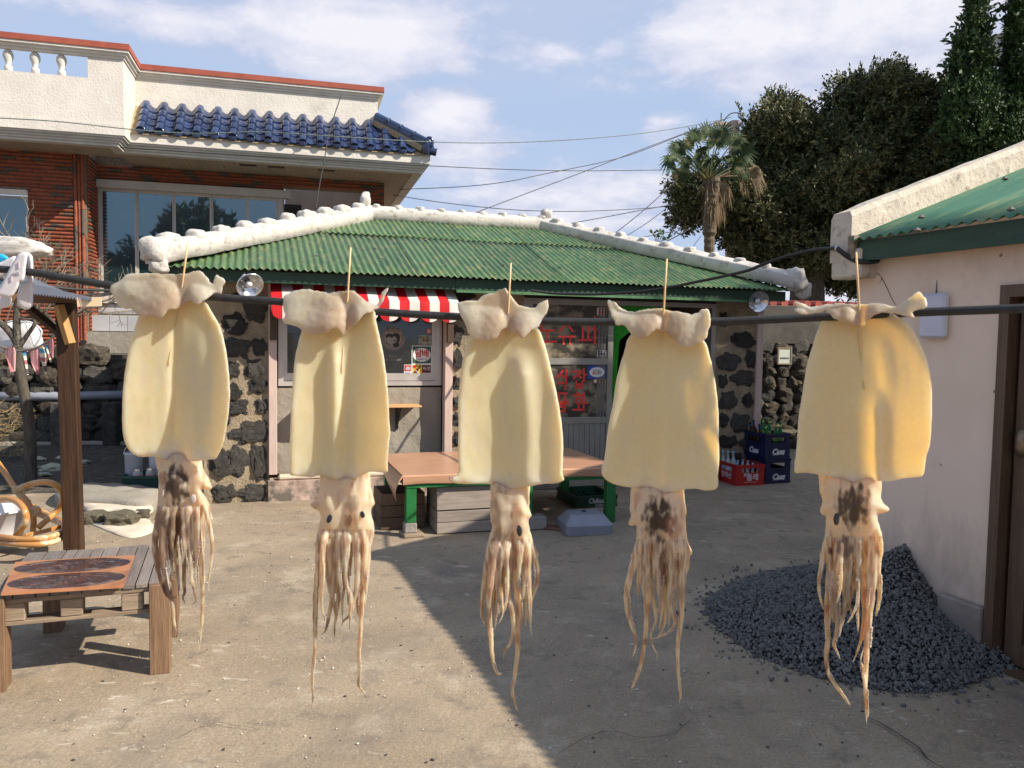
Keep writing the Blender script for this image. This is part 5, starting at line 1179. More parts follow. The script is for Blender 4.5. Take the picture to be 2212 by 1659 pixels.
# grey moulded plastic lid
pl = G(1262, 1145); lid = empty('moulded_cover', pl, RZB - .12, 'grey moulded plastic lid lying on the ground by the green drinks crate', 'plastic lid')
LG = mat('grey_plastic', (.19, .205, .25), (.23, .245, .29), scale=3, rough=.38, c3=(.5, .5, .5), s3=9, th3=(.74, .76))
s_ = pl.y / FPX; w = 104 * s_; 
def prism(rings):
    V = []; F = []; n = len(rings[0])
    for r in rings: V += r
    for i in range(len(rings) - 1):
        for k in range(n): F.append((i * n + k, i * n + (k + 1) % n, (i + 1) * n + (k + 1) % n, (i + 1) * n + k))
    F.append(tuple((len(rings) - 1) * n + k for k in range(n))); F.append(tuple(range(n))[::-1]); return V, F
def oct_(w, d, z, c=.03): return [(-w / 2 + c, -d / 2, z), (w / 2 - c, -d / 2, z), (w / 2, -d / 2 + c, z), (w / 2, d / 2 - c, z), (w / 2 - c, d / 2, z), (-w / 2 + c, d / 2, z), (-w / 2, d / 2 - c, z), (-w / 2, -d / 2 + c, z)]
V, F = prism([oct_(w, .36, .0), oct_(w, .36, .075), oct_(w * .985, .35, .082), oct_(w * .72, .22, .15), oct_(w * .70, .21, .155)])
MB().add(V, F).build('shell', LG, lid); MB().lathe([(.02, .0), (.02, .006)], 12, mtx=Matrix.Translation((0, .02, .156))).build('knob', BLACKRUBBER, lid)
# green drinks crate
def crate(base, rz, w, d, h, m, label, group, win=True, rim=True, front_txt=None, cat='bottle crate'):
    t = empty('bottle_crate', base, rz, label, cat, group); th = .012
    b = MB(); zr0, zr1 = h * .62, h * .84
    wx = w * .27
    # four walls with hand slots, built round the openings
    def wall(horiz, a0, a1, c0, c1):
        L0, L1 = a0, a1; mid = (a0 + a1) / 2; sl = (a1 - a0) * .30
        segs = [(L0, L1, 0, zr0), (L0, L1, zr1, h), (L0, mid - sl, zr0, zr1), (mid + sl, L1, zr0, zr1)] if win else [(L0, L1, 0, h)]
        for x0, x1, z0_, z1_ in segs:
            if horiz: b.box(x0, x1, c0, c1, z0_, z1_)
            else: b.box(c0, c1, x0, x1, z0_, z1_)
    wall(True, 0, w, 0, th); wall(True, 0, w, d - th, d); wall(False, th + .0005, d - th - .0005, 0, th); wall(False, th + .0005, d - th - .0005, w - th, w)
    b.box(th, w - th, th, d - th, .0, .012); b.build('shell', m, t)
    for nm, zz0, zz1, o_ in (('rim', h - .03, h + .002, .006), ('rib', h * .545, h * .56, .003), ('base_band', .0, .03, .004)):
        b = MB(); b.box(-o_, w + o_, -o_, -.0005, zz0, zz1); b.box(-o_, w + o_, d + .0005, d + o_, zz0, zz1); b.box(-o_, -.0005, 0, d, zz0, zz1); b.box(w + .0005, w + o_, 0, d, zz0, zz1); b.build(nm, m, t)
    b = MB()
    for k in range(1, 4): b.box(th, w - th, d * k / 4 - .002, d * k / 4 + .002, .012, h * .6)
    for k in range(1, 3): b.box(w * k / 3 - .002, w * k / 3 + .002, th, d - th, .0125, h * .595)
    b.build('divider', m, t)
    return t
def side_mtx(x, y, z): return Matrix.Translation((x, y, z)) @ Matrix.Rotation(R(-90), 4, 'Z') @ Matrix.Rotation(R(90), 4, 'X')
NAVY = mat('navy_crate_plastic', (.006, .010, .045), (.010, .016, .065), scale=6, rough=.38, objrand=.1)
REDC = mat('red_crate_plastic', (.34, .012, .012), (.42, .02, .018), scale=6, rough=.4)
GRC = mat('bottle_green_crate', (.004, .035, .02), (.008, .055, .03), scale=6, rough=.4)
LETW = mat('white_lettering', (.62, .62, .64), rough=.5)
cw, cdp, ch = .335, .41, .283
pc = G(1652.5, 1045.8)
for k, (lab, dz_) in enumerate((('lower navy blue beer crate, half hidden behind the red crate', 0), ('upper navy blue beer crate with green and brown bottles, topmost of the stack', ch + .004))):
    off = Vector((-.015, -.012, 0)) * k; c = crate(pc + off + Vector((0, 0, dz_)), RZB + .02 * k, cw, cdp, ch, NAVY, lab, 'navy beer crates by the shop corner')
    text_mesh('lettering', 'Cass', .088, LETW, c, Matrix.Translation((0, 0, 0)) @ face_mtx(cw * .52, -.004, ch * .27), shear=.25, bold=.004)
    text_mesh('lettering', 'Cass', .088, LETW, c, side_mtx(-.004, cdp * .5, ch * .27), shear=.25, bold=.004)
    b = MB(); b.box(cw * .3, cw * .56, -.0025, -.001, ch * .14, ch * .152); b.box(cw * .68, cw * .76, -.0025, -.001, ch * .14, ch * .155); b.build('fine_print', LETW, c)
pr = G(1589.4, 1049.8)
rc = crate(pr, RZB - .05, .355, .44, .232, REDC, 'red soju crate full of clear bottles, in front of the navy crates', None)
text_mesh('lettering', '제주', .045, LETW, rc, face_mtx(.355 * .37, -.003, .115), bold=.0005); text_mesh('lettering', '올래', .085, LETW, rc, face_mtx(.355 * .58, -.003, .088), bold=.001)
text_mesh('lettering', '한라산', .075, LETW, rc, side_mtx(-.004, .2, .09), width=.22, bold=.001)
b = MB(); b.box(.10, .25, -.0025, -.001, .036, .039); b.build('fine_print', LETW, rc)
# bottles
def bglass(name, c, r=.06):
    m = bpy.data.materials.new(name); m.use_nodes = True; t = NT(m.node_tree); bs = t.n('ShaderNodeBsdfPrincipled'); t.set(bs.inputs['Base Color'], c); bs.inputs['Roughness'].default_value = r; bs.inputs['Transmission Weight'].default_value = .55; bs.inputs['IOR'].default_value = 1.3
    t.set(t.n('ShaderNodeOutputMaterial').inputs[0], bs.outputs[0]); MATS[name] = m; return m
GG, BG, CG = bglass('green_bottle_glass', (.02, .26, .07)), bglass('brown_bottle_glass', (.06, .022, .008)), bglass('clear_bottle_glass', (.72, .78, .78))
def bottle(m, capm=None, lab=None, neckfoil=None, prof=None, sc=1.0):
    pr_ = prof or [(.0, 0), (.031, .002), (.033, .02), (.033, .13), (.029, .155), (.016, .185), (.0135, .20), (.0125, .245), (.015, .248), (.015, .258), (.011, .26)]
    o = MB().lathe([(r * sc, z * sc) for r, z in pr_], 14, cap=True).build('bottle', m, None, smooth=True)
    zt_ = pr_[-1][1] * sc
    if capm: MB().lathe([(.0155 * sc, zt_ - .018), (.016 * sc, zt_ - .002), (.013 * sc, zt_ + .003)], 12).build('cap', capm, o, smooth=True)
    if lab: MB().lathe([(.0336 * sc, .05 * sc), (.0336 * sc, .12 * sc)], 14, cap=False).build('label_sleeve', lab, o, smooth=True)
    if neckfoil: MB().lathe([(.0138 * sc, .215 * sc), (.0134 * sc, .238 * sc)], 12, cap=False).build('neck_label', neckfoil, o, smooth=True)
    return o
CAPB = mat('pale_blue_cap', (.32, .45, .55), rough=.35); BLF = mat('blue_foil', (.02, .09, .45), rough=.3, metal=.3); YF = mat('lime_foil', (.42, .50, .10), rough=.4); PLB = mat('printed_label', (.60, .62, .70), (.35, .45, .65), scale=60, rough=.5); GLB = mat('green_gold_label', (.10, .28, .08), (.40, .38, .12), scale=50, rough=.5)
protos = {'brown': bottle(BG, None, None, BLF), 'green': bottle(GG, None, GLB, YF), 'clear': bottle(CG, CAPB, PLB, None)}
def put(kind, base, rz, lx, ly, lz, tilt, label, group):
    src = protos[kind]
    o = copy_tree(src); m = Matrix.Translation(base) @ Matrix.Rotation(rz, 4, 'Z'); o.location = m @ Vector((lx, ly, lz)); o.rotation_euler = (tilt[0], tilt[1], rz); return tag(o, label, 'bottle', group)
topb = pc + Vector((-.015, -.012, ch + .004)); gB = 'bottles in the top navy crate'; gR = 'bottles in the red crate'
for (k, lx, ly, lz, ti, lb) in (('brown', .05, .30, .10, (.05, -.22), 'brown beer bottle with blue neck foil, leftmost in the top navy crate'), ('brown', .085, .17, .09, (.05, -.25), 'brown beer bottle with blue neck foil, second from the left in the top navy crate'),
    ('green', .15, .14, .09, (.02, -.26), 'green bottle leaning left in the top navy crate, beside the brown bottles'), ('green', .20, .32, .13, (-.03, .0), 'green bottle standing at the back of the top navy crate'),
    ('green', .20, .10, .105, (.02, .03), 'green bottle with lime foil, front middle of the top navy crate'), ('green', .245, .30, .125, (0, .12), 'green bottle at the back right of the top navy crate'), ('green', .285, .13, .10, (0, .04), 'green bottle with lime foil, rightmost in the top navy crate'),
    ('brown', .12, .36, .11, (.0, -.1), 'dark bottle at the back of the top navy crate, before the pink corner post')):
    put(k, topb, RZB, lx, ly, lz + .035, ti, lb, gB)
nc = 0
for j in range(4):
    for i in range(5):
        lx = .045 + .067 * i; ly = .06 + .105 * j; up = (i, j) in ((0, 2), (0, 3), (1, 2), (1, 3))
        if up and nc < 3: 
            put('clear', pr, RZB - .05, lx + .02, ly, .085, (random.uniform(-.05, .05), random.uniform(-.08, .04)), ['clear soju bottle standing proud at the left back of the red crate', 'clear soju bottle standing proud, middle of the three in the red crate', 'clear soju bottle standing proud nearest the navy crate'][nc], None); nc += 1
        else: put('clear', pr, RZB - .05, lx, ly, -.055 + .014 + random.uniform(0, .012), (0, 0), 'blue capped clear bottle sunk in the %s of the red crate, cap showing' % ['front row', 'second row', 'third row', 'back row'][j], gR + ', ' + ['front row', 'second row', 'third row', 'back row'][j])
for k in protos.values():
    for ch_ in list(k.children): bpy.data.objects.remove(ch_)
    bpy.data.objects.remove(k)
pg = G(1332, 1094.5); cg = crate(pg - Ub * .42 + Vector((0, 0, 0)), RZB, .42, .5, .115, GRC, 'dark green drinks crate in the shade under the right platform', None, win=False)
text_mesh('lettering', 'Chilsung', .068, LETW, cg, face_mtx(.22, -.008, .068), width=.20, shear=.15, bold=.001); text_mesh('lettering', 'Cider', .04, LETW, cg, face_mtx(.235, -.008, .025), shear=.15)
b = MB(); b.box(.35, .395, -.0085, -.007, .04, .085); b.build('emblem', mat('pale_green_print', (.08, .22, .14), rough=.5), cg)

# ------------------------------------------------------------------ pallet table on the left with the lacquered plaque
ax = Vector((.94, .342, 0)); ay = Vector((-.342, .94, 0)); rzp = math.atan2(ax.y, ax.x); near = Vector((-1.605, 3.655, 0)); 
pt = empty('pallet_table', near - ax * .74, rzp, 'low table made from a weathered pallet on thick square legs, at the left', 'table')
Lp, Dp, zt_ = .74, .74, .43
GREYW = mat('weathered_grey_plank', (.15, .125, .11), (.22, .185, .165), scale=6, rough=.8, bump=.5, bscale=24, stretch=(5, .5, 5), c3=(.10, .08, .065), s3=4, th3=(.58, .72), objrand=.18)
LEGW = mat('orange_brown_leg', (.13, .075, .040), (.22, .13, .072), scale=8, rough=.7, bump=.5, bscale=22, stretch=(6, 6, .5), c3=(.06, .045, .035), s3=5, th3=(.60, .72), objrand=.1)
x = 0.012; r_ = random.Random(5)
while x < Lp - .03:
    w = r_.choice((.055, .075, .09)); w = min(w, Lp - .0 - x)
    o = MB().box(x, x + w - .005, r_.uniform(-.004, .004), Dp + r_.uniform(-.006, .006), zt_ - .02, zt_ + r_.uniform(-.0015, .0015), bev=.002).build('plank', GREYW, pt); x += w
for yy_ in (.0, .34, .66): MB().box(.0, Lp, yy_ + .006, yy_ + .08, zt_ - .043, zt_ - .022, bev=.002).build('cross_board', OLDWOOD, pt)
for yy_ in (.004, .34, .66):
    for xx in (.10, .33, .58): MB().box(xx - .045, xx + .045, yy_ + .004, yy_ + .085, zt_ - .125, zt_ - .045, bev=.004).build('spacer_block', OLDWOOD, pt)
    MB().box(.0, Lp - .0, yy_ + .006, yy_ + .088, zt_ - .145, zt_ - .127, bev=.002).build('cross_board', OLDWOOD, pt)
for (lx, ly_) in ((Lp - .085, -.03), (-.015, -.03), (Lp - .085, Dp - .04), (.08, Dp - .05)): MB().box(lx, lx + .088, ly_, ly_ + .033, 0, zt_ - .004, bev=.003).build('leg', LEGW, pt); MB().box(lx + .052, lx + .088, ly_ + .034, ly_ + .12, 0, zt_ - .15, bev=.003).build('leg', LEGW, pt)
MB().box(Lp + .004, Lp + .03, .10, .18, .12, zt_ - .02, bev=.002).build('side_brace', LEGW, pt)
# plaque
COP = mat('orange_lacquer_panel', (.42, .17, .075), (.50, .23, .11), scale=4, rough=.28, spec=.6, coat=.4, c3=(.22, .08, .04), s3=5, th3=(.5, .7)); DLQ = mat('dark_carved_lacquer', (.025, .012, .012), (.085, .03, .022), scale=18, rough=.12, spec=.9, coat=1.0, bump=.9, bscale=26, bdist=.01)
cs = [G(x, y, zt_ + .012) for x, y in ((2, 1287), (267, 1269.7), (291, 1203), (33, 1218))]
cen = sum(cs, Vector()) / 4; pq = empty('lacquered_plaque', cen, rzp, 'orange lacquered board with two dark carved ovals, lying on the pallet table', 'carved plaque')
inv = Matrix.Rotation(-rzp, 4, 'Z'); loc_ = [inv @ (c - cen) for c in cs]; bw = (loc_[1] - loc_[0]).length / 2; bh_ = (loc_[3] - loc_[0]).length / 2
V = [(v.x, v.y, 0) for v in loc_] + [(v.x, v.y, .010) for v in loc_]; MB().add(V, [(3, 2, 1, 0), (4, 5, 6, 7), (0, 1, 5, 4), (1, 2, 6, 5), (2, 3, 7, 6), (3, 0, 4, 7)]).build('board', COP, pq)
def pq_pt(s, t): a = loc_[0].lerp(loc_[1], s); c = loc_[3].lerp(loc_[2], s); return a.lerp(c, t)
for t0 in (.27, .75):
    V = []; nr, na = 9, 56
    for i in range(nr + 1):
        for j in range(na):
            a = 2 * math.pi * j / na; rr = i / nr; ex = math.copysign(abs(math.cos(a)) ** .8, math.cos(a)); ey = math.sin(a)
            q = pq_pt(.5 + .485 * rr * ex, t0 + .225 * rr * ey); rel = .004 * (1 - rr ** 6) + .0035 * math.sin(8 * rr * math.pi * .5 + 6 * a) * rr * (1 - rr) * 2 + .003 * math.sin(26 * ex * rr + 3 * ey) * (1 - rr); V.append((q.x, q.y, .0105 + rel))
    F = [(i * na + j, i * na + (j + 1) % na, (i + 1) * na + (j + 1) % na, (i + 1) * na + j) for i in range(nr) for j in range(na)]; MB().add(V, F).build('carved_oval', DLQ, pq, smooth=True)

# ------------------------------------------------------------------ wooden post with tin awning and sign
pb = G(161, 1205); pst = empty('wooden_post', pb, .30, 'dark brown wooden post with braces and a small grey tin awning, at the left', 'post')
dpt = pb.y
def Zat(x, y, d=dpt): return W(x, y, d).z
ztp = Zat(155, 655); wp = 36 * dpt / FPX
POSTW = mat('varnished_brown_post', (.028, .014, .008), (.062, .030, .016), scale=7, rough=.5, bump=.5, bscale=22, stretch=(6, 6, .35), c3=(.02, .012, .01), s3=3, th3=(.55, .7), spec=.25)
MB().box(-wp / 2, wp / 2, -wp / 2, wp / 2, 0, ztp, bev=.006).build('post', POSTW, pst).rotation_euler = (0, R(-.8), 0)
YW = mat('yellow_brace_wood', (.30, .15, .03), (.40, .21, .05), scale=9, rough=.5, stretch=(5, 5, .5))
b = MB(); b.tube([(-.05, -.09, ztp - .02), (.02, -.11, ztp - .28)], .035, 4); b.build('brace', YW, pst)
b = MB(); b.tube([(-.30, .0, ztp + .0), (-.06, .0, ztp - .22)], .03, 4); b.build('brace', POSTW, pst)
b = MB(); b.box(-.75, .10, -.05, .05, ztp - .005, ztp + .055); b.build('beam', mat('beam_brown', (.12, .065, .03), (.18, .10, .05), scale=8, rough=.6), pst)
q0, q1 = W(58, 610, dpt - .25) - pb, W(199, 643, dpt - .35) - pb; TIN = mat('pale_grey_tin', (.34, .36, .40), (.40, .42, .46), scale=6, rough=.35, metal=.4)
n = 120; V = []; Rm = Matrix.Rotation(-.30, 3, 'Z'); q0 = Rm @ q0; q1 = Rm @ q1
for i in range(n + 1):
    t = i / n; a = q0.lerp(q1, t); wv = .012 * math.sin(t * 2 * math.pi * 22); bk = a + Vector((-.25, .75, .10 * (1 - t)))
    fr = Vector((a.x, a.y, a.z - .055 * (1 - t) - .012 + wv)); V += [fr, Vector((bk.x, bk.y, bk.z + wv + .02))]
MB().add(V, [(2 * i, 2 * i + 2, 2 * i + 3, 2 * i + 1) for i in range(n)]).build('tin_sheet', TIN, pst, smooth=True)
n = 22; V = []; F = []
for i in range(n):
    for s in range(3):
        t = (i + (0, .5, 1)[s]) / n; a = q0.lerp(q1, t); V.append((a.x, a.y - .004, a.z - .05 * (1 - t) - .008 - (.0 if s != 1 else .022)))
    a = q0.lerp(q1, i / n); c = q0.lerp(q1, (i + 1) / n); V += [(c.x, c.y - .004, c.z), (a.x, a.y - .004, a.z)]; k = i * 5; F.append((k, k + 1, k + 2, k + 3, k + 4))
MB().add(V, F).build('tin_edge', TIN, pst)
sp0 = W(193, 652, dpt - .32); sg = MB().box(-.075, .075, -.003, .003, -.03, .03).build('small_sign', mat('cream_card', (.70, .52, .32), (.76, .60, .40), scale=5, rough=.6), None); sg.location = sp0; sg.rotation_euler = (0, R(-3), .15); tag(sg, 'blank cream card clipped under the tin awning on the wooden post', 'card')

# ------------------------------------------------------------------ rattan chair on its side, white bucket
RAT = mat('shiny_rattan', (.38, .17, .045), (.52, .26, .075), scale=5, rough=.28, coat=.5, bump=.15, c3=(.66, .50, .32), s3=4.5, th3=(.58, .64)); RATB = mat('rattan_binding', (.42, .29, .16), (.52, .38, .22), scale=60, rough=.7, bump=.5)
def Z3(x, y, d): return W(x * .1653, 960 + y * .1653, d)
dch = G(60, 1192).y
rch = empty('rattan_chair', Z3(450, 1300, dch), 0, 'broken rattan chair frame of looped canes at the left edge', 'chair'); O = Z3(450, 1300, dch)
def cane(pts, dd, r, nm='cane', m=RAT, closed=False):
    q = [Z3(x, y, dch + (dd[i] if isinstance(dd, (list, tuple)) else dd)) - O for i, (x, y) in enumerate(pts)]; MB().tube(smooth_path(q, 7, closed), r, 10, closed=closed).build(nm, m, rch, smooth=True)
rr = 36 * .1653 * dch / FPX
cane([(-180, 20), (0, 280), (110, 440), (210, 590), (330, 730), (420, 860), (440, 1000), (430, 1130)], [.2, .15, .1, .05, .02, 0, 0, 0], rr * 1.05)
cane([(215, 590), (330, 545), (430, 510), (580, 490), (710, 520), (800, 600), (825, 700), (790, 810), (700, 910), (600, 1000), (500, 1090)], [.05, .0, 0, -.03, -.03, 0, .05, .1, .08, .0, -.05], rr * 1.1)
cane([(-150, 760), (0, 715), (120, 710), (240, 760), (320, 860), (340, 980), (290, 1090), (210, 1190)], [-.1, -.12, -.15, -.2, -.25, -.25, -.22, -.2], rr * 1.15)
cane([(-200, 1190), (60, 1215), (300, 1240), (560, 1225), (740, 1180), (830, 1110), (825, 1030), (740, 965), (600, 900), (470, 830), (380, 790)], [-.2, -.28, -.32, -.3, -.2, -.05, .1, .22, .3, .35, .35], rr)
cane([(-200, 1260), (60, 1290), (300, 1310), (560, 1300), (760, 1250), (850, 1170), (850, 1090), (760, 1020), (620, 960), (470, 900)], [-.2, -.28, -.33, -.31, -.2, -.05, .1, .22, .3, .35], rr)
for k in range(4): cane([(330 - 10 * k, 1180 + 12 * k), (560, 1120 + 12 * k), (790, 1060 + 14 * k)], [-.2, -.05, .1], rr * .28, 'slat')
cane([(190, 575), (245, 630)], .04, rr * 1.35, 'binding', RATB); cane([(240, 585), (330, 545)], .0, rr * 1.3, 'binding', RATB); cane([(250, 640), (370, 770)], .03, rr * 1.25, 'binding', RATB); cane([(430, 830), (500, 860), (440, 930)], .0, rr * 1.1, 'binding', RATB)
bk = Z3(60, 1230, dch - .05); bu = empty('white_bucket', Vector((bk.x, bk.y, .02)), 0, 'white plastic bucket standing inside the rattan chair frame', 'bucket')
s_ = dch / FPX * .1653; rt = 360 * s_; rb_ = 255 * s_; hh = 430 * s_
MB().lathe([(rb_ * .99, .0), (rb_, .01), (rt * .93, hh * .93), (rt * .98, hh * .94), (rt, hh * .97), (rt, hh), (rt * .94, hh * 1.005), (rt * .90, hh * .97), (rb_ * .94, .02)], 40, cap=True).build('shell', mat('white_bucket_plastic', (.60, .585, .60), rough=.35), bu, smooth=True)
bu.location = Vector((W(60 * .1653 + 0, 1150, dch).x - .02, dch - .02, max(.02, Z3(60, 1250, dch).z)))

# ------------------------------------------------------------------ basket of jars
kb = G(262, 1063); kz = empty('plastic_basket', kb, RZB * .5, 'dark green perforated plastic basket on the step by the shop corner', 'basket')
s_ = kb.y / FPX; bw_, bd_, bhh = 150 * s_, .32, 34 * s_; GB = mat('dark_green_basket', (.018, .060, .050), (.03, .08, .065), scale=8, rough=.5)
kz.location.z = .0
b = MB(); b.box(0, bw_, 0, bd_, 0, .012); nb_ = 34
for k in range(nb_): x = .01 + (bw_ - .02) * k / nb_; b.box(x, x + .010, 0, .006, .0125, bhh - .02)
for zz in (.05, .09): b.box(0, bw_, .0065, .009, zz, zz + .012)
b.box(0, bw_, .009, .012, .012, bhh - .02, 0)
b.box(0, bw_, bd_ - .012, bd_, .012, bhh); b.box(0, .012, .013, bd_ - .013, .012, bhh); b.box(bw_ - .012, bw_, .013, bd_ - .013, .012, bhh); b.build('body', GB, kz)
b = MB(); b.box(-.01, bw_ + .01, -.012, -.0005, bhh - .02, bhh + .006); b.box(-.01, bw_ + .01, bd_ + .0005, bd_ + .012, bhh - .02, bhh + .006); b.box(-.01, -.0005, 0, bd_, bhh - .02, bhh + .006); b.build('rim', GB, kz)
wt = empty('plastic_tub', kb + Vector((.02, .20, .06)), 0, 'tall frosted white tub standing in the green basket, leftmost', 'tub'); FRO = mat('frosted_plastic', (.42, .44, .50), (.50, .52, .58), scale=5, rough=.45)
MB().lathe([(.075, 0), (.078, .01), (.09, .33), (.096, .335), (.096, .35), (.088, .352), (.07, .02)], 24).build('shell', FRO, wt, smooth=True); wt.location = kb + Ub * .09 + Vb * .22 + Vector((0, 0, .02))
MB().tube([Vector((.09 * math.cos(a), -.02, .35 + .075 * math.sin(a))) for a in np.linspace(0, math.pi, 12)], .003, 5).build('handle', WHITELEAD, wt)
JG = bglass('jar_glass', (.75, .78, .78)); 
jl = ['glass jar with a metal lid at the front left of the green basket', 'second glass jar in the green basket, just right of the front left one', 'third glass jar, towards the middle of the green basket', 'glass jar at the right of the green basket']
for k in range(4):
    j = MB().lathe([(.04, 0), (.048, .008), (.048, .085), (.040, .10), (.040, .112)], 16).build('glass_jar', JG, None, smooth=True); MB().lathe([(.043, .105), (.043, .125), (.001, .126)], 16).build('lid', STEEL, j); MB().lathe([(.0485, .02), (.0485, .07)], 16, cap=False).build('label_sleeve', mat('red_white_label', (.62, .60, .60), (.45, .08, .08), scale=50, rough=.5), j)
    j.location = kb + Ub * (.14 + .12 * k) + Vb * .07 + Vector((0, 0, bhh - .06)); j.rotation_euler = (0, random.uniform(-.15, .15), k); tag(j, jl[k], 'jar', 'glass jars in the green basket')
o = MB().box(-.14, .14, -.02, .02, 0, .24, bev=.03).build('plastic_bag', mat('printed_white_bag', (.50, .52, .60), (.62, .63, .68), scale=9, rough=.5, c3=(.12, .18, .35), s3=14, th3=(.6, .64)), None, smooth=False); rough_mesh(o, .03, 7, 3); o.location = kb + Ub * .36 + Vb * .24 + Vector((0, 0, .10)); o.rotation_euler = (.1, 0, RZB); tag(o, 'crumpled printed white bag at the back of the green basket', 'bag')
# debris on the soil
LEAFY = mat('pale_debris', (.40, .38, .33), (.25, .27, .17), scale=14, rough=.7)
for k, (x, y, s) in enumerate(((80, 1000, 34), (112, 1020, 60), (150, 998, 40), (178, 1006, 30), (95, 1034, 26))):
    p = G(x, y); me = rock_mesh('wilted_leaf', 200 + k, LEAFY, sub=2, rough=.7, flat=(1, .7, .25)); o = bpy.data.objects.new('wilted_leaf', me); col.objects.link(o); o.location = p + Vector((0, 0, .05)); sz = s * p.y / FPX; o.scale = (sz, sz, sz * 1.1)
    tag(o, ['small pale wilted leaf heap, leftmost on the dark soil', 'largest pale green wilted leaf heap on the dark soil', 'white wilted scraps behind the largest leaf heap', 'white wilted scraps nearest the wooden post', 'small pale scrap in front of the largest leaf heap'][k], 'plant waste')
# pipe
q = [W(-60, 856, 10.75), W(100, 856, 10.95), W(280, 853, 11.2)]; o = MB().tube([p - q[0] for p in q], .062, 16).build('drain_pipe', mat('grey_pvc', (.22, .24, .29), (.27, .29, .34), scale=4, rough=.4), None, smooth=True); o.location = q[0]; tag(o, 'thick grey plastic pipe running along the front of the stone wall', 'pipe')
for k in range(3):
    p = W(20 + 110 * k, 880, 10.9); o = MB().box(-.10, .10, -.1, .1, 0, p.z + .09, bev=.02).build('pipe_prop', LAVA, None); o.location = (p.x, p.y + .02, -.02); rough_mesh(o, .03, 5, k); tag(o, ['rough basalt prop under the left end of the grey pipe', 'rough basalt prop under the middle of the grey pipe', 'rough basalt prop under the grey pipe behind the wooden post'][k], 'stone prop')
# white sack with loop handles on the wall
sk = empty('white_sack', W(80, 800, 10.2), .1, 'large white woven sack with loop handles, behind the bare tree', 'sack'); s_ = 10.2 / FPX; SKM = mat('white_woven_sack', (.56, .55, .56), (.63, .62, .63), scale=40, rough=.6)
mm = rock_mesh('body', 210, SKM, sub=3, rough=.3, flat=(1, .5, .8)); o = inst('body', mm, sk, (-.25, 0, .42), (0, 0, 0), (.62, .45, .50)); o.data.polygons.foreach_set('use_smooth', [True] * len(o.data.polygons))
def Z2(x, y, d): return W(x * .13226, 685.8 + y * .13226, d)
q = [Z2(x, y, 10.0) - sk.location for x, y in ((330, 90), (430, 65), (560, 105), (650, 180), (680, 240), (640, 360), (560, 470))]; MB().tube(smooth_path(q, 6), .012, 6).build('loop_handle', SKM, sk, smooth=True)
q = [Z2(x, y, 10.0) - sk.location for x, y in ((100, 90), (200, 60), (400, 80), (460, 200), (520, 330), (560, 460))]; MB().tube(smooth_path(q, 6), .012, 6).build('loop_handle', SKM, sk, smooth=True)
sk.rotation_euler = (0, 0, 0)
# bunting
dB = 7.6; STRING = mat('brown_string', (.12, .10, .085), (.2, .17, .15), scale=60, rough=.9)
sq = [(-60, 430), (0, 470), (110, 505), (230, 530), (340, 545), (450, 525), (560, 505), (650, 470), (760, 400), (850, 330), (960, 215), (1090, 10)]
st_q = smooth_path([Z2(x, y, dB) for x, y in sq], 5); o = MB().tube([p - st_q[0] for p in st_q], .010, 6).build('bunting_string', STRING, None, smooth=True); o.location = st_q[0]; tag(o, 'sagging brown cord with knitted pennants between the bare tree and the post', 'cord')
KN1 = mat('pink_knit', (.42, .14, .17), (.60, .36, .36), scale=3, rough=.95, bump=.8, bscale=60, stretch=(14, 1, 1), lo=.4, hi=.6); 
m = bpy.data.materials.new('striped_knit'); m.use_nodes = True; t = NT(m.node_tree); tc = t.n('ShaderNodeTexCoord').outputs['Object']; sp = t.n('ShaderNodeSeparateXYZ'); t.set(sp.inputs[0], tc)
ph = t.math('FRACT', t.math('MULTIPLY', sp.outputs[2], 3.6)); cc = t.ramp(ph, [(0, (.62, .55, .42)), (.2, (.10, .07, .09)), (.4, (.60, .50, .42)), (.55, (.30, .12, .14)), (.7, (.62, .58, .46)), (.85, (.10, .28, .42))], 'CONSTANT')
bs = t.n('ShaderNodeBsdfPrincipled'); t.set(bs.inputs['Base Color'], cc); bs.inputs['Roughness'].default_value = .95; t.set(t.n('ShaderNodeOutputMaterial').inputs[0], bs.outputs[0]); KN2 = m
fl = [((45, 480), (215, 490), (240, 560), (232, 880), (170, 895), (100, 620), KN1, 'broad pink knitted pennant, leftmost on the cord'), ((345, 555), (440, 545), (410, 620), (455, 930), (440, 940), (385, 640), KN2, 'narrow dark striped pennant behind the tree trunk'),
      ((490, 545), (600, 520), (632, 600), (632, 930), (590, 935), (505, 720), KN1, 'pink knitted pennant just right of the tree trunk'), ((622, 510), (700, 480), (735, 600), (752, 930), (735, 925), (650, 640), KN2, 'striped pennant with a blue band, beside the pink one'),
      ((735, 450), (785, 420), (800, 560), (828, 740), (818, 735), (760, 520), KN2, 'thin striped pennant fourth from the post'), ((785, 400), (850, 350), (862, 480), (855, 660), (840, 620), (800, 520), KN1, 'small pink pennant high on the cord'), ((930, 240), (965, 215), (1010, 400), (1068, 610), (1045, 610), (945, 380), KN2, 'striped pennant hanging next to the wooden post')]
for a, bq, c, d, e, f, mm, lb in fl:
    q = [Z2(x, y, dB + random.uniform(-.03, .03)) for x, y in (a, bq, c, d, e, f)]; o0 = q[0]; V = [p - o0 for p in q]; n = len(V); V += [v + Vector((.004, .012, 0)) for v in V]
    o = MB().add(V, [tuple(range(n)), tuple(range(2 * n - 1, n - 1, -1))] + [(k, k + n, (k + 1) % n + n, (k + 1) % n) for k in range(n)]).build('pennant', mm, None); o.location = o0; tag(o, lb, 'pennant', 'knitted pennants on the cord')
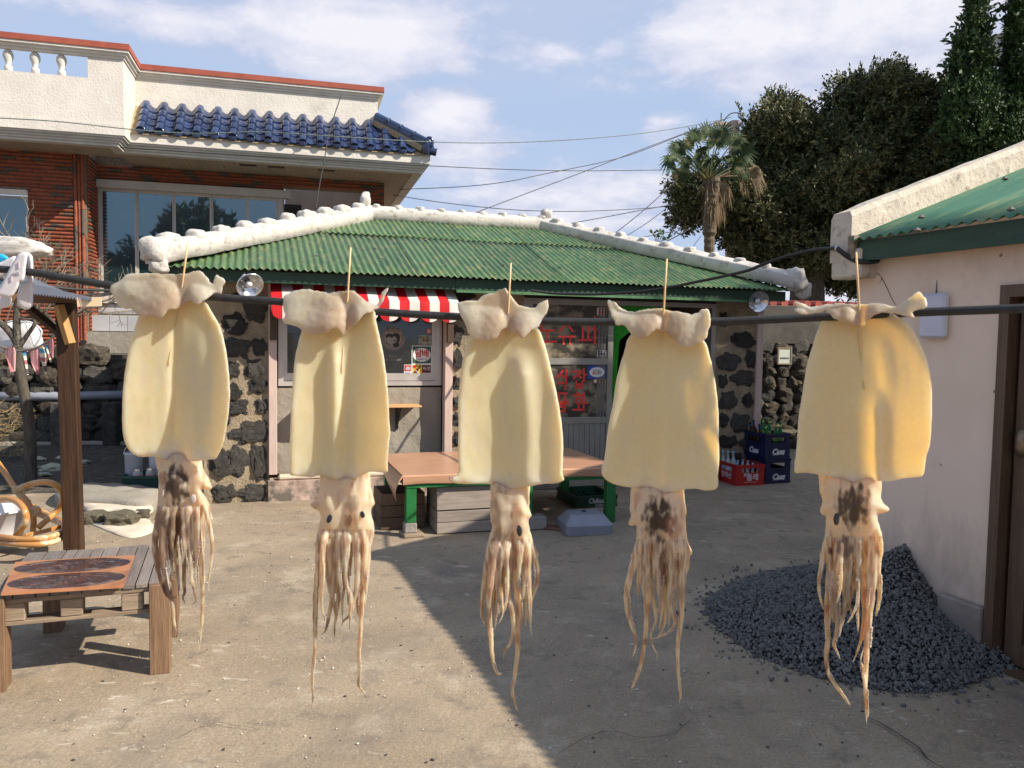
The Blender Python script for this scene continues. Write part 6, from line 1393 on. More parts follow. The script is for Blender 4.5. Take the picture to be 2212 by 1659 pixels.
# small neighbour ridge end at the far left
o = bpy.data.objects.new('ridge_end', rock_mesh('ridge_end', 300, WHITEPLASTER, sub=4, rough=.3, freq=1.2, flat=(1.2, .8, .8))); col.objects.link(o); o.location = W(-6, 535, 6.4); o.scale = (.66, .3, .24); o.data.polygons.foreach_set('use_smooth', [True] * len(o.data.polygons)); tag(o, 'white plastered ridge end of another roof, cut by the left edge of the view', 'roof ridge')
o = MB().tube([W(-10, 548, 6.3) - W(-10, 548, 6.3), W(45, 608, 6.35) - W(-10, 548, 6.3)], .018, 6).build('green_hose', GREEN_DARK, None); o.location = W(-10, 548, 6.3); tag(o, 'short green cord below the white ridge end at the left edge', 'cord')
# ------------------------------------------------------------------ trees
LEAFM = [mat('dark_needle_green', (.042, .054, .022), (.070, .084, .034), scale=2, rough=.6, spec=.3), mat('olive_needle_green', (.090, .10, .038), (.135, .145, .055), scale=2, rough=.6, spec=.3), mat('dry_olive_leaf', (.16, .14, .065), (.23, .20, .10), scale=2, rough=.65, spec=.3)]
JUNM = [mat('juniper_dark', (.022, .045, .014), (.036, .066, .020), scale=2, rough=.6, spec=.3), mat('juniper_green', (.045, .085, .022), (.065, .12, .032), scale=2, rough=.6, spec=.3), mat('juniper_bright', (.055, .105, .028), (.075, .13, .035), scale=2, rough=.6, spec=.3)]
BARK = mat('grey_brown_bark', (.05, .042, .032), (.11, .095, .075), scale=12, rough=.95, bump=1, bscale=30, stretch=(2, 2, .5), c3=(.17, .16, .13), s3=8, th3=(.58, .68), bdist=.02)
def foliage(name, parent, clumps, ntwig, nleaf, lsize, mats, up=0.35, seed=1, twig=.28, weights=(.5, .35, .15), shell=.55, lean=None):
    r = np.random.default_rng(seed); vol = np.array([abs(c[1][0] * c[1][1] * c[1][2]) ** (2 / 3) for c in clumps]); idx = r.choice(len(clumps), ntwig, p=vol / vol.sum())
    C = np.array([c[0][:] for c in clumps])[idx]; Rr = np.array([c[1] for c in clumps])[idx]
    dirs = r.normal(size=(ntwig, 3)); dirs /= np.linalg.norm(dirs, axis=1, keepdims=True); rad = r.random(ntwig) ** shell
    lump = 1 + .16 * np.sin(dirs[:, 0] * 7 + idx) * np.cos(dirs[:, 2] * 6 + idx * 2); pos = C + dirs * Rr * (rad * lump)[:, None]
    ax_ = dirs + r.normal(size=(ntwig, 3)) * .5 + np.array([0, 0, up]); ax_ /= np.linalg.norm(ax_, axis=1, keepdims=True)
    twm = r.choice(3, ntwig, p=weights)
    t = r.random((ntwig, nleaf)); base = pos[:, None] + ax_[:, None] * (t * twig)[..., None]
    ld = ax_[:, None] * .7 + r.normal(size=(ntwig, nleaf, 3)) * .62; ld /= np.linalg.norm(ld, axis=2, keepdims=True)
    wv = np.cross(ld, r.normal(size=(ntwig, nleaf, 3))); wv /= np.linalg.norm(wv, axis=2, keepdims=True)
    s = lsize * r.uniform(.6, 1.3, size=(ntwig, nleaf, 1)); a = base; b_ = base + ld * s; mid = base + ld * s * .5
    V = np.stack([a, mid + wv * s * .20, b_, mid - wv * s * .20], axis=2).reshape(-1, 3); n = ntwig * nleaf; F = np.arange(n * 4).reshape(n, 4)
    org = np.array(parent.location[:]) if parent is not None else np.zeros(3)
    mi = np.repeat(twm, nleaf); flip = r.random(n) < .15; mi = np.where(flip, r.choice(3, n), mi)
    return npmesh(name, V - org, F, mats, parent, mi=mi)
def E(x, y, d, rx, ry, rd): s = d / FPX; return (W(x, y, d), (rx * s, rd, ry * s))
def limb(parent, pts, r0, r1, nm='limb', m=BARK):
    q = smooth_path([p - parent.location for p in pts], 5); n = len(q); q = [p + noise.noise_vector(p * 1.7) * .03 for p in q]
    return MB().tube(q, [r0 + (r1 - r0) * i / (n - 1) for i in range(n)], 9).build(nm, m, parent, smooth=True)
dT = 17.0
tb_ = W(1742, 700, dT); tree = empty('evergreen_tree', Vector((tb_.x, tb_.y, 0)), 0, 'huge spreading dark evergreen tree behind the shop roof, right of the palm', 'tree')
limb(tree, [Vector((tb_.x, tb_.y, 0)), W(1742, 640, dT), W(1745, 560, dT), W(1760, 480, dT), W(1800, 380, dT)], .42, .18, 'trunk')
for pts in (([1740, 600], [1690, 520], [1620, 470], [1540, 450]), ([1745, 560], [1700, 440], [1660, 340], [1640, 250]), ([1752, 520], [1830, 400], [1880, 280]), ([1752, 540], [1880, 450], [1980, 360]), ([1745, 590], [1820, 560], [1900, 540])):
    limb(tree, [W(x, y, dT + random.uniform(-.5, .5)) for x, y in pts], .16, .04)
cl = [E(1880, 300, dT, 130, 115, 1.3), E(1850, 230, dT, 95, 80, 1.0), E(1940, 230, dT, 75, 75, 1.0), E(1760, 330, dT, 110, 90, 1.3), E(1670, 300, dT, 65, 70, .9), E(1672, 250, dT + .5, 30, 30, .5), E(1725, 262, dT + .5, 35, 34, .5),
      E(1650, 335, dT, 46, 62, .8), E(1560, 420, dT, 75, 60, 1.0), E(1500, 440, dT, 45, 38, .6), E(1600, 480, dT, 85, 60, 1.1), E(1690, 440, dT, 110, 90, 1.4), E(1640, 540, dT, 70, 34, .9), E(1680, 575, dT, 60, 24, .7),
      E(1820, 440, dT, 130, 100, 1.5), E(1960, 380, dT, 120, 110, 1.4), E(2040, 300, dT, 70, 100, 1.2), E(2050, 420, dT, 100, 90, 1.2), E(1810, 540, dT, 120, 60, 1.3), E(1850, 600, dT + .3, 90, 40, 1.0), E(1930, 540, dT, 90, 80, 1.2), E(2000, 215, dT, 40, 40, .6), E(1480, 470, dT, 34, 26, .4), E(1475, 415, dT, 26, 22, .35)]
cl = [(c_, tuple(q * .88 for q in r3)) for c_, r3 in cl]; rc_ = random.Random(8); cl0 = list(cl)
for c_, rr3 in cl0:
    for k in range(5):
        d_ = Vector((rc_.gauss(0, 1), rc_.gauss(0, 1) - .4, rc_.gauss(0, 1) + .3)).normalized(); f_ = rc_.uniform(.28, .45); cl.append((c_ + Vector((d_.x * rr3[0], d_.y * rr3[1], d_.z * rr3[2])) * 1.0, tuple(q * f_ for q in (max(rr3[0], .5), max(rr3[1], .5), max(rr3[2], .5)))))
cl = [(c_, tuple(q * .90 for q in r3)) for c_, r3 in cl0] + cl[len(cl0):]
foliage('crown', tree, cl, 22000, 12, .078, LEAFM, up=.5, seed=3, weights=(.50, .36, .14), shell=.42, twig=.24)
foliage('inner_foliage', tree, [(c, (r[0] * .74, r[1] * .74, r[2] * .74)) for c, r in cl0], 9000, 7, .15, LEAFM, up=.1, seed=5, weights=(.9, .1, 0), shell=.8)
# long shoots on top
b = MB()
for x, y, dx, dy in ((1855, 165, 8, -26), (1862, 160, -3, -24), (1885, 162, 3, -40), (1895, 158, 14, -30), (1920, 160, 22, -42), (1935, 170, 26, -36), (1950, 185, 26, -34), (1975, 200, 20, -44), (1660, 210, -8, -22), (1670, 208, 4, -26), (1600, 240, -10, -16)):
    a = W(x, y, dT) - tree.location; c = W(x + dx, y + dy, dT) - tree.location; b.tube([a, a.lerp(c, .5) + Vector((.01, 0, 0)), c], [.022, .016, .005], 4)
    for k in range(9):
        q = a.lerp(c, k / 9); s = .09; dd = Vector((random.uniform(-1, 1), random.uniform(-1, 1), .8)).normalized() * s; b.add([q, q + dd * .5 + Vector((.02, 0, 0)), q + dd, q + dd * .5 - Vector((.02, 0, 0))], [(0, 1, 2, 3)])
b.build('shoots', LEAFM[1], tree)['kind'] = 'stuff'
# juniper spires at the right
dJ = 15.5
def spire(px, top, bot, wid, label, seed, n, extra=[], w=(.45, .40, .15)):
    base = W(px, bot, dJ); t = empty('juniper_tree', Vector((base.x, base.y, 0)), 0, label, 'tree', 'spired junipers at the top right')
    limb(t, [t.location.copy(), W(px, bot, dJ), W(px, top + 30, dJ)], .13, .02, 'trunk'); cl_ = []
    k = 0; y = top
    while y < bot:
        f = (y - top) / (bot - top); ww = wid * (.10 + .90 * f ** .85); cl_.append(E(px + ww * .35 * math.sin(k * 2.1 + seed), y + ww * .3, dJ + .25 * math.sin(k * 1.3), ww * .62, ww * 1.1, ww * .0065)); cl_.append(E(px + ww * .6 * math.sin(k * 2.9 + seed * 2), y + ww * .5, dJ + .3 * math.cos(k * 1.7), ww * .38, ww * .85, ww * .005)); y += ww * .42 + 4; k += 1
    foliage('crown', t, cl_ + extra, int(n * 1.5), 11, .075, JUNM, up=1.7, seed=seed, weights=w, twig=.13, shell=.4)
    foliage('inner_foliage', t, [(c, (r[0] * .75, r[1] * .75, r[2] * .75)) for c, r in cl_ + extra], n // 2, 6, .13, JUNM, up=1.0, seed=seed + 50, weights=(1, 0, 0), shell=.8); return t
spire(2108, -30, 400, 62, 'tall juniper with a jagged pointed top, second from the right edge', 11, 4200)
spire(2070, 78, 330, 36, 'slender small juniper spire, leftmost of the group', 12, 1500)
spire(2200, -60, 420, 60, 'tall juniper cut by the right edge of the view', 13, 3600)
spire(2130, 170, 480, 120, 'broad bright green juniper in front of the spires, above the pink house verge', 14, 4200, [E(2095, 260, dJ - .4, 60, 80, .6), E(2170, 330, dJ - .4, 60, 90, .6)], (.30, .45, .25))
# water tank between them
wt_ = W(2172, 300, 19); tk = empty('water_tank', Vector((wt_.x, wt_.y, 0)), 0, 'pale grey round water tank seen between two juniper spires', 'water tank'); s_ = 19 / FPX
TK = mat('pale_grey_tank', (.36, .35, .33), (.44, .43, .41), scale=3, rough=.8); zt0, zt1 = W(2172, 130, 19).z, W(2172, 78, 19).z
MB().lathe([(.38, zt0), (.38, zt1 - .02), (.40, zt1 - .02), (.40, zt1), (.001, zt1 + .03)], 28).build('drum', TK, tk); MB().lathe([(.15, 0), (.15, zt0)], 12).build('stand', TK, tk)
# trees out of view on the right, they shade the shop front and the yard behind
ot = empty('evergreen_tree', (10.4, 6.0, 0), 0, 'dense evergreen tree out of view behind the pink house', 'tree')
limb(ot, [Vector((10.4, 6.0, 0)), Vector((10.4, 6.1, 4)), Vector((10.3, 6.0, 7))], .3, .1, 'trunk')
foliage('crown', ot, [(Vector((10.3, 5.9, 6.6)), (1.3, 1.0, 1.75)), (Vector((10.4, 7.4, 5.9)), (1.3, 1.1, 1.5)), (Vector((10.3, 5.3, 6.6)), (1, .7, 1.5)), (Vector((10.6, 6.6, 4.6)), (1.6, 1.8, 1.6)), (Vector((10.8, 8.6, 5.2)), (1.3, 1.2, 1.9))], 5200, 6, .36, LEAFM, seed=21, shell=.7)
bk_ = empty('evergreen_tree', (-1.5, -9, 0), 0, 'evergreen tree behind the camera, mirrored in the house windows', 'tree')
limb(bk_, [Vector((-1.5, -9, 0)), Vector((-1.5, -9, 5))], .3, .1, 'trunk')
foliage('crown', bk_, [(Vector((-2.2, -9, 5.6)), (1.7, 1.5, 1.6)), (Vector((.2, -9.5, 5.0)), (1.6, 1.5, 1.3)), (Vector((-4, -9, 4.2)), (1.5, 1.5, 1.2)), (Vector((-6, -9.5, 3.6)), (2, 1.5, 1.2))], 2200, 6, .4, LEAFM, seed=22, shell=.7)

# palm
dP = 14.0; pb_ = W(1532, 600, dP); palm = empty('palm_tree', Vector((pb_.x, pb_.y, 0)), 0, 'windmill palm with ragged fan leaves above the right slope of the shop roof', 'palm tree')
b = MB(); zs0, zs1 = 0.0, W(1532, 385, dP).z; n = 70; V = []
b.tube([Vector((.02 * math.sin(i * .2), 0, zs0 + (zs1 - zs0) * i / n)) for i in range(n + 1)], [.088 + .010 * (i % 2) + (.030 if i > 54 else 0) for i in range(n + 1)], 12)
b.build('trunk', mat('ringed_palm_trunk', (.085, .062, .040), (.17, .13, .085), scale=14, rough=.95, bump=1, bscale=30, stretch=(1, 1, 3), c3=(.04, .03, .02), s3=10, th3=(.55, .65)), palm)
PG = mat('palm_leaf_green', (.026, .050, .016), (.056, .090, .030), scale=3, rough=.6, spec=.3, c3=(.30, .24, .09), s3=3.5, th3=(.56, .70)); PD = mat('dry_palm_leaf', (.10, .062, .028), (.19, .125, .055), scale=4, rough=.7)
crown = W(1531, 392, dP) - palm.location; pr_ = random.Random(4)
def fan(tipx, tipy, dd, size, droop, m, nm='leaf', nseg=26, spread=150):
    tip = W(tipx, tipy, dP + dd) - palm.location; st_ = crown.copy(); axis = (tip - st_); L = axis.length; ad = axis.normalized()
    pet = smooth_path([st_, st_.lerp(tip, .5) + Vector((0, 0, .06 * L)), tip], 5); b = MB(); b.tube(pet, [.016 - .007 * i / (len(pet) - 1) for i in range(len(pet))], 5)
    side = ad.cross(Vector((pr_.uniform(-.4, .4), 1, pr_.uniform(-.3, .3)))).normalized(); 
    size = size * .84
    for k in range(nseg):
        a = R(-spread + 2 * spread * k / (nseg - 1)); d = (ad * math.cos(a) + side * math.sin(a)).normalized(); l = size * (1 - .35 * abs(a) / R(spread)) * pr_.uniform(.82, 1.1); w = .016
        nrm = d.cross(side if abs(d.dot(side)) < .9 else ad).normalized(); wv = d.cross(Vector((0, -1, 0.2))).normalized(); mid = tip + d * l * .55 + Vector((0, 0, -droop * l * .25)); end = tip + d * l * .93 + Vector((pr_.uniform(-.02, .02), 0, -droop * l * (.9 + .5 * pr_.random())))
        V = [tip, mid + wv * w, mid - wv * w, end, tip + d * l * .25 + wv * w * .8 + Vector((0, .006, 0)), tip + d * l * .25 - wv * w * .8 + Vector((0, -.006, 0))]; b.add(V, [(0, 4, 1, 2, 5), (1, 3, 2)])
    return b.build(nm, m, palm)
for a in ((1466, 320, .1, .42, .35), (1452, 345, .0, .36, .5), (1478, 318, .1, .34, .25), (1500, 300, -.2, .36, .10), (1530, 290, .2, .40, .05), (1556, 292, -.1, .42, .15), (1585, 305, .1, .42, .25), (1600, 330, -.3, .44, .35), (1585, 350, -.5, .42, .45), (1560, 345, -.6, .36, .45), (1535, 345, -.7, .34, .5), (1485, 350, -.2, .30, .35), (1478, 372, .1, .26, .4), (1470, 322, .3, .22, .7), (1610, 352, .2, .40, .6), (1545, 310, .4, .40, .1), (1515, 330, -.5, .32, .3)):
    fan(*a, PG)
for a in ((1618, 372, -.1, .46, .95), (1595, 380, .2, .34, 1.0), (1628, 362, .2, .30, .95), (1470, 368, .0, .22, .75), (1560, 395, -.2, .30, 1.3), (1550, 415, .1, .34, 1.5), (1540, 430, -.1, .26, 1.6)): fan(*a, PD, 'dry_leaf', spread=70)
b = MB()
for k in range(44):
    a = pr_.uniform(0, 6.28); z = pr_.uniform(zs1 - .75, zs1 + .02); p = Vector((.13 * math.cos(a), .13 * math.sin(a), z)); e = p + Vector((math.cos(a) * pr_.uniform(.02, .18), math.sin(a) * pr_.uniform(.02, .15), -pr_.uniform(.12, .40))); b.tube([p, p.lerp(e, .5) + Vector((math.cos(a) * .04, 0, 0)), e], [.010, .008, .003], 3)
b.build('dry_skirt', PD, palm)
# small shrub on the roof ridge
sh_ = empty('seedling', W(1420, 522, 10.9), 0, 'small broad leaved seedling growing on the right ridge of the shop roof', 'plant'); LFG = mat('broad_leaf_green', (.03, .07, .025), (.05, .10, .035), rough=.4)
for (x, y) in ((1410, 505), (1425, 502), (1434, 506), (1439, 518), (1418, 512), (1442, 512)):
    e = W(x, y, 10.9) - sh_.location; MB().tube([Vector((0, 0, -.10)), e * .5, e], .005, 4).build('stem', BARK, sh_)
    for k in range(3):
        d = Vector((random.uniform(-1, 1), random.uniform(-.3, .3), random.uniform(.1, 1))).normalized() * .075; s = d.cross(Vector((0, 1, 0))).normalized() * .018; MB().add([e, e + d * .5 + s, e + d, e + d * .5 - s], [(0, 1, 2, 3)]).build('leaf', LFG, sh_)

# bare tree at the left
bt = empty('bare_tree', G(66, 980), 0, 'bare lichen covered tree with forking twigs in front of the stone wall, at the left', 'tree'); dTr = bt.location.y; dTr = 8.2
bt.location = Vector((W(66, 985, dTr).x, dTr, 0))
def bl(pts, r0, r1, nm='branch'):
    q = [W(x, y, dTr + (p[0] if p else 0)) - bt.location for (x, y, *p) in pts]; return MB().tube(smooth_path(q, 5), [r0 + (r1 - r0) * i / ((len(q) - 1) * 5) for i in range((len(q) - 1) * 5 + 1)], 8).build(nm, BARK, bt, smooth=True)
sT = dTr / FPX
tb0 = Vector((W(66, 985, dTr).x, dTr, -.02))
bl([(66, 1120), (66, 980), (64, 930), (58, 880), (48, 830), (40, 790), (38, 745)], 13 * sT, 10 * sT, 'trunk')
bl([(38, 750), (36, 700), (38, 650), (40, 590), (42, 560)], 9 * sT, 4 * sT); bl([(40, 745), (20, 715), (-10, 690), (-60, 660)], 9 * sT, 6 * sT); bl([(42, 748), (58, 725), (75, 700), (72, 690)], 6 * sT, 3 * sT)
bl([(38, 668), (60, 664), (85, 668), (110, 690), (128, 718)], 5 * sT, 3.5 * sT); bl([(128, 715), (150, 690), (190, 665), (215, 652)], 3 * sT, 1.5 * sT)
tw_r = random.Random(9); b = MB()
def twigs(p, d, L, r, depth):
    e = p + d * L; mid = p.lerp(e, .5) + Vector((tw_r.uniform(-1, 1), tw_r.uniform(-1, 1), tw_r.uniform(-1, 1))) * L * .08; b.tube([p, mid, e], [r, r * .8, r * .6], 5, caps=False)
    if depth == 0: return
    for k in range(tw_r.choice((2, 3))):
        nd = (d + Vector((tw_r.uniform(-.9, .9), tw_r.uniform(-.6, .6), tw_r.uniform(-.35, .8)))).normalized(); twigs(p.lerp(e, tw_r.uniform(.45, 1)), nd, L * tw_r.uniform(.55, .85), r * .6, depth - 1)
for (x, y, dx, dy, L) in ((40, 570, -.3, 1, .32), (40, 590, .8, .7, .34), (38, 640, .9, .5, .36), (36, 690, 1, .3, .34), (60, 664, .5, .8, .34), (95, 675, .6, .8, .3), (120, 700, .9, .4, .32), (150, 690, .6, .6, .3), (190, 665, 1, .2, .3), (210, 655, .9, .3, .28), (-5, 692, .4, .9, .34), (10, 705, .5, .9, .34), (70, 692, .3, 1, .3), (20, 620, -.6, .8, .3), (42, 560, .15, 1, .36), (44, 600, 1, .1, .34), (175, 672, 1, -.1, .3), (80, 668, .9, .9, .4)):
    twigs(W(x, y, dTr) - bt.location, Vector((dx, tw_r.uniform(-.3, .3), dy)).normalized(), L, .011, 3)
b.build('twigs', mat('pale_twig', (.16, .13, .10), (.26, .22, .17), scale=20, rough=.9), bt)
# dry shrub in the garden
shb = empty('dry_shrub', W(30, 935, 9.6), 0, 'dry tangled yellowish shrub below the pipe at the left edge', 'shrub'); b = MB()
for k in range(260):
    a = Vector((tw_r.uniform(-.45, .22), tw_r.uniform(-.15, .15), tw_r.uniform(-.30, .32))); d = Vector((tw_r.uniform(-1, 1), tw_r.uniform(-1, 1), tw_r.uniform(-.3, 1))).normalized(); b.tube([a, a + d * .07, a + d * .14 + Vector((.02, 0, .02))], [.005, .004, .002], 3, caps=False)
b.build('stems', mat('dry_stem', (.26, .19, .09), (.36, .27, .13), rough=.9), shb)

# ------------------------------------------------------------------ overhead wires
GRW = mat('grey_green_wire', (.16, .22, .20), (.08, .10, .10), scale=20, rough=.6)
def X3(x, y): return (1097.2 + x * .2728, y * .2728)
def X7(x, y): return (1097.2 + x * .2728, 411.4 + y * .2728)
wire('overhead_wire', [(-40, 253), (120, 262), (290, 280), (420, 288), (560, 285), (700, 293), (920, 306), (1100, 308), (1300, 297), (1450, 279), (1565, 257)], [11, 11.2, 11.5, 11.7, 12, 12.2, 13, 14, 15, 16, 16.8], .0075, GRW, 'twisted pale green wire crossing in front of the blue tiles to the far pole, uppermost', 'wire')
wire('overhead_wire', [(250, 318), (600, 340), (906, 357), (1100, 366), (1250, 369), (1438, 367)], [12, 12.3, 13, 14, 15, 16], .007, WIREM, 'straight dark wire from below the tiled eave towards the palm', 'wire')
wire('overhead_wire', [(862, 409), (1000, 403), *[X3(0, 1437), X3(300, 1375), X3(720, 1290), X3(1000, 1215), X3(1400, 1060), X3(1770, 925)]], [14, 14.3, 14.6, 15, 15.5, 16, 16.4, 16.8], .007, WIREM, 'thin wire rising from the brick house eave to the far pole, lower of two', 'wire')
wire('overhead_wire', [(1020, 462), *[X3(0, 1587), X3(640, 1345), X3(1000, 1205), X3(1400, 1055), X3(1700, 950)]], [13, 13.5, 14.5, 15.2, 16, 16.8], .007, WIREM, 'thin wire climbing from behind the shop ridge to the far pole', 'wire')
wire('overhead_wire', [(849, 421), (960, 438), X7(0, 150), X7(440, 166), X7(800, 157), X7(1100, 140), X7(1320, 120)], [14, 14.3, 14.7, 15, 15.5, 16, 16.5], .007, WIREM, 'sagging wire just above the shop ridge, from the brick house to the evergreen', 'wire')
wire('overhead_wire', [X7(500, 260), X7(800, 205), X7(1100, 148), X7(1330, 105)], [13, 14, 15, 16], .007, WIREM, 'wire rising to the right from behind the right shop ridge, shallow', 'wire')
wire('overhead_wire', [X7(840, 345), X7(1060, 170), X7(1250, 0), X3(1370, 1390)], [13, 14, 15, 15.5], .007, WIREM, 'steep wire rising from the right shop ridge to the palm', 'wire')
wire('overhead_wire', [X7(930, 365), X7(1100, 258), X7(1250, 145)], [13, 14, 15], .006, WIREM, 'short steep faint wire beside the seedling on the ridge', 'wire')
wire('overhead_wire', [X7(1000, 385), X7(1250, 335), X7(1450, 305)], [13, 14, 15], .006, WIREM, 'low shallow wire passing behind the seedling', 'wire')
wire('overhead_wire', [X7(1260, 400), X7(1350, 355), X7(1430, 310)], [13, 13.6, 14], .010, WIREM, 'thick short cable right of the seedling', 'wire')
wire('overhead_wire', [X7(1435, 490), X7(1480, 425), X7(1530, 360)], [14, 14.5, 15], .006, WIREM, 'short wire left of the palm trunk', 'wire')
wire('hanging_cord', [(737, 206), (722, 250), (708, 300), (700, 350), (690, 400), (682, 452)], [13.0, 12.6, 12.4, 12.3, 12.2, 12.1], .009, WIREM, 'dark cord hanging from the white parapet across the blue tiles', 'cord')
for nm, yo, r_ in (('a', 0, .012), ('b', 14, .008), ('c', 22, .008)):
    wire('black_cable', [(-20, 600 + yo), (60, 612 + yo), (150, 624 + yo), (240, 627 + yo * .4), (330, 622)], [6.2, 6.3, 6.5, 6.7, 6.9], r_, BLACKRUBBER, {'a': 'uppermost thin black cable behind the bare twigs at the left', 'b': 'middle thin black cable running to the shop eave at the left', 'c': 'lowest thin black cable running to the shop eave at the left'}[nm], 'cable')
# pole top in the tree
up_ = W(1585, 330, 17.6); po = empty('utility_pole', Vector((up_.x, up_.y, 0)), 0, 'pale utility pole top with a crossarm, almost hidden in the evergreen', 'utility pole'); zpt = W(1585, 262, 17.6).z
PCN = mat('pale_pole', (.40, .33, .26), (.48, .41, .33), rough=.9); MB().tube([(0, 0, 0), (0, 0, zpt)], [.14, .11], 12).build('pole', PCN, po)
MB().box(-.45, .15, -.04, .04, zpt - .10, zpt - .02).build('crossarm', PCN, po); MB().tube(smooth_path([(-.25, 0, zpt), (-.1, 0, zpt + .16), (.1, 0, zpt + .17), (.16, 0, zpt + .0)], 5), .012, 5).build('jumper', WIREM, po); MB().tube([(-.3, 0, zpt - .1), (-.3, 0, zpt + .18)], .012, 5).build('insulator', WIREM, po)
# black corrugated hose from the shop eave to the pink house
wire('black_hose', [X7(180, 790), X7(330, 812), X7(500, 821), X7(700, 822), X7(900, 812), X7(1100, 795), X7(1300, 762), X7(1500, 722), X7(1700, 680), X7(1900, 632), (1650, 570), (1690, 556), (1750, 541), (1786, 537), (1806, 536)], [7.75, 7.75, 7.7, 7.5, 7.3, 7.1, 6.8, 6.5, 6.2, 5.8, 5.5, 5.3, 5.0, 4.85, 4.74], [.008, .010, .012] + [.0135] * 98 if False else .0125, BLACKRUBBER, 'black cable swagging from the shop eave up to the white verge of the pink house', 'cable')
wire('black_hose', [(1808, 536), (1822, 547), (1840, 559), (1858, 565), (1880, 566), (1896, 563)], [4.73, 4.70, 4.68, 4.62, 4.60, 4.64], .0155, BLACKRUBBER, 'ribbed black conduit curling under the corner of the pink house eave', 'conduit')
o = MB().tube([W(1804, 536, 4.74) - W(1804, 536, 4.74), W(1812, 538, 4.73) - W(1804, 536, 4.74)], .019, 12).build('cable_clamp', STEEL, None); o.location = W(1804, 536, 4.74); tag(o, 'small metal clamp on the black cable at the white verge', 'clamp')

# ------------------------------------------------------------------ drying rod, squid, skewers, pegs
ROD = [(-260, 565), (-60, 577), (57, 587), (150, 602), (234, 616), (340, 629), (450, 640.6), (603, 652), (810, 673), (990, 684), (1181, 693.7), (1323, 695.5), (1539, 695), (1636, 691), (1800, 684), (1990, 674.6), (2212, 666.5), (2420, 655)]
def rod_d(x): return float(np.interp(x, [-300, 0, 700, 1300, 1860, 2212, 2420], [1.40, 1.38, 1.36, 1.33, 1.22, 1.12, 1.06]))
q = [W(x, y, rod_d(x)) for x, y in ROD]; rp = smooth_path(q, 14); o = MB().tube([p - q[0] + noise.noise_vector(p * 9) * .0006 for p in rp], .0066, 18).build('drying_line', BLACKRUBBER, None, smooth=True); o.location = q[0]; tag(o, 'thick black rubber line stretched across the view, carrying the five squid', 'line')
def rod_y(x): return float(np.interp(x, [p[0] for p in ROD], [p[1] for p in ROD]))

m = bpy.data.materials.new('squid_flesh'); m.use_nodes = True; t = NT(m.node_tree)
tc = t.n('ShaderNodeTexCoord').outputs['Object']; at = t.n('ShaderNodeAttribute', attribute_name='pig')
blot = t.mapr(t.noise(9, 3, .5, tc), .35, .7); base_ = t.mix(blot, (.90, .81, .595), (.87, .755, .51))
c = t.mix(at.outputs['Alpha'], base_, at.outputs['Color']); fine = t.mapr(t.noise(160, 4, .6, tc), .3, .7, .97, 1.03); c = t.mix(1.0, c, fine, 'MULTIPLY')
fk = t.math('MULTIPLY', t.mapr(t.noise(420, 2, .5, tc), .62, .68), t.math('MULTIPLY', t.mapr(at.outputs['Alpha'], .6, 1.0), .38)); c = t.mix(fk, c, (.34, .17, .13))
bs = t.n('ShaderNodeBsdfPrincipled'); t.set(bs.inputs['Base Color'], c); bs.inputs['Roughness'].default_value = .45; bs.inputs['Specular IOR Level'].default_value = .3
bs.inputs['Subsurface Weight'].default_value = .8; bs.inputs['Subsurface Radius'].default_value = (1.0, .62, .28); bs.inputs['Subsurface Scale'].default_value = .02
bp = t.n('ShaderNodeBump'); bp.inputs['Strength'].default_value = .22; bp.inputs['Distance'].default_value = .001; t.set(bp.inputs['Height'], t.noise(70, 6, .65, t.vmul(tc, (1, 1, .45)))); t.set(bs.inputs['Normal'], bp.outputs[0])
tr = t.n('ShaderNodeBsdfTranslucent'); t.set(tr.inputs['Color'], t.mix(1.0, c, (1.0, .84, .56), 'MULTIPLY')); mx = t.n('ShaderNodeMixShader'); mx.inputs[0].default_value = .46; t.set(mx.inputs[1], bs.outputs[0]); t.set(mx.inputs[2], tr.outputs[0])
t.set(t.n('ShaderNodeOutputMaterial').inputs[0], mx.outputs[0]); SQUID = m
EYE = mat('squid_eye', (.012, .014, .018), (.03, .032, .038), scale=90, rough=.25)
EYEP = mat('cloudy_squid_eye', (.45, .33, .29), (.55, .45, .40), scale=80, rough=.35)
SKEW = mat('bamboo_skewer', (.60, .40, .20), (.70, .49, .26), scale=30, rough=.55, stretch=(6, 6, .3))
fwdv = Vector((0, -1, 0))
def inv_px(p):
    v = Vector(p) - Vector((0, 0, CAMZ)); f = v.dot(Fv); return 1106 + FPX * v.dot(Rv) / f, 829.5 - FPX * v.dot(Uv) / f
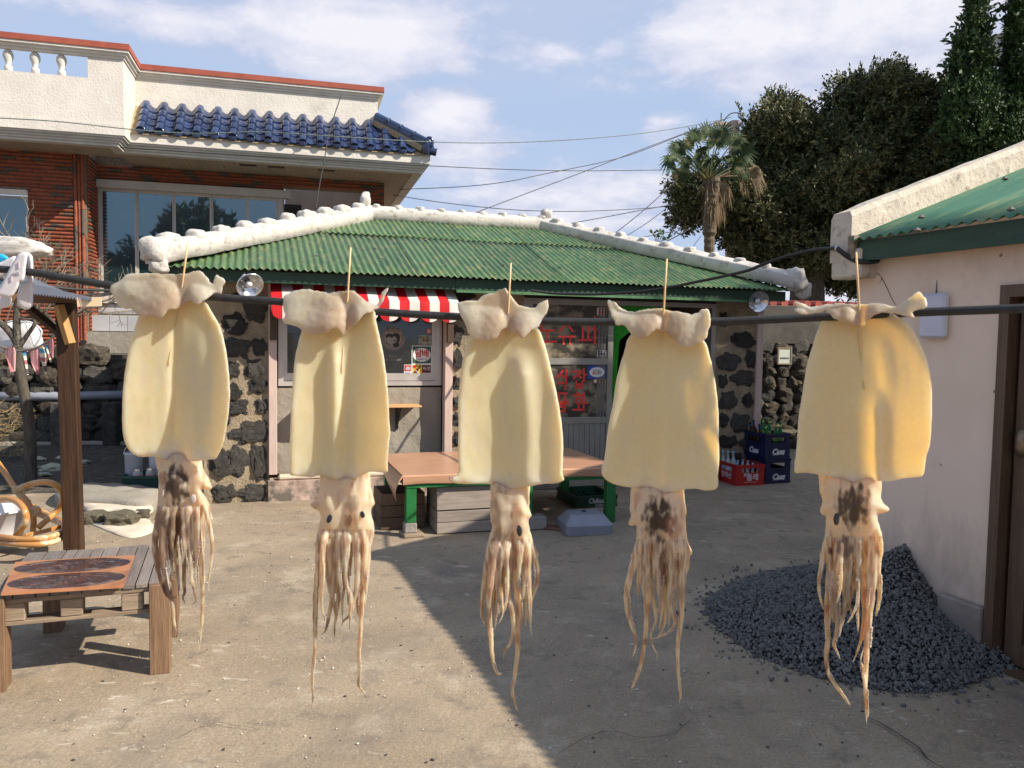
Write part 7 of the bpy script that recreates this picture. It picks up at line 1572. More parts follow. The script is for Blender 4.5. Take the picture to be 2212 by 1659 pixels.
def squid(idx, o1, mant, fin, skew, relief, o2, k2, head, arms, stains, eyes, label, skl):
    A1 = lambda p: (o1[0] * .54861 + p[0] * .33083, o1[1] * .54861 + p[1] * .33083)
    A2 = lambda p: (o2[0] * .54861 + p[0] * k2, o2[1] * .54861 + p[1] * k2)
    mo = [A1(p) for p in mant]; fo = [A1(p) for p in fin]; ho = [A2(p) for p in head]
    jt = lambda x, y, s_=1: (x + 2.6 * s_ * noise.noise(Vector((x * .09, y * .09, idx * 3.3))) + 1.4 * s_ * noise.noise(Vector((x * .3, y * .3, idx))), y + 2.6 * s_ * noise.noise(Vector((x * .09, y * .09, idx * 3.3 + 9))) + 1.4 * s_ * noise.noise(Vector((x * .3, y * .3, idx + 5))))
    sm = lambda o, s_=1: [jt(p.x, p.y, s_) for p in smooth_path([Vector((x, y, 0)) for x, y in o], 4, closed=True)]
    mo, fo, ho = sm(mo, .3), sm(fo), sm(ho, .6)
    mx0 = sum(p[0] for p in mo) / len(mo); D = rod_d(mx0); org = W(mx0, rod_y(mx0), D); S = D / FPX
    mb = MB(); ma = np.array(mo); ys = ma[:, 1]; y0, y1 = ys.min(), ys.max()
    tab = []
    for yy in np.linspace(y0 + 1, y1 - 1, 60):
        xs = [];
        for i in range(len(mo)):
            a, b_ = mo[i], mo[(i + 1) % len(mo)]
            if (a[1] > yy) != (b_[1] > yy): xs.append(a[0] + (b_[0] - a[0]) * (yy - a[1]) / (b_[1] - a[1]))
        tab.append((min(xs), max(xs)))
    tab = np.array(tab)
    def uv(x, y):
        v = (y - y0) / (y1 - y0); l = np.interp(v, np.linspace(0, 1, 60), tab[:, 0]); r = np.interp(v, np.linspace(0, 1, 60), tab[:, 1]); 
        vm = min(v, .80); rr = np.interp(vm, np.linspace(0, 1, 60), tab[:, 1]); ll = np.interp(vm, np.linspace(0, 1, 60), tab[:, 0])
        return (x - (ll + rr) / 2) / max(1, (rr - ll) / 2), v
    cl_, cr_, ridges = relief
    def mdep(x, y):
        u, v = uv(x, y); g = .25 + .75 * min(1, max(0, (v - .12) / .5)); f = 0
        f += (cl_ * max(0, -u) ** 1.7 + cr_ * max(0, u) ** 1.9) * g
        for (u0, u1, w, am, v0, v1) in ridges:
            uc_ = u0 + (u1 - u0) * v; gv = min(1, max(0, (v - v0) / .15)) * min(1, max(0, (v1 - v) / .12)); f += am * math.exp(-((u - uc_) / w) ** 2) * gv
        f += .0026 * noise.noise(Vector((x * .012, y * .006, idx * 5))) + .0006 * noise.noise(Vector((x * .05, y * .03, idx)))
        f += .004 * math.sin(x * .09 + idx) * max(0, (v - .93) / .07)
        return .004 - f + .010 * math.exp(-(v / .10) ** 2) * 0
    tw = lambda x, y, dd: W(x, y, rod_d(x) + dd) - org
    n0 = mb.n; poly_pillow(mo, mdep, .0062, 9, 5.5, '', None, to_world=tw, mb=mb); nm_ = mb.n
    fx = np.array(fo); fcx = A1(skew[1])[0]; fy0, fy1 = fx[:, 1].min(), fx[:, 1].max(); fw = (fx[:, 0].max() - fx[:, 0].min()) / 2; fmx = (fx[:, 0].max() + fx[:, 0].min()) / 2
    def fdep(x, y):
        ry = rod_y(x); t_ = (y - (ry - 26)) / 60; u = (x - fmx) / fw; b_ = .009 + .011 * min(1, max(0, t_)) ** .7 + .002 * math.sin(min(1, max(0, t_)) * 3.0)
        b_ += .006 * math.exp(-((abs(x - fcx) - fw * .36) / (fw * .24)) ** 2) * min(1, max(0, t_ + .2)) - .007 * math.exp(-((x - fcx) / (fw * .10)) ** 2)
        b_ += .009 * (abs(u) ** 3) * math.sin(u * 3 + idx) + .0045 * noise.noise(Vector((x * .022, y * .022, idx * 9))) + .0008 * noise.noise(Vector((x * .09, y * .09, idx * 3)))
        return -max(b_, .0108)
    poly_pillow(fo, fdep, lambda x, y: .0036, 14, 3.6, '', None, to_world=tw, mb=mb); nf_ = mb.n
    # neck behind the mantle hem joins mantle and head
    hy0 = min(p[1] for p in ho); hcx = np.mean([p[0] for p in ho]); hh = max(p[1] for p in ho) - hy0; hw = (max(p[0] for p in ho) - min(p[0] for p in ho)) / 2
    def hdep(x, y):
        u = (x - hcx) / hw; v = (y - hy0) / hh; return .004 + .006 * u * u + .003 * noise.noise(Vector((x * .05, y * .04, idx * 7))) - .010 * math.exp(-((v - .42) / .25) ** 2) * math.exp(-((abs(u) - .45) / .3) ** 2)
    mb_main = mb; mb = MB(); sk_mb = MB()
    ho2 = [(x, y - 16 if y < hy0 + hh * .12 else (y if y < hy0 + hh * .7 else hy0 + hh * .7 + (y - hy0 - hh * .7) * .55)) for x, y in ho]
    poly_pillow(ho2, hdep, lambda x, y: .014 + .020 * min(1, max(0, (y - hy0) / (hh * .30))) - .024 * min(1, max(0, (y - hy0 - hh * .60) / (hh * .35))), 26, 5, '', None, to_world=tw, mb=mb)
    rr_ = random.Random(idx); arms = list(arms)
    xa_ = min(a[0][0][0] for a in arms); xb_ = max(a[0][0][0] for a in arms); ya_ = arms[0][0][0][1]
    for k in range(9):
        xk = xa_ + (xb_ - xa_) * (.06 + .88 * k / 8) + rr_.uniform(-12, 12); ln = rr_.uniform(300, 560); arms.append(([(xk, ya_), (xk + rr_.uniform(-12, 12), ya_ + ln * .35), (xk + rr_.uniform(-18, 18), ya_ + ln * .7), (xk + rr_.uniform(-22, 22), ya_ + ln)], 30, 9, (ya_ + 170, ya_ + 900, rr_.choice((-1, 1)))))
    for ai, (pts, r0, r1, suck) in enumerate(arms):
        q = [A2(p) for p in pts]; q = [(q[0][0] + (hcx - q[0][0]) * .30, q[0][1] - hh * .26), (q[0][0] + (hcx - q[0][0]) * .12, q[0][1] - hh * .12)] + q[0:]
        dz0 = (-.013 + .007 * math.sin(ai * 2.4 + idx)); dz1 = dz0 + rr_.uniform(-.006, .010); n = len(q)
        q3 = [tw(x, y, (.002 if i == 0 else (dz0 * .6 if i == 1 else dz0 + (dz1 - dz0) * i / (n - 1))) + (.003 * math.sin(i * 1.3 + ai) if i > 1 else 0)) for i, (x, y) in enumerate(q)]; sp_ = smooth_path(q3, 7); L = len(sp_)
        rad = []
        for i in range(L):
            f = i / (L - 1); r = (r0 * 1.22 + (r1 * .85 - r0 * 1.22) * f ** 1.35) * k2 * S * (.35 + .65 * min(1, f / .18)) * .5 * 1.55; r *= 1 + .06 * math.sin(i * 1.1 + ai) + .03 * math.sin(i * 2.7 + ai * 2); rad.append(max(r * (1 if f < .93 else (1 - f) / .07 * .7 + .3), .0004))
        mb.tube(sp_, rad, 10, flat=.85)
        if suck:
            ya, yb, sd = suck
            for i in range(0, L):
                pxy = inv_px(sp_[i] + org); yc = (pxy[1] - o2[1] * .54861) / k2
                if ya < yc < yb:
                    for h2 in (0, .5):
                        p = sp_[i].lerp(sp_[min(i + 1, L - 1)], h2) + Vector((sd * rad[i] * .85, -rad[i] * .5, 0)); r = rad[i] * rr_.uniform(.30, .52)
                        sk_mb.lathe([(r * .3, -r), (r * .9, -r * .5), (r, 0), (r * .8, r * .6), (r * .2, r)], 6, mtx=Matrix.Translation(p))
    tmp = mb.build('fuse', SQUID, None); rm = tmp.modifiers.new('r', 'REMESH'); rm.mode = 'VOXEL'; rm.voxel_size = .00155; smo = tmp.modifiers.new('s', 'SMOOTH'); smo.factor = .5; smo.iterations = 5
    bpy.context.view_layer.update(); me_ = bpy.data.meshes.new_from_object(tmp.evaluated_get(bpy.context.evaluated_depsgraph_get())); bpy.data.objects.remove(tmp)
    nh = 10 ** 9; vs_ = [v.co.copy() for v in me_.vertices]; mb_main.add(vs_, [tuple(p_.vertices) for p_ in me_.polygons]); ns2 = mb_main.n; mb_main.add(sk_mb.v, sk_mb.f); mb = mb_main
    body = mb.build('squid', SQUID, None, smooth=True); body.location = org
    bm = bmesh.new(); bm.from_mesh(body.data); bmesh.ops.recalc_face_normals(bm, faces=bm.faces); bm.to_mesh(body.data); bm.free()
    ca = body.data.color_attributes.new('pig', 'FLOAT_COLOR', 'POINT'); cols = np.zeros((len(body.data.vertices), 4), np.float32)
    st2 = [(*A2((x, y)), rx * k2, ry * k2, cc, am) for x, y, rx, ry, cc, am in stains]
    for i, v in enumerate(body.data.vertices):
        p = v.co + org; x, y = inv_px(p); c_ = np.array([.88, .78, .55]); a_ = 0.0
        if i < nm_:
            vv_ = (y - y0) / (y1 - y0); e_ = min(1, max(0, (vv_ - .88) / .12)); c_ = np.array([.88, .86, .80]); a_ = .9 * e_
            up__ = max(0, 1 - vv_ / .22); 
            if up__ > 0: c_ = np.array([.76, .60, .40]); a_ = max(a_, .6 * up__)
            uu_ = abs(uv(x, y)[0])
            if uu_ > .80: k2_ = min(1, (uu_ - .80) / .18); c_ = c_ * (1 - k2_) + np.array([.88, .83, .68]) * k2_; a_ = max(a_, .6 * k2_)
            wr_ = noise.noise(Vector((x * .05, y * .008, idx * 11))); 
            if wr_ > .15: c_ = c_ * .6 + np.array([.74, .59, .38]) * .4; a_ = max(a_, min(.55, (wr_ - .15) * 1.6))
        elif i < nf_:
            n_ = noise.noise(Vector((x * .035, y * .035, idx * 4))); edge_ = min(1, max(0, ((y - (rod_y(x) - 20)) / 70)))
            u = abs(x - fmx) / fw; k_ = max(0, 1 - u * 1.05); a_ = min(1, .55 + .75 * k_)
            k_ = min(1, max(0, k_ * 1.35 + .25 * n_)); kb_ = math.exp(-((x - fcx) / (fw * .30)) ** 2) * edge_ * (.6 + .6 * n_); c_ = np.array([.86, .80, .69]) * (1 - k_) + np.array([.70, .555, .43]) * k_; kb_ = min(.8, max(0, kb_)); c_ = c_ * (1 - kb_) + np.array([.56, .40, .28]) * kb_
        else:
            hb_ = (y - hy0) / hh; c_ = np.array([.80, .69, .53]) * (1 + .10 * noise.noise(Vector((x * .05, y * .05, idx * 3)))); a_ = .85
            n_ = noise.noise(Vector((x * .09, y * .02, idx * 2))); tp = noise.noise(Vector((x * .2, y * .03, idx * 6)))
            if y > hy0 + hh * .62:
                k_ = max(0, tp * 2.3 + .20); c_ = c_ * (1 - min(.75, k_)) + np.array([.42, .27, .19]) * min(.75, k_); a_ = .95
                dn = min(1, max(0, (hb_ - 1.0) / 1.6)); c_ = c_ * (1 - .25 * dn) + np.array([.60, .36, .18]) * .25 * dn
            elif n_ > .2: c_ = c_ * (1 - min(1, (n_ - .2) * 2.5)) + np.array([.62, .44, .32]) * min(1, (n_ - .2) * 2.5); a_ = .85
        if i >= nf_:
            for sx, sy, rx, ry, cc, am in st2:
                d2 = ((x - sx) / rx) ** 2 + ((y - sy) / ry) ** 2
                if d2 < 2.2:
                    w_ = am * min(1, max(0, (1.25 + 1.0 * noise.noise(Vector((x * .11, y * .05, idx))) + .35 * noise.noise(Vector((x * .4, y * .12, idx))) - d2) / .8)); c_ = c_ * (1 - w_) + np.array(cc) * w_; a_ = max(a_, min(1, w_ + a_))
        if i >= ns2: c_ = np.array([.88, .80, .58]); a_ = 1.0
        cols[i] = (*c_, a_)
    ca.data.foreach_set('color', cols.ravel())
    tag(body, label, 'squid', 'squid hung on the black line')
    for (ex, ey, ew, eh, rot, mm) in eyes:
        x, y = A2((ex, ey)); dpt_ = 99
        # sit on the front of the flesh
        best = min((v.co for v in body.data.vertices), key=lambda c: 99 if False else ((inv_px(c + org)[0] - x) ** 2 + (inv_px(c + org)[1] - y) ** 2) * .00001 + (c.y * 1.0 if (abs(inv_px(c + org)[0] - x) < 8 and abs(inv_px(c + org)[1] - y) < 8) else 9)); dd = best.y
        p = W(x, y, D + dd + .0005) - org; ew *= .86; eh *= .86; e = MB().lathe([(.001, -1), (.5, -.86), (.86, -.5), (1, 0), (.86, .5), (.5, .86), (.001, 1)], 16, mtx=Matrix.Translation(p) @ Matrix.Rotation(R(rot), 4, 'Y') @ Matrix.Diagonal((ew * k2 * S * .5, .0018, eh * k2 * S * .5, 1))).build('eye', mm, body, smooth=True)
    # skewer: through the flap, down in front of the mantle
    s0, s1, s2, s3, out = skew[0], skew[1], skew[2], skew[3], skew[4]
    a, b_, c2_, d2_ = (A1(s0), A1(s1), A1(s2), A1(s3))
    dB_ = fdep(*b_) - .0030; dC = mdep(*c2_) - (0 if out > 0 else -.001); dE = mdep(*d2_) - .0031 - out
    pB = W(*b_, rod_d(b_[0]) + dB_); pC = W(*c2_, rod_d(c2_[0]) + dC); pE = W(*d2_, rod_d(d2_[0]) + dE); pA = W(*a, rod_d(a[0]) + dB_ - .002); pM = pB.lerp(pC, .45) + Vector((0, .004, 0))
    if out < 0: pE = pC.lerp(pE, .3)
    path_ = [pA, pA.lerp(pB, .5), pB, pM, pC, pC.lerp(pE, .85), pE]; sk_ = MB().tube([p - pA for p in path_], [.00155] * 6 + [.0005], 10).build('skewer', SKEW, None, smooth=True); sk_.location = pA
    tag(sk_, skl, 'skewer', 'bamboo skewers pinning the squid')
INKc = (.085, .060, .045); BRc = (.30, .19, .13); GBc = (.36, .30, .23)
squid(1, (400, 920), [(245, 530), (215, 620), (180, 740), (158, 860), (143, 980), (135, 1120), (135, 1250), (145, 1340), (170, 1400), (215, 1445), (270, 1460), (340, 1455), (400, 1475), (470, 1485), (560, 1488), (640, 1482), (700, 1475), (745, 1470), (770, 1430), (795, 1370), (815, 1270), (832, 1150), (838, 1030), (828, 880), (805, 720), (770, 600), (720, 510), (680, 450), (600, 400), (500, 380), (380, 400), (290, 460)],
  [(60, 340), (100, 320), (160, 270), (230, 262), (300, 258), (370, 262), (430, 268), (500, 262), (560, 258), (600, 245), (650, 250), (690, 285), (725, 330), (745, 275), (775, 285), (808, 310), (790, 345), (785, 390), (740, 385), (700, 420), (665, 440), (620, 462), (570, 440), (530, 470), (490, 490), (440, 500), (420, 520), (390, 550), (350, 555), (330, 540), (290, 545), (240, 530), (200, 495), (150, 490), (105, 460), (80, 410), (55, 375)],
  [(563, 58), (527, 330), (470, 650), (435, 868), .0022], (.020, .046, [(-.05, -.02, .10, -.006, .1, .95), (.45, .40, .22, .005, .2, 1.1)]),
  (550, 1780), .2779, [(140, 60), (140, 150), (145, 230), (142, 330), (135, 430), (125, 520), (118, 600), (250, 640), (400, 620), (490, 590), (565, 600), (560, 500), (540, 400), (500, 330), (480, 290), (555, 290), (550, 240), (515, 170), (485, 110), (470, 60)],
  [([(150, 500), (118, 700), (130, 850), (160, 980), (210, 1110), (250, 1130), (300, 1125)], 34, 9, None), ([(190, 480), (170, 700), (190, 900), (225, 1080), (260, 1200), (265, 1300), (280, 1390), (270, 1460)], 32, 10, (880, 1060, 1)), ([(260, 480), (250, 700), (285, 850), (295, 980), (305, 1080), (300, 1130)], 28, 9, (900, 1100, 1)),
   ([(320, 480), (330, 700), (345, 880), (345, 1000), (350, 1090), (335, 1130), (355, 1180), (380, 1225)], 28, 6, None), ([(380, 480), (380, 700), (395, 860), (400, 980), (425, 1080), (435, 1160), (390, 1190)], 28, 8, (800, 1000, -1)), ([(430, 500), (420, 720), (440, 900), (430, 1050)], 30, 10, None),
   ([(470, 480), (470, 700), (480, 900), (490, 1100), (485, 1300), (470, 1450), (455, 1550), (430, 1585)], 28, 7, (1360, 1500, -1)), ([(520, 480), (550, 600), (565, 750), (550, 900), (535, 1020), (545, 1115)], 26, 7, None)],
  [(285, 250, 95, 140, INKc, .95), (270, 560, 60, 130, INKc, .75), (190, 750, 90, 330, BRc, .75), (330, 780, 60, 260, BRc, .5), (180, 200, 30, 60, (.40, .20, .12), .7), (215, 1050, 70, 90, INKc, .5), (300, 1100, 200, 60, (.2, .12, .12), .7), (270, 1420, 40, 60, (.2, .14, .14), .7)], [(415, 365, 60, 88, 8, EYEP), (183, 320, 26, 70, 10, EYEP)],
  'leftmost squid, with ink darkened head and brown arms, hung over the black line', 'bamboo skewer standing up from the leftmost squid')
squid(2, (1050, 920), [(228, 640), (205, 720), (185, 820), (172, 940), (162, 1100), (153, 1300), (150, 1450), (152, 1560), (165, 1580), (230, 1585), (290, 1590), (350, 1580), (400, 1590), (460, 1605), (520, 1620), (560, 1605), (620, 1580), (680, 1555), (740, 1560), (788, 1555), (790, 1480), (798, 1380), (805, 1300), (800, 1200), (792, 1050), (780, 920), (765, 800), (740, 680), (715, 570), (700, 500), (600, 440), (500, 420), (380, 440), (290, 520)],
  [(110, 420), (150, 385), (210, 365), (280, 365), (350, 378), (420, 385), (480, 380), (545, 372), (590, 390), (640, 432), (690, 455), (720, 465), (740, 430), (745, 395), (765, 370), (790, 353), (792, 375), (770, 410), (755, 450), (735, 480), (700, 500), (660, 520), (620, 545), (580, 590), (545, 620), (500, 670), (470, 630), (430, 620), (390, 650), (340, 662), (290, 655), (240, 635), (190, 605), (140, 590), (108, 570), (118, 530), (108, 480)],
  [(548, 90), (528, 425), (505, 680), (489, 915), .0024], (.018, .046, [(-.12, -.10, .17, .015, .2, 1.1)]),
  (1160, 1840), .3173, [(185, 70), (170, 140), (140, 215), (108, 248), (130, 280), (170, 300), (180, 340), (160, 420), (145, 520), (140, 600), (300, 640), (430, 640), (515, 610), (535, 500), (540, 400), (520, 290), (548, 250), (535, 200), (520, 140), (490, 60), (340, 100)],
  [([(165, 520), (160, 680), (145, 850), (140, 1000), (140, 1140), (140, 1250), (120, 1400), (120, 1500), (125, 1560), (115, 1650)], 28, 7, (1300, 1590, 1)), ([(190, 560), (195, 700), (185, 860), (190, 980), (215, 1060)], 24, 8, None), ([(240, 540), (245, 700), (255, 860), (240, 980), (222, 1070), (205, 1120), (175, 1140)], 28, 7, None),
   ([(290, 540), (300, 720), (300, 860), (285, 1000), (272, 1090), (275, 1195)], 28, 8, None), ([(340, 520), (345, 700), (355, 800), (380, 880), (375, 1000), (330, 1050), (315, 1100)], 26, 7, None), ([(390, 520), (375, 700), (385, 740)], 24, 12, None), ([(430, 520), (430, 700), (420, 840), (400, 930), (380, 1030), (370, 1120)], 32, 8, None),
   ([(480, 540), (480, 720), (465, 860), (455, 980), (450, 1100), (440, 1250), (440, 1400), (435, 1480), (470, 1530), (490, 1570), (500, 1615)], 26, 7, (1310, 1490, 1)), ([(500, 560), (495, 700), (485, 850), (475, 960)], 28, 12, None)],
  [(365, 360, 26, 45, (.34, .19, .13), .8), (345, 520, 25, 60, (.42, .25, .18), .5), (200, 1060, 60, 50, (.22, .16, .16), .7), (275, 1150, 30, 60, (.22, .16, .16), .7), (345, 1060, 60, 60, (.24, .16, .16), .7), (385, 250, 50, 60, GBc, .5), (130, 265, 40, 30, (.55, .32, .24), .5), (490, 1590, 30, 50, (.25, .17, .15), .8)],
  [(237, 350, 40, 76, 22, EYE), (462, 322, 38, 58, -12, EYE)], 'pale squid with two black eyes and no ink stain, second from the left', 'bamboo skewer through the second squid from the left')
squid(3, (1730, 980), [(205, 590), (175, 640), (150, 740), (132, 880), (122, 1000), (125, 1150), (122, 1300), (125, 1430), (115, 1475), (82, 1500), (90, 1525), (140, 1535), (220, 1535), (330, 1535), (400, 1560), (455, 1570), (520, 1560), (590, 1550), (680, 1535), (760, 1530), (812, 1510), (808, 1485), (805, 1430), (808, 1330), (805, 1200), (790, 1080), (770, 960), (740, 830), (710, 700), (680, 600), (645, 520), (560, 440), (450, 420), (350, 440), (260, 500)],
  [(120, 350), (190, 340), (250, 335), (290, 300), (350, 290), (390, 265), (430, 258), (450, 280), (480, 320), (510, 360), (560, 378), (620, 385), (645, 355), (690, 340), (705, 332), (715, 380), (700, 420), (670, 470), (640, 515), (600, 530), (575, 560), (545, 585), (500, 555), (460, 540), (430, 520), (400, 540), (375, 580), (330, 600), (280, 600), (230, 585), (190, 545), (165, 480), (130, 420)],
  [(467, 92), (450, 405), (435, 630), (417, 938), -.003], (.020, .022, [(.38, .28, .26, .016, .2, 1.2)]),
  (1840, 1880), .3109, [(165, 45), (160, 140), (155, 230), (165, 300), (175, 350), (150, 420), (140, 520), (125, 640), (250, 660), (400, 620), (495, 620), (480, 520), (450, 420), (430, 340), (428, 290), (448, 265), (430, 210), (432, 150), (425, 70), (300, 80), (260, 90)],
  [([(150, 520), (120, 700), (105, 850), (100, 950), (125, 1030)], 30, 14, None), ([(180, 520), (165, 700), (150, 850), (155, 1000), (165, 1100), (170, 1200), (185, 1300), (215, 1370), (235, 1350)], 30, 13, (1280, 1400, 1)), ([(215, 540), (200, 720), (195, 900), (195, 1010)], 28, 14, None), ([(240, 540), (225, 700), (240, 850), (245, 950), (210, 1030)], 24, 8, None),
   ([(290, 520), (270, 700), (285, 830), (310, 920), (320, 1050), (300, 1150), (260, 1210), (250, 1280)], 32, 8, None), ([(340, 500), (330, 700), (350, 830), (370, 930), (350, 1080), (350, 1200), (330, 1380), (315, 1470), (330, 1560), (345, 1610), (375, 1630)], 34, 6, (1390, 1520, -1)), ([(400, 480), (405, 620), (395, 750), (380, 870)], 22, 18, None),
   ([(440, 470), (480, 600), (485, 720), (450, 830), (425, 920), (435, 1000), (450, 1120)], 28, 9, (580, 860, -1))],
  [(235, 250, 75, 200, GBc, .6), (195, 500, 40, 80, (.30, .20, .15), .7), (165, 680, 30, 130, (.42, .24, .16), .5), (230, 390, 60, 40, (.32, .25, .2), .5), (315, 420, 14, 60, (.45, .2, .15), .7), (150, 950, 60, 100, (.32, .24, .16), .5), (260, 1230, 40, 60, (.30, .20, .12), .6), (200, 1390, 30, 30, (.4, .2, .12), .6)],
  [(362, 370, 44, 96, -6, EYE)], 'middle squid of the five, with one black eye showing', 'bamboo skewer through the middle squid')
squid(4, (2330, 980), [(235, 590), (215, 660), (185, 760), (160, 860), (140, 1000), (115, 1120), (98, 1230), (85, 1350), (65, 1440), (75, 1490), (130, 1530), (200, 1550), (300, 1565), (370, 1590), (430, 1615), (470, 1610), (530, 1590), (600, 1572), (680, 1565), (740, 1578), (818, 1562), (825, 1480), (832, 1380), (830, 1250), (828, 1080), (815, 930), (795, 800), (765, 680), (735, 600), (640, 520), (520, 460), (400, 460), (310, 500)],
  [(105, 340), (150, 350), (180, 380), (220, 402), (280, 412), (340, 400), (400, 388), (460, 390), (520, 405), (580, 410), (640, 425), (690, 418), (715, 397), (755, 395), (775, 430), (770, 500), (755, 550), (740, 590), (700, 620), (660, 640), (610, 645), (560, 620), (520, 580), (480, 545), (430, 530), (400, 545), (360, 575), (315, 590), (270, 570), (240, 540), (210, 500), (170, 505), (150, 480), (125, 420)],
  [(490, 65), (470, 402), (445, 700), (428, 940), -.003], (.018, .040, [(.50, .42, .26, .008, .2, 1.2)]),
  (2420, 1880), .3109, [(150, 85), (115, 130), (103, 210), (112, 260), (95, 320), (120, 338), (150, 330), (150, 420), (140, 520), (110, 620), (250, 640), (420, 640), (530, 600), (532, 520), (505, 430), (490, 300), (498, 230), (485, 140), (470, 85), (390, 120), (320, 132), (240, 110)],
  [([(160, 500), (110, 680), (85, 800), (90, 920), (120, 1030), (145, 1120), (140, 1200), (115, 1265)], 34, 7, (820, 1060, 1)), ([(200, 520), (190, 680), (215, 790), (225, 900), (220, 1050), (200, 1200), (175, 1330), (140, 1420), (115, 1485)], 32, 13, (1320, 1460, -1)), ([(235, 500), (240, 640), (255, 780), (275, 900), (290, 1020)], 32, 14, None), ([(285, 500), (280, 650), (310, 800), (330, 900), (320, 1000), (310, 1080)], 28, 9, None),
   ([(350, 520), (350, 700), (345, 850), (350, 980), (330, 1060), (290, 1140)], 30, 10, None), ([(285, 1000), (250, 1100), (270, 1180), (295, 1230), (290, 1290)], 14, 7, None), ([(400, 520), (390, 740), (385, 870), (410, 960), (420, 1010), (380, 1070), (300, 1110), (190, 1140)], 30, 6, (780, 1080, 1)), ([(440, 480), (440, 600), (430, 700), (405, 760)], 28, 20, None),
   ([(470, 520), (470, 700), (470, 850), (460, 1000), (440, 1150), (440, 1300), (450, 1450), (455, 1520), (440, 1610)], 30, 6, (1380, 1540, 1)), ([(500, 520), (510, 600), (480, 720)], 28, 14, None)],
  [(310, 285, 105, 140, INKc, .97), (330, 590, 22, 100, (.20, .10, .07), .8), (415, 350, 60, 90, (.45, .24, .17), .5), (240, 1140, 90, 24, (.25, .16, .12), .6), (140, 1180, 50, 90, (.32, .2, .18), .6), (110, 1480, 30, 30, (.3, .12, .1), .8), (300, 1240, 30, 30, (.36, .22, .18), .6)],
  [(187, 370, 22, 70, 12, EYEP), (410, 360, 20, 50, -30, EYEP)], 'squid with a round black ink blot on its head, second from the right', 'bamboo skewer through the second squid from the right')
squid(5, (3080, 960), [(265, 460), (240, 540), (205, 640), (175, 740), (150, 850), (132, 980), (110, 1100), (100, 1230), (92, 1350), (80, 1450), (85, 1495), (150, 1495), (230, 1505), (320, 1525), (400, 1550), (465, 1570), (530, 1560), (620, 1550), (720, 1550), (790, 1530), (905, 1520), (930, 1470), (940, 1390), (965, 1300), (975, 1150), (978, 1000), (970, 880), (945, 760), (900, 650), (850, 560), (780, 490), (700, 450), (600, 430), (480, 420), (360, 430)],
  [(85, 375), (110, 385), (150, 400), (180, 410), (240, 405), (290, 400), (350, 390), (410, 388), (470, 395), (520, 398), (580, 388), (650, 390), (720, 408), (760, 405), (820, 360), (890, 315), (930, 350), (948, 385), (940, 415), (890, 430), (850, 450), (868, 478), (830, 478), (770, 465), (720, 455), (660, 450), (600, 470), (560, 500), (520, 540), (485, 535), (440, 515), (400, 515), (350, 495), (310, 460), (280, 430), (250, 445), (180, 460), (115, 455), (80, 430), (100, 415)],
  [(482, 55), (502, 400), (522, 850), (535, 955), .0016], (.020, .046, [(.10, .30, .12, .014, .45, 1.2), (.30, .40, .12, .006, .15, .55)]),
  (3180, 1860), .3370, [(90, 30), (78, 120), (95, 180), (80, 250), (100, 280), (118, 270), (115, 350), (105, 450), (90, 520), (85, 620), (250, 640), (380, 640), (470, 600), (480, 500), (455, 400), (470, 400), (465, 370), (450, 290), (460, 270), (525, 245), (490, 200), (470, 160), (475, 110), (465, 60), (300, 80)],
  [([(110, 480), (85, 620), (72, 720), (85, 820), (118, 900)], 24, 10, None), ([(150, 500), (140, 650), (130, 800), (125, 950), (130, 1060), (120, 1180), (135, 1290), (190, 1380), (240, 1450), (270, 1500)], 28, 12, (1280, 1490, 1)), ([(190, 500), (180, 700), (185, 850), (190, 960), (180, 1050), (165, 1100), (185, 1150), (210, 1210)], 28, 6, (780, 1200, 1)), ([(240, 500), (230, 680), (240, 800), (230, 900), (205, 1000), (190, 1070)], 26, 10, (700, 1050, 1)),
   ([(320, 460), (315, 600), (290, 740), (265, 840), (235, 920)], 30, 10, (680, 730, 1)), ([(325, 700), (320, 820), (290, 910), (250, 975)], 16, 10, (760, 960, -1)), ([(380, 460), (360, 620), (360, 780), (365, 900), (355, 1000), (340, 1080), (310, 1170), (280, 1240)], 30, 6, None), ([(430, 460), (415, 650), (405, 800), (390, 950), (380, 1100), (375, 1250), (370, 1400), (375, 1500), (378, 1640)], 36, 9, (980, 1100, 1)),
   ([(370, 1380), (372, 1450), (376, 1500), (380, 1570)], 16, 14, (1390, 1570, 1)), ([(385, 1000), (370, 1100), (345, 1180), (340, 1280)], 12, 6, (1080, 1280, -1)), ([(465, 440), (470, 520), (450, 620)], 26, 14, None)],
  [(290, 215, 100, 135, INKc, .92), (235, 480, 50, 80, (.16, .11, .09), .75), (142, 505, 18, 26, (.12, .07, .05), .9), (170, 900, 50, 220, (.34, .27, .2), .5), (350, 960, 40, 120, (.50, .30, .18), .5), (130, 1220, 20, 60, (.14, .09, .06), .7), (290, 900, 90, 60, (.3, .24, .16), .4)],
  [(185, 300, 46, 96, 0, EYE)], 'rightmost squid, largest and widest, hung before the pink wall', 'bamboo skewer standing up from the rightmost squid')

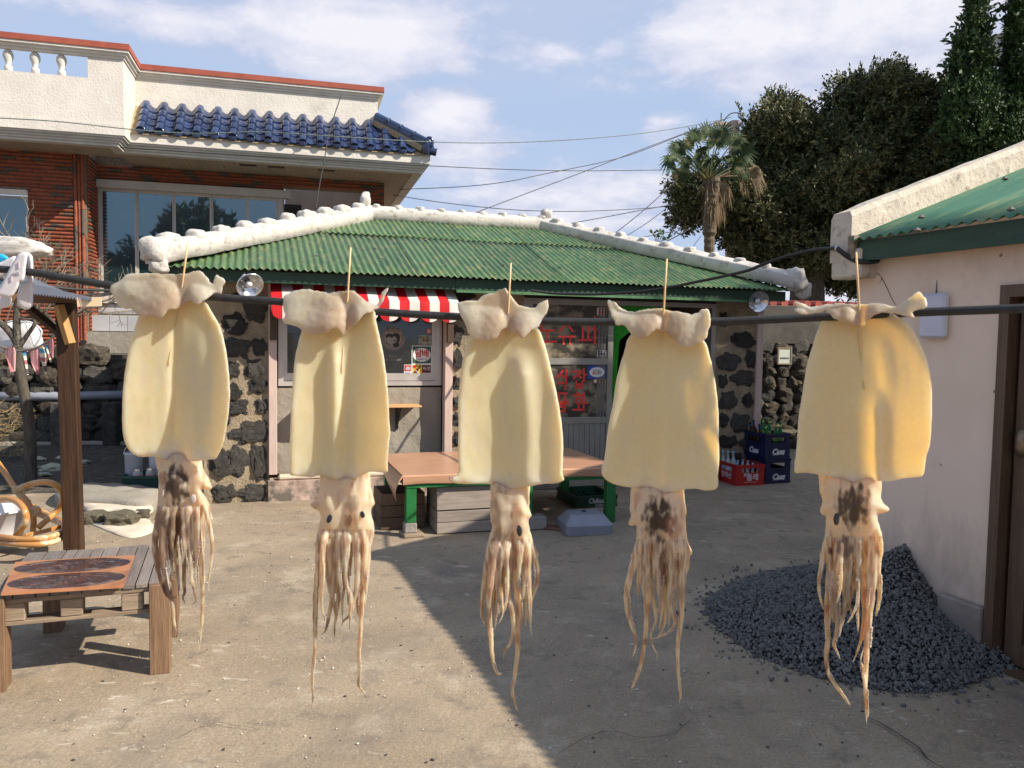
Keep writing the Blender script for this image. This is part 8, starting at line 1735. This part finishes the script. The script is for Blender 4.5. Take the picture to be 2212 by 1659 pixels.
# pegs at the left end of the line
def Z1(p): return (p[0] * .13228, 493.7 + p[1] * .13228)
PEGW = mat('white_peg_plastic', (.62, .585, .60), rough=.4, sss=0.0); PEGB = mat('blue_peg_plastic', (.02, .38, .70), rough=.4)
def peg(legs, label, m, d):
    o0 = W(*Z1(legs[0][0][0]), d); e = empty('clothes_peg', o0, 0, label, 'clothes peg', 'large plastic pegs at the left end of the black line')
    for outl, dd in legs:
        oo = [(p.x, p.y) for p in smooth_path([Vector((*Z1(p), 0)) for p in outl], 4, closed=True)]
        poly_pillow(oo, lambda x, y, dd=dd: dd, .009, 6, 3.5, 'leg', m, e, to_world=lambda x, y, q: W(x, y, d + q) - o0)
    return e
pg1 = peg([([(300, 420), (400, 385), (450, 420), (440, 520), (420, 640), (410, 760), (380, 850), (330, 880), (270, 1010), (170, 1130), (60, 1120), (-20, 1100), (-60, 1040), (0, 950), (100, 760), (220, 530)], -.014), ([(400, 390), (470, 395), (520, 440), (540, 520), (542, 900), (540, 1200), (525, 1270), (460, 1320), (390, 1320), (310, 1260), (280, 1180), (290, 1050), (330, 900), (400, 850), (440, 860), (425, 740), (470, 640), (440, 500)], .012)],
    'big white plastic peg clipped over the black line, rightmost of the pegs', PEGW, rod_d(40))
b = MB()
for p, w in (((300, 600), (10, 50)), ((235, 735), (26, 10)), ((290, 730), (26, 20)), ((180, 820), (10, 46))): c = W(*Z1(p), rod_d(40) - .0195) - pg1.location; s_ = rod_d(40) / FPX * .13228; b.box(c.x - w[0] * s_, c.x + w[0] * s_, c.y - .0006, c.y + .001, c.z - w[1] * s_, c.z + w[1] * s_)
b.build('slot', mat('peg_slot_grey', (.38, .34, .38), rough=.5), pg1)
pg2 = peg([([(-160, 640), (-60, 580), (50, 530), (150, 480), (250, 450), (240, 560), (170, 680), (60, 780), (-60, 820), (-160, 900)], .03), ([(-80, 960), (0, 900), (60, 1000), (140, 1060), (190, 1150), (160, 1260), (60, 1300), (-60, 1280)], .03)], 'white plastic peg just behind the rightmost peg', PEGW, rod_d(0))
pg3 = peg([([(-160, 420), (-60, 412), (40, 415), (90, 440), (140, 480), (70, 540), (0, 575), (-80, 600), (-160, 600)], .05), ([(-200, 560), (-120, 560), (-100, 900), (-200, 900)], .05)], 'bright blue plastic peg at the very left edge', PEGB, rod_d(0))
